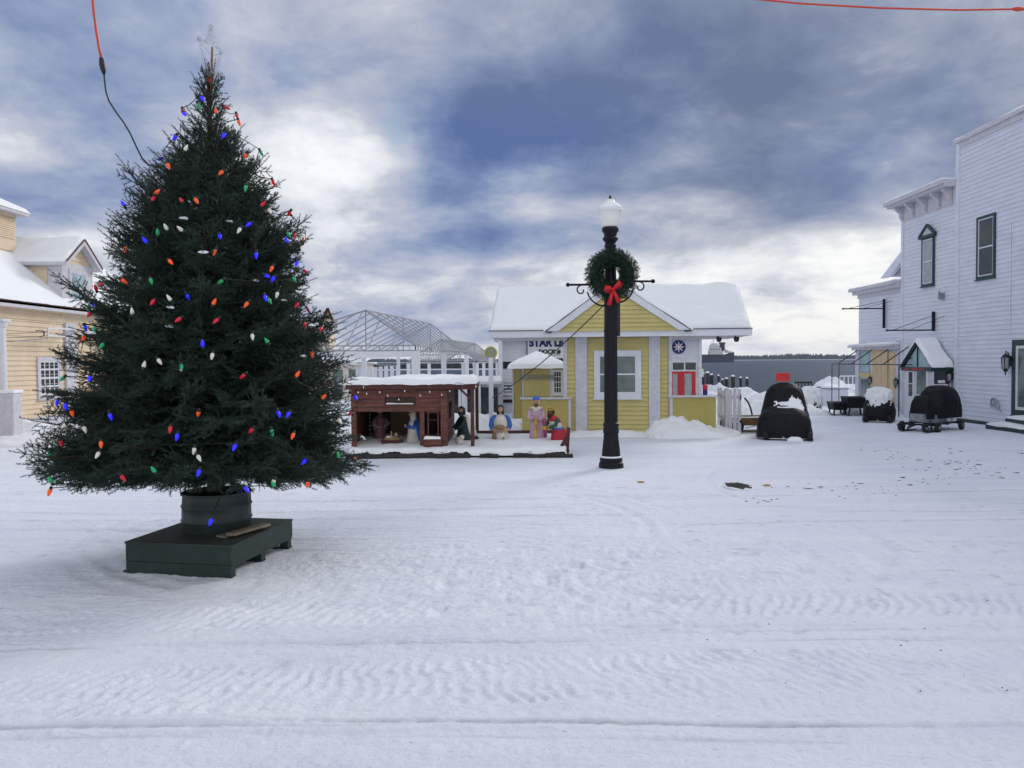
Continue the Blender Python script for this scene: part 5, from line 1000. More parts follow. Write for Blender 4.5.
for k, (dy, dz, r) in enumerate(((.18, .05, .10), (.05, .03, .14), (-.13, -.02, .12))): q.tube([(XR-.06-.02*k, yy+dy+r*math.cos(t), z+dz+r*1.1*math.sin(t)) for t in np.linspace(0, 2*math.pi, 15)], .012, 6, False)
q.tube([(XR-.08, yy-.1, z-.1), (XR-.1, yy-.22, z-.12), (XR-.1, yy-.32, z-.22)], .016, 6); q.tube([(XR-.03, yy+.28, z+.18), (XR-.06, yy+.28, z-.12)], .012, 6); q.build('hose_reel', 'metal', A)
q = FA(); q.box((XR-.9, 19, -.1), (XR-.06, ry(999, 428, XR-.5), rz_(1000, 424.5, XR-.9)-.05)); s1 = q.build('step', 'green', A)
ys = ry(999, 428, XR-.5); zs = rz_(1000, 424.5, XR-.9)-.05
snow_slab('snow_cover', oa(XR-.9, 19, zs), oa(XR-.06, 19, zs), oa(XR-.06, ys, zs), oa(XR-.9, ys, zs), .08, s1, 16, 30, .08, .02)
q = FA(); q.box((XR-.5, 19, zs), (XR-.065, ry(1012, 428, XR-.3), zs+.2)); s1 = q.build('step', 'green', A)
snow_slab('snow_cover', oa(XR-.5, 19, zs+.2), oa(XR-.065, 19, zs+.2), oa(XR-.065, ry(1012, 428, XR-.3), zs+.2), oa(XR-.5, ry(1012, 428, XR-.3), zs+.2), .08, s1, 12, 30, .08, .02)
def wall_lantern(label, px, py, X, s=1., col='black', out=.22):
    y = ry(px, py, X); z = rz_(px, py, X); T = thing('wall_lantern', label, 'lantern', (X, y, z))
    q = MB(); q.box((-.03, -.05*s, -.12*s), (0, .05*s, .12*s)); q.tube([(-.02, 0, .05*s), (-out*.6, 0, .20*s), (-out, 0, .24*s), (-out, 0, .17*s)], .012*s, 6); q.build('bracket', col, T)
    q = MB(); q.lathe([(.10*s, .08*s), (.06*s, .14*s), (.015, .18*s)], (-out, 0, 0), 8); q.lathe([(.03*s, -.26*s), (.06*s, -.20*s), (.075*s, -.18*s)], (-out, 0, 0), 8); q.lathe([(.01, -.34*s), (.02*s, -.30*s), (.01, -.26*s)], (-out, 0, 0), 6)
    for k in range(4): a = k*math.pi/2+.78; q.beam((-out+.07*s*math.cos(a), .07*s*math.sin(a), -.18*s), (-out+.09*s*math.cos(a), .09*s*math.sin(a), .09*s), .016*s)
    q.build('cage', col, T)
    q = MB(); q.lathe([(.055*s, -.17*s), (.075*s, .075*s)], (-out, 0, 0), 8); q.build('glass', 'lantern', T)
wall_lantern('black coach lantern beside the green framed window on the tall white building', 1011, 361, XR-.03, 1.25, out=.16)
# --- middle building
Bm = thing('corniced_white_house', 'white clapboard building with a bracketed cornice and narrow pedimented upper window', 'building', (XR, 28.5, 0)); FB = lambda: MB(Matrix.Translation((-XR, -28.5, 0))); ob_ = lambda x, y, z: (x-XR, y-28.5, z)
q = FB(); q.box((XR+.03, Ya+.04, -.4), (XR+8, Yb, zB-.05)); q.build('wall', 'whitewall', Bm)
q = FB(); clap(q, (XR+.03, Ya+.04), (XR+.03, Yb-.12), (-1, 0), .10, zB-.75, .142, t=.024); clap(q, (XR+.1, Yb), (XR+8, Yb), (0, 1), 3, zB-.7, .142, t=.024); q.build('siding', 'whitewall', Bm)
q = FB(); q.box((XR-.02, Yb-.13, 0), (XR+.1, Yb+.03, zB-.2)); q.build('corner_board', 'whitewall', Bm)
q = FB(); q.box((XR-.01, Ya+.05, zB-.78), (XR+.03, Yb-.13, zB-.15)); q.build('frieze_board', 'oldwhite', Bm)
q = FB(); q.box((XR-.52, Ya+.06, zB-.15), (XR+8, Yb+.45, zB)).box((XR-.42, Ya+.06, zB-.24), (XR+8, Yb+.36, zB-.15)); co_ = q.build('cornice', 'oldwhite', Bm)
snow_slab('snow_cover', ob_(XR-.52, Ya+.06, zB), ob_(XR+8, Ya+.06, zB), ob_(XR+8, Yb+.45, zB), ob_(XR-.52, Yb+.45, zB), .05, co_, 40, 30, .1)
for px in (902.5, 913.5, 926, 939.5, 951):
    y = ry(px, 240); q = FB(); prof = [(XR-.02, zB-.24), (XR-.34, zB-.24), (XR-.34, zB-.32), (XR-.25, zB-.39), (XR-.14, zB-.49), (XR-.11, zB-.66), (XR-.05, zB-.76), (XR-.02, zB-.78)]
    q.prism([(a, y-.09, b_) for a, b_ in prof], (0, .13, 0)); q.build('cornice_bracket', 'oldwhite', Bm)
wy = (ry(922.5)+ry(934.5))/2; wz = rz_(922, 287); wh = rz_(922, 239)-wz; wd = ry(922.5)-ry(934.5)
fo = window(Bm, ob_(XR-.01, wy, wz), (0, 1, 0), (-1, 0, 0), wd, wh, 1, 2, .075, 'green', 'paleglass')
q = FB(); hw = wd/2+.12; zt_ = wz+wh
q.beam((XR-.07, wy-hw, zt_+.02), (XR-.07, wy+hw, zt_+.02), .1, .1).beam((XR-.07, wy-hw, zt_+.06), (XR-.07, wy, zt_+.42), .08, .09).beam((XR-.07, wy+hw, zt_+.06), (XR-.07, wy, zt_+.42), .08, .09); q.build('pediment', 'green', Bm)
q = FB(); q.prism([(XR-.03, wy-hw+.1, zt_+.06), (XR-.03, wy+hw-.1, zt_+.06), (XR-.03, wy, zt_+.36)], (-.03, 0, 0)); q.build('tympanum', 'oldwhite', Bm)
q = FB(); y = ry(943.5, 296); z = rz_(943.5, 296); q.box((XR-.16, y-.06, z-.12), (XR-.0, y+.06, z+.1)).beam((XR-.1, y, z), (XR-.22, y-.12, z+.16), .04); q.build('flood_light', 'metal', Bm)
# --- low far building
Cb = thing('low_white_house', 'low white building at the lake end with a plywood boarded shopfront', 'building', (XR, 32.5, 0)); FC = lambda: MB(Matrix.Translation((-XR, -32.5, 0))); oc = lambda x, y, z: (x-XR, y-32.5, z)
zl = rz_(853, 345.5, XR-.35)
q = FC(); q.box((XR+.05, Yb+.04, -.4), (XR+7, Yc, zC-.05)); q.build('wall', 'whitewall', Cb)
q = FC(); clap(q, (XR+.05, Yb+.04), (XR+.05, Yc), (-1, 0), zl+.1, zC-.3, .142, t=.024); clap(q, (XR+.05, Yc), (XR+7, Yc), (0, 1), .1, zC-.2, .142, t=.024); q.build('siding', 'whitewall', Cb)
q = FC(); q.box((XR-.30, Yb+.04, zC-.12), (XR+7, Yc+.3, zC)).box((XR-.18, Yb+.04, zC-.26), (XR+7, Yc+.18, zC-.12)).box((XR-.02, Yb+.04, zC-.42), (XR+.05, Yc+.03, zC-.26)); co_ = q.build('cornice', 'oldwhite', Cb)
snow_slab('snow_cover', oc(XR-.3, Yb+.04, zC), oc(XR+7, Yb+.04, zC), oc(XR+7, Yc+.3, zC), oc(XR-.3, Yc+.3, zC), .06, co_, 40, 30, .1)
q = FC(); q.box((XR-.36, Yb-1.5+1.54, zl-.09), (XR+.05, Yc+.22, zl)).box((XR-.22, Yb+.04, zl-.2), (XR+.05, Yc+.12, zl-.09)); co2 = q.build('shopfront_ledge', 'oldwhite', Cb)
snow_slab('snow_cover', oc(XR-.36, Yb+.05, zl), oc(XR+.03, Yb+.05, zl), oc(XR+.03, Yc+.22, zl), oc(XR-.36, Yc+.22, zl), .08, co2, 12, 40, .08, .02)
q = FC(); q.box((XR-.0, Yb+.04, -.1), (XR+.05, Yc+.03, zl-.2)); q.build('shopfront', 'oldwhite', Cb)
def cpanel(name, pa_, pb_, ya_, yb_, m, d=.03, prt=None):
    y0, y1 = ry(pb_), ry(pa_); q = FC(); q.box((XR-d, y0, rz_((pa_+pb_)/2, yb_)), (XR-.001, y1, rz_((pa_+pb_)/2, ya_))); return q.build(name, m, prt or Cb)
cpanel('transom_window', 862, 870.5, 351, 372.5, 'tealglass'); cpanel('yellow_strip', 861, 872, 373, 377, 'yellow', .045); cpanel('window', 862, 870.5, 379, 411, 'midglass')
cpanel('plywood_sheet', 872.8, 882.5, 348.5, 417, 'plywood', .05); cpanel('plywood_sheet', 882.9, 889, 348.5, 417, 'plywood', .055); cpanel('yellow_panel', 889.8, 896, 352, 420, 'plywood', .03)
q = FC(); q.box((XR-.08, Yc-.28, -.1), (XR-.001, Yc+.06, zl-.2)); q.build('pilaster', 'oldwhite', Cb)
q = FC(); q.box((XR-.06, ry(900.5), -.1), (XR-.001, ry(897.3), zl-.2)); q.build('pilaster', 'oldwhite', Cb)
# snowy gable roof behind
q = FC(); g0, g1 = 15.1, 16.9; q.prism([(g0, 31.6, 5.35), (2*g1-g0, 31.6, 5.35), (g1, 31.6, 7.8)], (0, .6, 0)); q.build('rear_gable', 'oldwhite', Cb)
q = FC(); q.prism([(g0-.1, 31.5, 5.3), (g1, 31.5, 7.8), (g1, 31.5, 7.98), (g0-.25, 31.5, 5.3)], (0, .8, 0)); q.prism([(2*g1-g0+.1, 31.5, 5.3), (g1, 31.5, 7.8), (g1, 31.5, 7.98), (2*g1-g0+.25, 31.5, 5.3)], (0, .8, 0)); q.build('rear_roof', 'whitewall', Cb)
wall_lantern('small black lantern left of the plywood sheets', 872, 380, XR-.03, .8, out=.1); wall_lantern('small black lantern right of the plywood sheets', 898, 382, XR-.06, .8, out=.1)
# --- entrance porch
Yp0, Yp1, XP = ry(952, 400), ry(903.5, 400, 14.1), 14.1; zpe = rz_(931, 366.5, XP); zpa = float(onx(915, 343, XP)[2]); pc = (Yp0+Yp1)/2
E_ = thing('entrance_porch', 'small glazed entrance porch with teal gable and snow covered roof', 'porch', (XR, pc, 0)); FE = lambda: MB(Matrix.Translation((-XR, -pc, 0))); oe = lambda x, y, z: (x-XR, y-pc, z)
q = FE(); q.box((XP, Yp0, -.15), (XR-.02, Yp1, zpe-.16)); q.build('wall', 'oldwhite', E_)
q = FE(); q.box((XP-.06, Yp0-.08, zpe-.16), (XR-.02, Yp1+.08, zpe-.03)); q.build('sign_band', 'green', E_)
q = FE(); q.prism([(XP+.03, Yp0, zpe-.03), (XP+.03, Yp1, zpe-.03), (XP+.03, pc, zpa-.06)], (.04, 0, 0)); q.build('gable_glass', 'tealglass', E_)
q = FE(); q.beam((XP-.02, Yp0-.14, zpe-.06), (XP-.02, pc, zpa), .05, .06).beam((XP-.02, Yp1+.14, zpe-.06), (XP-.02, pc, zpa), .05, .06).beam((XP+.01, pc, zpe), (XP+.01, pc, zpa-.05), .04, .04); q.build('rake_board', 'green', E_)
for yy in (Yp0-.16, Yp1+.16):
    q = FE(); q.prism([(XP-.05, yy, zpe-.08), (XP-.05, pc, zpa), (XP-.05, pc, zpa+.05), (XP-.05, yy, zpe-.02)], (XR-.04-XP+.05, 0, 0)); r1 = q.build('roof', 'green', E_)
    a = oe(XP-.08, yy, zpe-.02); b_ = oe(XP-.08, pc, zpa+.05); c_ = oe(XR-.03, pc, zpa+.05); d_ = oe(XR-.03, yy, zpe-.02)
    if yy < pc: snow_slab('snow_cover', a, d_, c_, b_, .14, r1, 30, 30, .1, .01, 20)
    else: snow_slab('snow_cover', a, b_, c_, d_, .14, r1, 30, 30, .1, .01, 21)
def epanel(name, pa_, pb_, ya_, yb_, m, d, prt=E_):
    y0, y1 = ry(pb_, 390, XP), ry(pa_, 390, XP); q = FE(); q.box((XP-d, y0, rz_((pa_+pb_)/2, yb_, XP)), (XP-.001, y1, rz_((pa_+pb_)/2, ya_, XP))); return q.build(name, m, prt)
dr = epanel('door', 905.5, 915, 370.5, 421, 'white', .03); epanel('pane', 909.5, 913.2, 372, 383, 'darkglass', .036, dr); epanel('pane', 909.5, 913.2, 384, 396, 'darkglass', .036, dr)
wn = epanel('window_frame', 916, 928.5, 369.5, 396, 'white', .03); epanel('pane', 917.5, 926.8, 371, 394.5, 'midglass', .036, wn)
ex = lambda px: float(ony(px, 380, Yp0)[0]); ez = lambda py: float(ony(942, py, Yp0)[2])
q = FE(); q.box((ex(931.8), Yp0-.04, ez(401)), (ex(950.5), Yp0-.001, ez(369))); wn = q.build('window_frame', 'white', E_)
q = FE(); q.box((ex(933.3), Yp0-.046, ez(384)), (ex(948.8), Yp0-.041, ez(370.8))).box((ex(933.3), Yp0-.046, ez(399)), (ex(948.8), Yp0-.041, ez(385.5))); q.build('pane', 'darkglass', wn)
q = FE(); q.box((ex(937.2), Yp0-.052, ez(383)), (ex(944.2), Yp0-.047, ez(380.2))); q.build('paper_notice', 'signwhite', wn)
q = FE(); y0, y1 = Yp0, Yp1; L_ = y1-y0
for k, w_ in enumerate((3, 4, 3)):
    for j in range(w_): yy = y1-.12*L_-(k*5+j+.4*k)*L_/19.5; q.box((XP-.067, yy-.045, zpe-.135), (XP-.061, yy+.03, zpe-.06))
q.build('lettering', 'signred', E_)
wall_lantern('black lantern on the right side of the small entrance porch', 952.5, 376, XR-.03, .95, out=.12)
# --- iron brackets on the facades
def sign_bracket(label, px0, px1, pyb, ptop, pbot):
    y = ry(px1, pyb); xo = float(ony(px0, pyb, y)[0]); z = rz_(px1, pyb); T = thing('iron_sign_bracket', label, 'bracket', (XR, y, z))
    zt_, zb_ = rz_(px1, ptop)-z, rz_(px1, pbot)-z
    q = MB(); q.beam((-.06, 0, zb_), (-.06, 0, zt_), .09, .06); q.build('wall_plate', 'iron', T)
    q = MB(); q.beam((-.06, 0, 0), (xo-XR, 0, 0), .045); q.ell((xo-XR, 0, 0), (.05, .04, .04), 8, 5); q.build('arm', 'iron', T)
    q = MB(); q.tube([(-.06, 0, zt_*.8), ((xo-XR)*.85, 0, .02)], .01, 5); q.tube([(-.0, -.6, zt_*.7), ((xo-XR)*.5, 0, .02)], .008, 5); q.build('stay_wire', 'iron', T)
sign_bracket('bare iron sign arm high on the low far white building', 843, 885.5, 308.5, 299, 328); sign_bracket('bare iron sign arm above the small porch on the corniced building', 887, 935, 330, 311.5, 331)
# --- awning frame
T = thing('awning_frame', 'bare metal awning frame with slanting rods over the boarded shopfront', 'awning', (13.75, 31, 0)); FW = lambda: MB(Matrix.Translation((-13.75, -31, 0)))
z = rz_(832, 364, 13.75); ya, yb = ry(901, 364, 13.75), ry(832, 364, 13.75)
q = FW(); q.tube([(13.75, ya, z), (13.75, yb, z)], .022, 6); q.tube([(13.75, yb, z), (14.75, yb, z)], .018, 6); q.tube([(13.75, ya, z), (14.75, ya, z)], .018, 6); q.build('outer_rail', 'black', T)
for k in range(5): y = ya+(yb-ya)*k/4.4; q = FW(); q.tube([(13.75, y, z), (14.76, y+.1, zl-.12)], .020, 6); q.build('rod', 'black', T)
for x, y in ((13.75, yb), (13.75, ya+.15), (14.72, 36.0)): q = FW(); q.tube([(x, y, -.1), (x, y, z)], .018, 6); q.build('leg', 'black', T)
# ================================================================== COVERED MACHINES
def interp_sections(secs, n):
    s = np.array(secs, float); t = np.linspace(0, 1, len(s)); tt = np.linspace(0, 1, n); 
    from numpy import interp
    out = np.stack([interp(tt, t, s[:, i]) for i in range(s.shape[1])], 1)
    for _ in range(2): out[1:-1] = (out[:-2]+2*out[1:-1]+out[2:])/4
    return out
def cover_mesh(T, secs, seed, zb=.05, n=70, m2=56, name='cover', snow=None, wr_=.03, mat_='cover'):
    """tarp draped over a machine; secs: (y, half width, height, x shift) from front to back"""
    S_ = interp_sections(secs, n); th = np.linspace(0, math.pi, m2)
    c, s = np.cos(th), np.sin(th); Xp = -np.sign(c)*np.abs(c)**.62; Zp = s**.70
    P = np.zeros((n, m2, 3)); P[..., 0] = S_[:, 1:2]*Xp+S_[:, 3:4]; P[..., 1] = S_[:, 0:1]; P[..., 2] = zb+(S_[:, 2:3]-zb)*Zp
    u = np.arange(n)[:, None]/n*3+seed; v = np.arange(m2)[None]/m2*3
    f = np.abs(fbm(u*2.2+v*1.1, v*1.6-u, 4, seed))*2-.3
    fold = np.abs(np.sin(v*5+fbm(u, v, 2, seed+4)*9))*.5
    d = (f+fold*.35)*wr_*2
    cen = P.mean(1, keepdims=True); cen[..., 2] = P[..., 2].max(1, keepdims=True)*.35; dr = P-cen; dr[..., 1] *= .1; dr /= np.maximum(np.linalg.norm(dr, axis=2, keepdims=True), .05)
    P = P+dr*d[..., None]
    # ends closed
    P = np.concatenate([np.stack([S_[0, 3]+0*P[0, :, 0], P[0, :, 1]-.01, zb+(P[0, :, 2]-zb)*.3], 1)[None], P, np.stack([S_[-1, 3]+0*P[-1, :, 0], P[-1, :, 1]+.01, zb+(P[-1, :, 2]-zb)*.3], 1)[None]], 0)
    o = grid_mesh(name, P.reshape(-1, 3), n+2, m2, mat_, T)
    if snow is not None:
        for (i0, j0, ri, rj, th_, sd) in snow:
            ii = np.arange(n+2)[:, None]; jj = np.arange(m2)[None]; r = np.hypot((ii-i0)/ri, (jj-j0)/rj)+fbm(ii*.30+sd, jj*.25, 3, sd)*2.4
            k = np.clip(1-r, -1, 1); hgt_ = np.where(k > 0, th_*np.sqrt(np.clip(k*3, 0, 1)), -.03)
            Q = P+np.concatenate([dr[:1], dr, dr[-1:]], 0)*hgt_[..., None]*.8; Q[..., 2] += hgt_*.6
            grid_mesh('snow_patch', Q.reshape(-1, 3), n+2, m2, 'roofsnow', T)
    return o
def ski(T, x, y0, y1, label=None):
    q = MB(); pts = [(y0-.28, .20), (y0-.2, .10), (y0-.1, .03), (y0, .012), (y1, .012)]; rings = []
    for i, (y, z) in enumerate(pts): w = (.03, .06, .075, .08, .08)[i]; rings.append([(x-w, y, z), (x+w, y, z), (x+w, y, z+.025), (x-w, y, z+.025)])
    q.loft(rings); q.tube([(x-.05, y0-.26, .2), (x, y0-.22, .26), (x, y0-.0, .18), (x, y0+.12, .04)], .012, 6); q.beam((x, y0+.25, .03), (x*.75, y0+.35, .32), .04); return q.build('ski', 'black', T)
T = thing('covered_snowmobile', 'snowmobile under a tall black cover with a patch of snow on its hood', 'snowmobile', (6.93, 20.35, zg(6.93, 20.6)), -.33, 'snowmobiles parked under black covers')
cover_mesh(T, [(.0, .30, .34, -.02), (.06, .56, .52, -.02), (.2, .66, .70, -.02), (.45, .70, .80, 0), (.75, .68, .86, 0), (.95, .63, 1.10, 0), (1.1, .60, 1.34, 0), (1.4, .60, 1.46, .0), (1.8, .52, 1.42, .02), (2.2, .45, 1.12, 0), (2.7, .42, .98, 0), (2.95, .34, .7, 0), (3.0, .2, .4, 0)], 3, .06, snow=[(24.5, 31, 3.9, 7.5, .03, 5)])
ski(T, -.44, .1, 1.0); ski(T, .62, .12, 1.0)
q = MB(); q.loft([[(-.19, y, z0), (.19, y, z0), (.19, y, z1), (-.19, y, z1)] for y, z0, z1 in ((1.1, .15, .4), (1.3, .02, .42), (2.8, .02, .42), (3.05, .16, .40))]); q.build('track', 'rubber', T)
snow_slab('packed_snow', (.06, -.05, -.02), (.46, -.05, -.02), (.46, .4, -.02), (.06, .4, -.02), .11, T, 20, 16, .12, .03)
T2 = thing('plastic_crate', 'bright red plastic crate resting on top of the tall black cover', 'crate', (7.40, 21.85, 1.49), -.2)
q = MB(); w, d, h = .17, .13, .22
q.box((-w, -d, 0), (w, d, .015))
for a in (-1, 1):
    q.box((min(a*w, a*(w-.015)), -d, .015), (max(a*w, a*(w-.015)), d, .06)); q.box((min(a*w, a*(w-.015)), -d, h-.06), (max(a*w, a*(w-.015)), d, h)); q.box((-w+.016, min(a*d, a*(d-.015)), .015), (w-.016, max(a*d, a*(d-.015)), .07)); q.box((-w+.016, min(a*d, a*(d-.015)), h-.07), (w-.016, max(a*d, a*(d-.015)), h))
    for k in range(6): x = -w+.03+k*(2*w-.06)/5; q.box((x-.012, min(a*d, a*(d-.012)), .07), (x+.012, max(a*d, a*(d-.012)), h-.07))
    for k in range(4): y = -d+.03+k*(2*d-.06)/3; q.box((min(a*w, a*(w-.012)), y-.012, .06), (max(a*w, a*(w-.012)), y+.012, h-.06))
q.build('body', 'crate', T2)
q = MB(); q.tube([(-w*.5, -d-.012, h-.03), (-w*.45, -d-.03, h-.03), (w*.45, -d-.03, h-.03), (w*.5, -d-.012, h-.03)], .010, 6); q.build('handle', 'crate', T2)
# machine on a wheeled dolly before the porch
T = thing('covered_snowmobile', 'snowmobile under a black cover on a small wheeled dolly before the entrance porch', 'snowmobile', (11.45, 22.55, zg(12, 23)), -math.radians(52), 'snowmobiles parked under black covers')
cover_mesh(T, [(.0, .12, .62, 0), (.05, .26, .92, 0), (.2, .30, 1.04, 0), (.36, .30, 1.0, 0), (.50, .24, .76, 0), (.64, .34, .90, 0), (.8, .40, 1.15, 0), (1.0, .44, 1.27, 0), (1.4, .46, 1.28, 0), (1.75, .44, 1.22, 0), (1.95, .36, .95, 0), (2.02, .22, .7, 0)], 7, .36)
q = MB(); q.loft([[(-.05, -.32, .34), (.05, -.32, .34), (.05, -.32, .44), (-.05, -.32, .44)], [(-.2, -.1, .28), (.2, -.1, .28), (.17, -.1, .52), (-.17, -.1, .52)], [(-.30, .4, .24), (.30, .4, .24), (.28, .4, .48), (-.28, .4, .48)], [(-.28, 1.2, .24), (.28, 1.2, .24), (.28, 1.2, .38), (-.28, 1.2, .38)]]); q.build('nose_pan', 'metal', T)
q = MB()
for x in (-.38, .38): q.beam((x, -.1, .22), (x, 1.7, .22), .05)
for y in (.1, .9, 1.6): q.beam((-.45, y, .2), (.45, y, .2), .05)
q.beam((0, -.1, .22), (0, -.55, .16), .045); q.build('dolly_frame', 'black', T)
for x in (-.5, .5):
    for y in (.12, 1.6):
        q = MB(Matrix.Translation((x, y, .14)) @ Matrix.Rotation(math.pi/2, 4, 'Y')); q.lathe([(.06, -.05), (.12, -.045), (.14, -.02), (.14, .02), (.12, .045), (.06, .05)], n=16); w_ = q.build('wheel', 'rubber', T, True)
        q = MB(Matrix.Translation((x, y, .14)) @ Matrix.Rotation(math.pi/2, 4, 'Y')); q.lathe([(.055, -.055), (.055, .055)], n=12); q.build('hub', 'metal', w_)
ski(T, -.34, -.15, .5); ski(T, .34, -.15, .5)
# snow heaped machine
T = thing('covered_snowmobile', 'low machine under a black tarp heaped with snow before the boarded shopfront', 'snowmobile', (11.85, 25.9, zg(12, 26)), -.5, 'snowmobiles parked under black covers')
cover_mesh(T, [(.0, .28, .35, 0), (.1, .42, .55, 0), (.4, .50, .76, 0), (.7, .48, .92, 0), (1.0, .42, .88, 0), (1.3, .36, .74, 0), (1.5, .25, .5, 0)], 13, .05, snow=[(34, 28, 17, 9, .16, 6)])
for x in (-.36, .36): ski(T, x, .0, .6)
# low dark machine beyond the tall cover
T = thing('covered_snowmobile', 'small dark machine with snow on top far behind the tall black cover', 'snowmobile', (11.75, 31.3, zg(12, 31.3)), -.2, 'snowmobiles parked under black covers')
cover_mesh(T, [(.0, .22, .3, 0), (.2, .38, .6, 0), (.6, .40, .85, 0), (1., .36, .8, 0), (1.6, .3, .6, 0)], 23, .08, snow=[(28, 26, 24, 20, .14, 9)])
# sled carts
for i, (px, w, hh, Yc_, lb) in enumerate(((838.5, .27, .45, 29.6, 'lower left one of two black sled carts by the snow covered machine'), (856, .38, .66, 29.2, 'taller right one of two black sled carts by the snow covered machine'))):
    x = float(ony(px, 410, Yc_)[0]); T = thing('sled_cart', lb, 'cart', (x, Yc_, zg(x, Yc_)), -.15, 'black sled carts')
    q = MB(); zb_ = hh*.45; q.loft([[(-w+.04, -.3, zb_), (w-.04, -.3, zb_), (w-.04, .6, zb_), (-w+.04, .6, zb_)], [(-w, -.34, hh), (w, -.34, hh), (w, .64, hh), (-w, .64, hh)]]); q.build('tub', 'cover', T)
    q = MB(); q.box((-w-.02, -.36, hh), (w+.02, -.32, hh+.03)).box((-w-.02, .62, hh), (w+.02, .66, hh+.03)); q.build('rim', 'black', T)
    for sx_ in (-1, 1):
        for yy in (-.2, .5): q = MB(); q.beam((sx_*w*.7, yy, zb_), (sx_*w*.8, yy, .03), .05); q.build('leg', 'black', T)
        q = MB(); q.beam((sx_*w*.8, -.4, .03), (sx_*w*.8, .7, .03), .05, .03); q.build('runner', 'black', T)
# pallet rack, railing and white chest near the lake
x = float(ony(804, 385, 34)[0]); zt_ = float(ony(804, 380.5, 34)[2]); T = thing('wooden_rack', 'dark slatted wooden rack beside the lake behind the tall cover', 'rack', (x, 34, zg(x, 34)))
q = MB(); q.box((-.35, 0, zt_-.07), (.35, .05, zt_)).box((-.35, 0, zt_-.45), (.35, .05, zt_-.39)); q.build('rail', 'piling', T)
for k in range(6): xx = -.35+k*.14; q = MB(); q.box((xx-.02, .055, 0), (xx+.02, .09, zt_+.0)); q.build('slat', 'piling', T)
x = float(ony(837, 395, 36)[0]); zt_ = float(ony(837, 387, 36)[2]); T = thing('storage_chest', 'white storage chest capped with snow near the lake railing', 'chest', (x, 36, zg(x, 36)))
q = MB(); q.bbox((-.42, 0, 0), (.5, .8, zt_-.08), .02); q.build('body', 'white', T); q = MB(); q.box((-.45, -.03, zt_-.08), (.53, .83, zt_-.03)); q.build('lid', 'metal', T); snow_slab('snow_cap', (-.45, -.03, zt_-.03), (.53, -.03, zt_-.03), (.53, .83, zt_-.03), (-.45, .83, zt_-.03), .1, T, 24, 20, .12, .02)
x0_, x1_ = float(ony(811, 395, 37)[0]), float(ony(832, 395, 37)[0]); T = thing('metal_railing', 'dark metal railing left of the white storage chest', 'railing', (x0_, 37, zg(x0_, 37))); zt_ = float(ony(820, 387, 37)[2])
q = MB(); q.beam((0, 0, zt_), (x1_-x0_, 0, zt_), .05); q.beam((0, 0, zt_*.45), (x1_-x0_, 0, zt_*.45), .04); q.build('rail', 'black', T)
for k in range(3): q = MB(); q.beam(((x1_-x0_)*k/2, 0, -.2), ((x1_-x0_)*k/2, 0, zt_), .05); q.build('post', 'black', T)
x0_, x1_ = float(ony(840, 395, 43)[0]), float(ony(905, 395, 43)[0]); T = thing('lake_railing', 'white picket railing along the lake edge by the far building', 'railing', (x0_, 43, zg(x0_, 43))); zt_ = 1.15
q = MB(); q.beam((0, 0, zt_), (x1_-x0_, 0, zt_), .06); q.beam((0, 0, .25), (x1_-x0_, 0, .25), .06); q.build('rail', 'white', T)
for k in range(16): q = MB(); q.box(((x1_-x0_)*k/15-.025, .035, 0), ((x1_-x0_)*k/15+.025, .06, zt_-.02)); q.build('picket', 'white', T)
# brown flat trailer
T = thing('flat_trailer', 'low brown wooden flat trailer between the gate and the tall black cover', 'trailer', (6.85, 23.3, zg(6.8, 23.3)), .0)
q = MB(); 
for k in range(5): q.box((-.55, -.40+k*.21, .30), (.75, -.22+k*.21, .35))
q.build('deck', 'stick', T)
for y in (-.44, .64): q = MB(); q.box((-.55, y, .20), (.75, y+.035, .42)); q.build('side_board', 'stick', T)
for x in (-.42,): 
    for y in (-.52, .72):
        q = MB(Matrix.Translation((x, y, .18)) @ Matrix.Rotation(math.pi/2, 4, 'X')); q.lathe([(.07, -.05), (.16, -.045), (.18, -.02), (.18, .02), (.16, .045), (.07, .05)], n=18); w_ = q.build('wheel', 'rubber', T, True); q = MB(Matrix.Translation((x, y, .18)) @ Matrix.Rotation(math.pi/2, 4, 'X')); q.lathe([(.06, -.055), (.06, .055)], n=12); q.build('hub', 'metal', w_)
q = MB(); q.tube([(-.2, -.5, .14), (.75, -.58, .32)], .02, 6); q.build('tongue', 'white', T)
snow_slab('snow_cap', (-.55, -.38, .35), (.75, -.38, .35), (.75, .6, .35), (-.55, .6, .35), .06, T, 24, 20, .1, .04)
p0 = ony(745.5, 399, 25.5); T = thing('bent_hoop', 'bent black hoop sticking out of the snow slope behind the trailer', 'hoop', (float(p0[0]), 25.5, .6))
q = MB(); q.tube([tuple(ony(a, b_, 25.5)-np.array([p0[0], 25.5, .6])) for a, b_ in ((744.5, 398), (748, 402), (750.5, 408), (752, 414), (751.5, 421), (751.5, 432))], .028, 6); q.build('hoop', 'black', T)
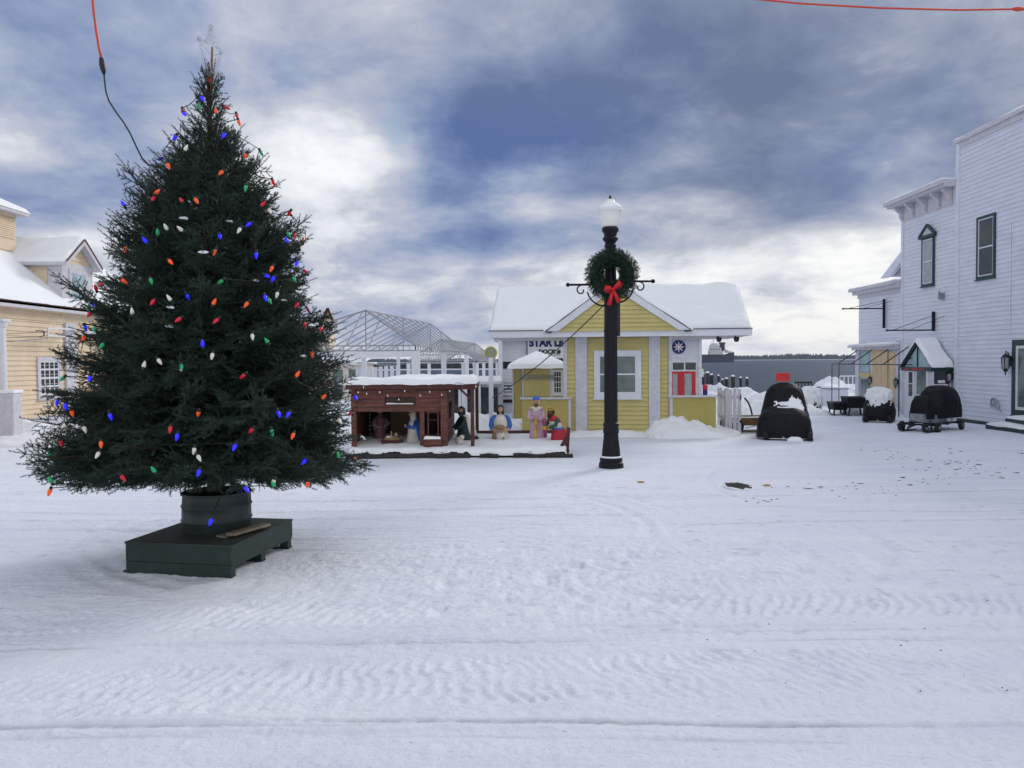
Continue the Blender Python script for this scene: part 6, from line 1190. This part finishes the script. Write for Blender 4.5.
# ------------------------------------------------------------------ drain and scattered dirt
c = G(738, 485.5); T = thing('storm_drain', 'dark open storm drain melted through the snow right of the lamp post', 'drain', (float(c[0]), float(c[1]), zg(c[0], c[1])+.018))
n = 22; pr = [((.20+.02*math.sin(k*2.3)+.012*math.sin(k*4.1))*math.cos(2*math.pi*k/n), (.34+.03*math.sin(k*1.7+1)+.05*math.sin(k*3.3))*math.sin(2*math.pi*k/n)) for k in range(n)]
q = MB(); q.prism([(x, y, .0) for x, y in pr], (0, 0, .012)); q.build('opening', 'asphalt', T)
q = MB()
for k in range(5): q.box((-.12+k*.055, -.2, .013), (-.10+k*.055, .2, .022))
q.build('grate', 'iron', T)
q = MB(); q.tube([(x*1.06, y*1.12+.02*(y > 0), -.006) for x, y in pr+[pr[0]]], [.024+.010*math.sin(k*1.9) for k in range(n+1)], 7, False); q.build('snow_rim', 'snow', T, True)
for px, py, lb in ((641, 482, 'yellow brown leaf scrap on the snow left of the drain'), (767, 484, 'yellow brown leaf scrap on the snow right of the drain')):
    c = G(px, py); q = MB(); n = 9; cz = zg(c[0], c[1]); q.prism([((.055+.025*math.sin(k*2.7))*math.cos(2*math.pi*k/n), (.05+.02*math.cos(k*3.1))*math.sin(2*math.pi*k/n), 0) for k in range(n)], (0, 0, .012)); o = q.build('leaf_scrap', 'leaf'); o.location = (float(c[0]), float(c[1]), cz+.006); tag(o, lb, 'leaf')
mb = MB(); 
def clod(x, y, s):
    z = zg(x, y); n = 6; base = [(x+s*(.5+1.1*rng.random())*math.cos(2*math.pi*k/n), y+s*.8*(.6+.6*rng.random())*math.sin(2*math.pi*k/n), z-.005) for k in range(n)]
    tip = (x+s*.3, y, z+min(s*.30, .012)); mb.add(base+[tip], [(k, (k+1) % n, n) for k in range(n)])
path = [(800, 487, 10), (850, 490, 12), (900, 486, 14), (925, 480, 12), (945, 472, 12), (965, 466, 10), (905, 458, 8), (880, 451, 6), (960, 463, 6), (1000, 468, 14), (760, 500, 4), (1005, 455, 14)]
for px, py, sp in path:
    for k in range(30):
        c = G(px+rng.normal()*sp*1.8, min(max(py+rng.normal()*sp*.34, 447), 520)); clod(float(c[0]), float(c[1]), .009+.035*rng.random()**3+(.07 if rng.random() < .06 else 0))
for k in range(60): c = G(600+rng.random()*420, 530+rng.random()*200); clod(float(c[0]), float(c[1]), .005+.007*rng.random())
for px, py in ((900, 648), (855, 625), (907, 645), (940, 652)): c = G(px, py); clod(float(c[0]), float(c[1]), .016)
o = mb.build('debris', 'debris'); tag(o, 'dark scattered dirt clods on the snow at the right', None, None, 'stuff')
# ================================================================== CHRISTMAS TREE AND ITS STAND
FL, FR, BR = G(126, 573), G(233, 578), G(294, 550)
ang = math.atan2(FR[1]-FL[1], FR[0]-FL[0]); BW = 1.15; BD = 1.32; BX, BY = float(FL[0]), float(FL[1])
ST = thing('tree_stand', 'dark green painted plywood platform on a pallet under the tree', 'platform', (BX, BY, 0), ang)
sf = Matrix.Translation((BX, BY, 0)) @ Matrix.Rotation(ang, 4, 'Z')
q = MB(); q.bbox((0, 0, .12), (BW, .022, .30), .004).bbox((0, BD-.022, .12), (BW, BD, .30), .004).bbox((0, .023, .12), (.022, BD-.023, .30), .004).bbox((BW-.022, .023, .12), (BW, BD-.023, .30), .004); q.build('skirt', 'boxgreen', ST)
q = MB(); q.bbox((-.008, -.008, .30), (BW+.008, BD+.008, .318), .004); q.build('deck', 'boxtop', ST)
q = MB()
for y in (.0, BD/2-.05, BD-.1): q.bbox((0.005, y+.002, -.05), (BW-.005, y+.098, -.0+.015), .004)
for x in (0.01, BW/2-.05, BW-.11):
    for y in (.01, BD/2-.045, BD-.1): q.bbox((x, y, .016), (x+.10, y+.09, .092), .004)
for x in (.004, BW/2-.05, BW-.104): q.bbox((x, 0.004, .094), (x+.1, BD-.004, .118), .004)
q.bbox((.004, -.004, .016), (BW-.004, .016, .118), .004)
q.build('pallet', 'boxgreen', ST)
q = MB(); q.bbox((-.05, .02, .0), (-.001, .35, .02), .004); q.build('shim', 'boxgreen', ST)
TX, TY = (sf @ Vector((.585, .70, 0)))[:2]
BT = thing('tree_tub', 'dark grey green metal barrel holding the tree on the platform', 'barrel', (TX, TY, .318))
R0_ = .345; q = MB(); prof = [(R0_*.98, 0), (R0_, .01), (R0_, .10), (R0_+.012, .115), (R0_+.012, .125), (R0_, .14), (R0_, .25), (R0_+.012, .265), (R0_+.012, .275), (R0_, .29), (R0_-.005, .385), (R0_+.014, .395), (R0_+.014, .41), (R0_-.01, .415), (R0_-.02, .37), (.02, .36)]
n = 48; q.loft([[((r+.006*math.sin(k*2.1+z*9)+.008*math.sin(k*.7))*math.cos(2*math.pi*k/n), (r+.006*math.sin(k*2.1+z*9))*math.sin(2*math.pi*k/n), z) for k in range(n)] for r, z in prof]); smooth_angle(q.build('body', 'barrel', BT, True), 40)
for i, (x0, y0, x1, y1, z, lb) in enumerate(((.86, .30, 1.06, .95, .318, 'lower grey plank lying at the right edge of the platform'), (.97, .30, 1.04, 1.0, .341, 'upper grey plank lying on the other plank beside the barrel'))):
    a = sf @ Vector((x0, y0, z)); T = thing('wooden_plank', lb, 'plank', a, ang+math.atan2(y1-y0, x1-x0)-(.12 if i else 0)); L_ = .55
    q = MB(); q.bbox((0, -.055, .001), (L_, .055, .021 if i == 0 else .03), .003); q.build('board', 'plank', T)
# --- crown profile: (height, radius)
PZ = np.array([.80, .88, .97, 1.15, 1.45, 1.9, 2.35, 2.85, 3.3, 3.75, 4.1, 4.45, 4.75, 5.05])
PR = np.array([1.15, 1.62, 1.78, 1.66, 1.58, 1.46, 1.30, 1.12, .99, .86, .70, .49, .28, .03])
Rz = lambda z: np.interp(z, PZ, PR)
TR = thing('christmas_tree', 'big dark green fir decorated with coloured bulbs standing in the barrel', 'tree', (TX, TY, .72))
TZ = .72
q = MB(); q.tube([(0, 0, 0.0), (0.01, 0, 1.2), (-.01, .01, 2.6), (0, 0, 3.8), (.0, 0, 4.55)], [.085, .07, .05, .028, .012], 10); trunk = q.build('trunk', 'bark', TR, True)
segA = []; segB = []; limbs = MB(); snow_pts = []; prim = []
def add_seg(a, b): segA.append(a); segB.append(b)
def rot_about(v, ax, an): return v*math.cos(an)+np.cross(ax, v)*math.sin(an)+ax*np.dot(ax, v)*(1-math.cos(an))
r_ = np.random.default_rng(5)
zz = .87; gold = 2.39996; kidx = 0
while zz < 4.98:
    fr = max(0, (zz-.95)/4.05); nb = 3 if fr < .62 else 2
    for b in range(nb):
        kidx += 1; az = kidx*gold+r_.normal()*.2
        up0 = math.radians(np.interp(fr, [0, .12, .4, .75, .95, 1], [-4, 8, 20, 36, 56, 70])+r_.normal()*5)
        Rt = float(Rz(min(zz+.10+.25*fr, 5.03)))*(.86+.18*r_.random())*(1.12 if r_.random() < .15 else 1)
        # left side of the real crown reaches out further near the skirt
        Rt *= 1.0+(.13+.04*(zz < 1.3))*max(0, math.cos(az-math.pi+.15))*np.clip((3.9-zz)/1.5, 0, 1)
        if zz < .97: Rt = .60+.7*r_.random()
        L_ = max(Rt/max(math.cos(up0), .35), .16) if fr < .9 else max(Rt*1.6, .20)
        d = np.array([math.cos(az)*math.cos(up0), math.sin(az)*math.cos(up0), math.sin(up0)])
        n = max(4, int(L_/.14)); pts = [np.array([0, 0, zz-TZ-math.sin(up0)*L_*.55*(fr < .9)])]; dd_ = d.copy()
        for i in range(n):
            t = i/n; dd_ = dd_+np.array([0, 0, .055*(t > .5)-.06*(t < .35)*(fr < .5)])+r_.normal(size=3)*.03; dd_ /= np.linalg.norm(dd_); pts.append(pts[-1]+dd_*L_/n)
        zmn = .24+.17*max(0, -math.sin(az)); pts = [p if p[2] > .05+(zmn-.05)*min(1, math.hypot(p[0], p[1])/.8) else np.array([p[0], p[1], .05+(zmn-.05)*min(1, math.hypot(p[0], p[1])/.8)+.03*r_.random()]) for p in pts]
        roll = r_.normal()*.55
        limbs.tube(pts, list(np.linspace(.012+.010*L_, .003, len(pts))), 5, False); prim.append(pts)
        cum = np.arange(n+1)*L_/n; P_ = np.array(pts)
        at = lambda s: np.array([np.interp(s, cum, P_[:, k]) for k in range(3)])
        s = max(.10, L_*.28); side = 1
        while s < L_:
            p = at(s); ax = at(min(s+.05, L_))-at(max(s-.05, 0)); ax /= np.linalg.norm(ax); up = np.array([0, 0, 1.])-ax*ax[2]; up /= max(np.linalg.norm(up), .1); up = rot_about(up, ax, roll+r_.normal()*.3)
            l2 = min(.52, .50*(L_-s)+.09)*(.75+.5*r_.random())
            for sd_ in ((1, -1) if r_.random() < .8 else (side,)):
                d2 = rot_about(ax, up, sd_*math.radians(48+r_.normal()*7)); d2 = d2+up*(.04+r_.normal()*.10)+np.array([0, 0, -.05]); d2 /= np.linalg.norm(d2)
                e2 = p+d2*l2; add_seg(p+d2*l2*.15, e2); 
                if l2 > .16:
                    s3 = .05; q3 = 1
                    while s3 < l2-.02:
                        p3 = p+d2*s3; l3 = min(.17, .45*(l2-s3)+.045)*(.8+.4*r_.random())
                        for q3 in (1, -1):
                            d3 = rot_about(d2, up, q3*math.radians(45+r_.normal()*8))+up*r_.normal()*.32; d3 /= np.linalg.norm(d3); add_seg(p3, p3+d3*l3)
                        s3 += .062
            # an occasional upright shoot on top
            if r_.random() < .45: d4 = ax*.6+up*.8+r_.normal(size=3)*.1; add_seg(p, p+d4/np.linalg.norm(d4)*.09)
            s += .060+.015*r_.random(); side = -side
        for i in range(max(1, n//3), n): add_seg(pts[i], pts[i+1])
        tipd = pts[-1]-pts[-2]; tipd /= np.linalg.norm(tipd); add_seg(pts[-1], pts[-1]+tipd*(.07+.08*r_.random()))
        if r_.random() < .42 and fr < .8 and fr > .02: snow_pts.append(at(L_*(.86+.14*r_.random())))
    zz += (.010 if zz < .97 else .026)+.014*(1-fr)*r_.random()+.004
# leader shoots
for k in range(9):
    a = k*gold; t = 4.80+.035*k; d = np.array([math.cos(a)*.35, math.sin(a)*.35, .95]); p = np.array([0, 0, t-TZ-.25]); add_seg(p, p+d*.26*(1.0-.03*k))
add_seg(np.array([0, 0, 4.4-TZ]), np.array([0, 0, 4.75-TZ])); add_seg(np.array([0, 0, 4.7-TZ]), np.array([.0, 0, 5.02-TZ]))
br = limbs.build('branches', 'bark', TR)
A = np.array(segA); Bn = np.array(segB); kz = np.minimum(A[:, 2], Bn[:, 2])+TZ > .74+.12*np.clip(-A[:, 1], 0, 1)+.04*np.clip(np.hypot(A[:, 0], A[:, 1])-.9, 0, 1); A, Bn = A[kz], Bn[kz]; D = Bn-A; Ls = np.linalg.norm(D, axis=1)
print('twigs', len(A), 'length', Ls.sum())
# cut twigs into short pieces so that needle density is even
pa, pd = [], []
ns_ = np.maximum(1, np.round(Ls/.03)).astype(int)
idx = np.repeat(np.arange(len(A)), ns_); off = np.concatenate([np.arange(k) for k in ns_])
pa = A[idx]+D[idx]*(off/ns_[idx])[:, None]; pd = D[idx]/ns_[idx][:, None]
rad = np.hypot(pa[:, 0], pa[:, 1])/np.maximum(Rz(pa[:, 2]+TZ), .1)
keep = (rad > .30) | (pa[:, 2]+TZ > 4.3); pa, pd, rad = pa[keep], pd[keep], rad[keep]
outer = rad > .62
print('pieces', len(pa), outer.sum())
T1 = needles(pa[outer], pd[outer], NEED, .021, .0042, 1.0, .7); T2_ = needles(pa[~outer], pd[~outer], max(3, NEED//2), .026, .006, 1.0, .7)
crown = tri_mesh('crown', np.concatenate([T1, T2_]), 'fir', TR)
print('needles', len(crown.data.polygons))
# twig stems inside the needles
def stems(A, Bv, w):
    D = Bv-A; Dn = D/np.maximum(np.linalg.norm(D, axis=1, keepdims=True), 1e-6); x = np.cross(Dn, np.array([[.3, .2, .93]])); x /= np.maximum(np.linalg.norm(x, axis=1, keepdims=True), 1e-3); y = np.cross(Dn, x); out = []
    for k in range(3):
        a0, a1 = 2.094*k, 2.094*(k+1); r0 = (x*math.cos(a0)+y*math.sin(a0))*w; r1 = (x*math.cos(a1)+y*math.sin(a1))*w
        out.append(np.stack([A+r0, A+r1, Bv+r1*.6, Bv+r0*.6], 1))
    return np.concatenate(out)
tri_mesh('twigs', stems(A, Bn, .0028), 'fir', TR)
# snow caught on boughs
for p in [p for p in snow_pts if p[1] < .6][::2][:96]:
    q = MB(); s = .014+.028*r_.random()**1.5; rings = []
    q.ell((p[0], p[1], p[2]+.012), (s*1.3*(.8+.5*r_.random()), s*(.8+.5*r_.random()), s*.45), 9, 6); q.ell((p[0]+s*.7, p[1]+s*.5*r_.normal(), p[2]+.006), (s*.7, s*.6, s*.32), 8, 5); q.build('snow_clump', 'roofsnow', TR, True)
# --- wooden pole and silver star topper
T = thing('tree_topper', 'silver wire star fixed on a bare stick at the treetop', 'tree topper', (TX+.0, TY-.03, 4.85))
w0 = np.array([TX, TY-.03, 4.85]); W_ = lambda px, py: tuple(ony(px, py, TY-.03)-w0)
q = MB(); q.tube([W_(211.5, 92), W_(211.8, 60), W_(212.3, 47)], [.014, .012, .011], 8); q.build('stick', 'stick', T, True)
q = MB()
star_ = [(211, 25), (214.5, 44), (222, 53), (217.5, 62), (219.5, 78), (212.5, 72), (205, 80), (205.5, 62), (198, 38), (208, 43)]
C_ = np.array(W_(211.5, 56))
for dep in (-.03, .03):
    P_ = [np.array(W_(a, b_))+[0, dep*(0 if k % 2 == 0 else 1), 0] for k, (a, b_) in enumerate(star_)]
    for a, b_ in zip(P_, P_[1:]+P_[:1]):
        n = 8; q.tube([tuple(a+(b_-a)*t+r_.normal(size=3)*.006) for t in np.linspace(0, 1, n)], .0022, 4)
        for t in np.linspace(.1, .9, 4):
            c = a+(b_-a)*t; rr = .016+.008*r_.random(); q.tube([tuple(c+np.array([rr*math.cos(u_), .5*rr*math.sin(u_*2), rr*math.sin(u_)])+r_.normal(size=3)*.002) for u_ in np.linspace(0, 5.5, 8)], .0016, 3)
    for k in range(0, 10, 2): q.tube([tuple(C_+(P_[k]-C_)*t+r_.normal(size=3)*.005) for t in np.linspace(.1, 1, 7)], .0018, 4)
q.build('star', 'tinsel', T)
# --- bulbs
BU = {'R': ('red_bulb', (.55, .01, .03)), 'O': ('orange_bulb', (.75, .085, .01)), 'B': ('blue_bulb', (.015, .015, .75)), 'G': ('green_bulb', (.01, .33, .12)), 'W': ('white_bulb', (.72, .70, .62))}
EM = {'R': .12, 'O': .25, 'B': .6, 'G': .10, 'W': .01}
for k, (n_, c_) in BU.items(): MT[n_] = mat(n_, c_, .3, 30, .12, spec=.5, emit=c_, estr=EM[k])
MT['wire_green'] = mat('green_wire', (.008, .02, .012), .6)
bl = """207,77,R 200,95,B 235,90,G 197,102,G 163.6,105,R 183,112,B 223,106,R 217,115,O 238,119,O 237,113,R 226,132,B 177,134,B 184,152,W 247,152,O 167,162,O 224,170,O 272,179,R 246,184,G 194,197,O 154,195,O 151,202,R 183,203,R 125,207,B 291,210,R 260,207,R 268,208,W 252,222,B 241,227,W 219,233,B 184,232,W 168,231,W 158,236,G 286,231,G 295,232,R 127,246,O 148,244,B 168,259,O 120,278,O 150,277,G 81,281,R 85,291,R 73,300,B 83,312,G 91,311,R 95,326,G 86,335,O 105,342,G 133,316,W 155,299,R 172,302,W 186,293,B 182,317,R 157,358,W 143,369,W 181,363,G 75,324,B 90,375,B 64,376,G 55,399,B 65,402,B 71,409,O 109,412,B 216,248,O 256,251,B 288,244,B 305,244,O 298,260,B 273,265,O 292,276,G 275,275,B 263,274,B 224,279,G 278,291,W 267,297,G 264,294,B 249,301,O 212,306,O 299,302,R 219,318,R 304,321,R 322,327,R 252,333,W 269,344,G 312,350,O 203,348,B 213,352,W 246,373,R 295,378,O 321,399,O 277,410,B 290,411,B 199,410,O 355,395,B 67,423,W 83,425,W 60,439,R 51,449,G 101,440,O 100,451,W 171,425,R 178,432,B 195,446,W 197,454,W 200,468,B 156,473,G 120,474,R 53,484,G 51,488,O 244,486,B 212,517,B 275,487,G 275,478,W 308,480,O 307,458,B 339,459,G 254,427,R 271,428,G 294,432,O 337,418,W 236,443,B"""
bulbs = []
def surf(px, py):
    d = ray(px, py); best = None; prev = None
    for t in np.linspace(TY-2.4, TY+.6, 400):
        p = _C+d*t/d[1]; r = math.hypot(p[0]-TX, p[1]-TY); R_ = float(Rz(p[2]))*.97 if p[2] > .74 else -1
        if r <= R_: return p
        m = (r-R_, t)
        if best is None or m < best[0]: best = (m, p)
    p = best[1]; r = math.hypot(p[0]-TX, p[1]-TY); k_ = min(1, float(Rz(max(p[2], .98)))*.97/max(r, .01)); return np.array([TX+(p[0]-TX)*k_, TY+(p[1]-TY)*k_, p[2]])
for it in bl.split():
    a, b_, c_ = it.split(','); p = surf(float(a), float(b_)); bulbs.append((p, c_))
p = ony(212, 517, TY-R0_-.05); bulbs = [x for x in bulbs]; 
bulbs = [(ony(212, 517, TY-.40) if (abs(x[0][2]-.6) < .12 and c_ == 'B' and math.hypot(x[0][0]-TX, x[0][1]-TY) < .7 and x[0][1] < TY) else x[0], x[1]) for x in bulbs for c_ in (x[1],)]
# the far side of the tree carries its share too
for k in range(60):
    z = .95+3.6*(k/60)**1.3; a = .15+r_.random()*2.85; R_ = float(Rz(z))*.95; bulbs.append((np.array([TX+R_*math.cos(a), TY+R_*math.sin(a), z]), 'ROBGW'[k % 5]))
bulbs.sort(key=lambda b: b[0][2])
edges = [0, 1.05, 1.35, 1.75, 2.2, 2.75, 3.4, 9]
names = ['string of coloured bulbs round the lowest skirt of the tree', 'string of coloured bulbs just above the bottom skirt of the tree', 'string of coloured bulbs round the widest lower third of the tree', 'string of coloured bulbs just below the middle of the tree', 'string of coloured bulbs just above the middle of the tree', 'string of coloured bulbs round the narrowing upper part of the tree', 'string of coloured bulbs at the very top below the star']
WORD = {'R': 'red', 'O': 'orange', 'B': 'blue', 'G': 'green', 'W': 'white'}
for i in range(7):
    grp = [b for b in bulbs if edges[i] <= b[0][2] < edges[i+1]]
    T = thing('light_string', names[i], 'string lights', (TX, TY, edges[i] if i else .8), 0, 'strings of big coloured bulbs on the tree'); o_ = np.array([TX, TY, edges[i] if i else .8])
    chain = [grp.pop(0)]
    while grp: j = min(range(len(grp)), key=lambda k: np.linalg.norm((grp[k][0]-chain[-1][0])*[1, 1, 2])); chain.append(grp.pop(j))
    grp = chain
    wp = []
    for (a, _), (b_, _) in zip(grp[:-1], grp[1:]):
        for t in np.linspace(0, 1, 7)[:-1]:
            a0 = math.atan2(a[1]-TY, a[0]-TX); a1 = math.atan2(b_[1]-TY, b_[0]-TX); a1 = a0+((a1-a0+math.pi) % (2*math.pi)-math.pi); an = a0+(a1-a0)*t; z = a[2]+(b_[2]-a[2])*t-.04*math.sin(math.pi*t); lin = math.hypot(a[0]-TX, a[1]-TY)*(1-t)+math.hypot(b_[0]-TX, b_[1]-TY)*t; R_ = lin+(min(lin, float(Rz(z))*.78)-lin)*math.sin(math.pi*t)**.5; wp.append(np.array([TX+R_*math.cos(an), TY+R_*math.sin(an), z])-o_)
    wp.append(grp[-1][0]-o_)
    q = MB(); q.tube([tuple(p) for p in wp], .0042, 5); q.build('wire', 'wire_green', T)
    for p, c_ in grp:
        d = Vector((r_.normal()*.7, r_.normal()*.4-.2, -1.0 if r_.random() < .75 else .9)).normalized()
        M_ = Matrix.Translation(Vector(p-o_)) @ d.to_track_quat('Z', 'Y').to_matrix().to_4x4()
        q = MB(M_); q.lathe([(.010, .012), (.015, .019), (.0185, .030), (.017, .046), (.011, .066), (.005, .079), (.001, .082)], n=12); bo_ = q.build('bulb', BU[c_][0], T, True); bo_['label'] = WORD[c_]+' faceted bulb'
        q = MB(M_); q.lathe([(.009, -.014), (.014, -.010), (.014, .014), (.011, .018)], n=10); q.build('socket', 'wire_green', bo_, True)
# --- cords
pts = [ony(x, y, TY-.15) for x, y in ((92, -8), (93.5, 10), (96, 30), (99, 48), (101.5, 60))]
hi = pts[0]; T = thing('extension_cord', 'orange extension cord hanging from above with a black plug and thin tail to the tree', 'cord', hi); q = MB(); q.tube([tuple(p-hi) for p in pts], .0135, 8); q.build('cord', 'cordred', T, True)
q = MB(); q.tube([tuple(ony(x, y, TY-.15)-hi) for x, y in ((101.2, 58), (102, 64), (103, 69), (104, 74))], [.020, .030, .028, .014], 10); q.build('plug', 'cordblack', T, True)
q = MB(); q.tube([tuple(ony(x, y, TY-.15)-hi) for x, y in ((104, 73), (104.5, 80), (106, 92), (109, 101), (116, 112), (124, 123), (130, 133), (137, 148), (142, 158), (149, 165), (160, 168), (172, 172))], .0085, 6); q.build('thin_wire', 'cordblack', T, True)
T = thing('overhead_cord', 'orange cord strung overhead across the square from roof to roof', 'cord', (0, 10.6, 8.6)); o_ = np.array([0, 10.6, 8.6])
cp = [(-XL*-1, 15.2, 5.2), tuple(ony(20, -60, 9.5)), tuple(hi+np.array([0, 0, .0])), tuple(ony(300, -150, 10)), tuple(ony(600, -40, 11.5)), tuple(ony(745, -2, 12)), tuple(ony(800, 3.5, 12)), tuple(ony(880, 8, 12)), tuple(ony(960, 10, 12)), tuple(ony(1018, 9, 12)), tuple(ony(1080, 3, 12.1)), (XR-.05, 12.9, zA-.5)]
q = MB(); q.tube([tuple(np.array(c)-o_) for c in cp], .014, 7); q.build('cord', 'cordred', T, True)
c = ony(1018, 9, 12)-o_; q = MB(); q.tube([tuple(c+[-.07, 0, .0]), tuple(c), tuple(c+[.09, 0, -.0])], [.022, .034, .022], 9); q.build('connector', 'cordred', T, True)
# ================================================================== HAZE over the lake
if HAZE:
    q = MB(); q.box((-2700, -60, -3.6), (2700, 3000, 44)); hzo = bpy.data.objects.new('haze', None) if 0 else q.build('haze', 'white'); hm = bpy.data.materials.new('haze_air'); hm.use_nodes = True; t = hm.node_tree
    t.nodes.remove(t.nodes['Principled BSDF']); pv = t.nodes.new('ShaderNodeVolumePrincipled'); pv.inputs['Color'].default_value = (.62, .72, .95, 1); pv.inputs['Density'].default_value = HAZE; pv.inputs['Anisotropy'].default_value = .2
    t.links.new(pv.outputs[0], [n for n in t.nodes if n.type == 'OUTPUT_MATERIAL'][0].inputs['Volume']); hzo.data.materials.clear(); hzo.data.materials.append(hm); hzo['kind'] = 'stuff'
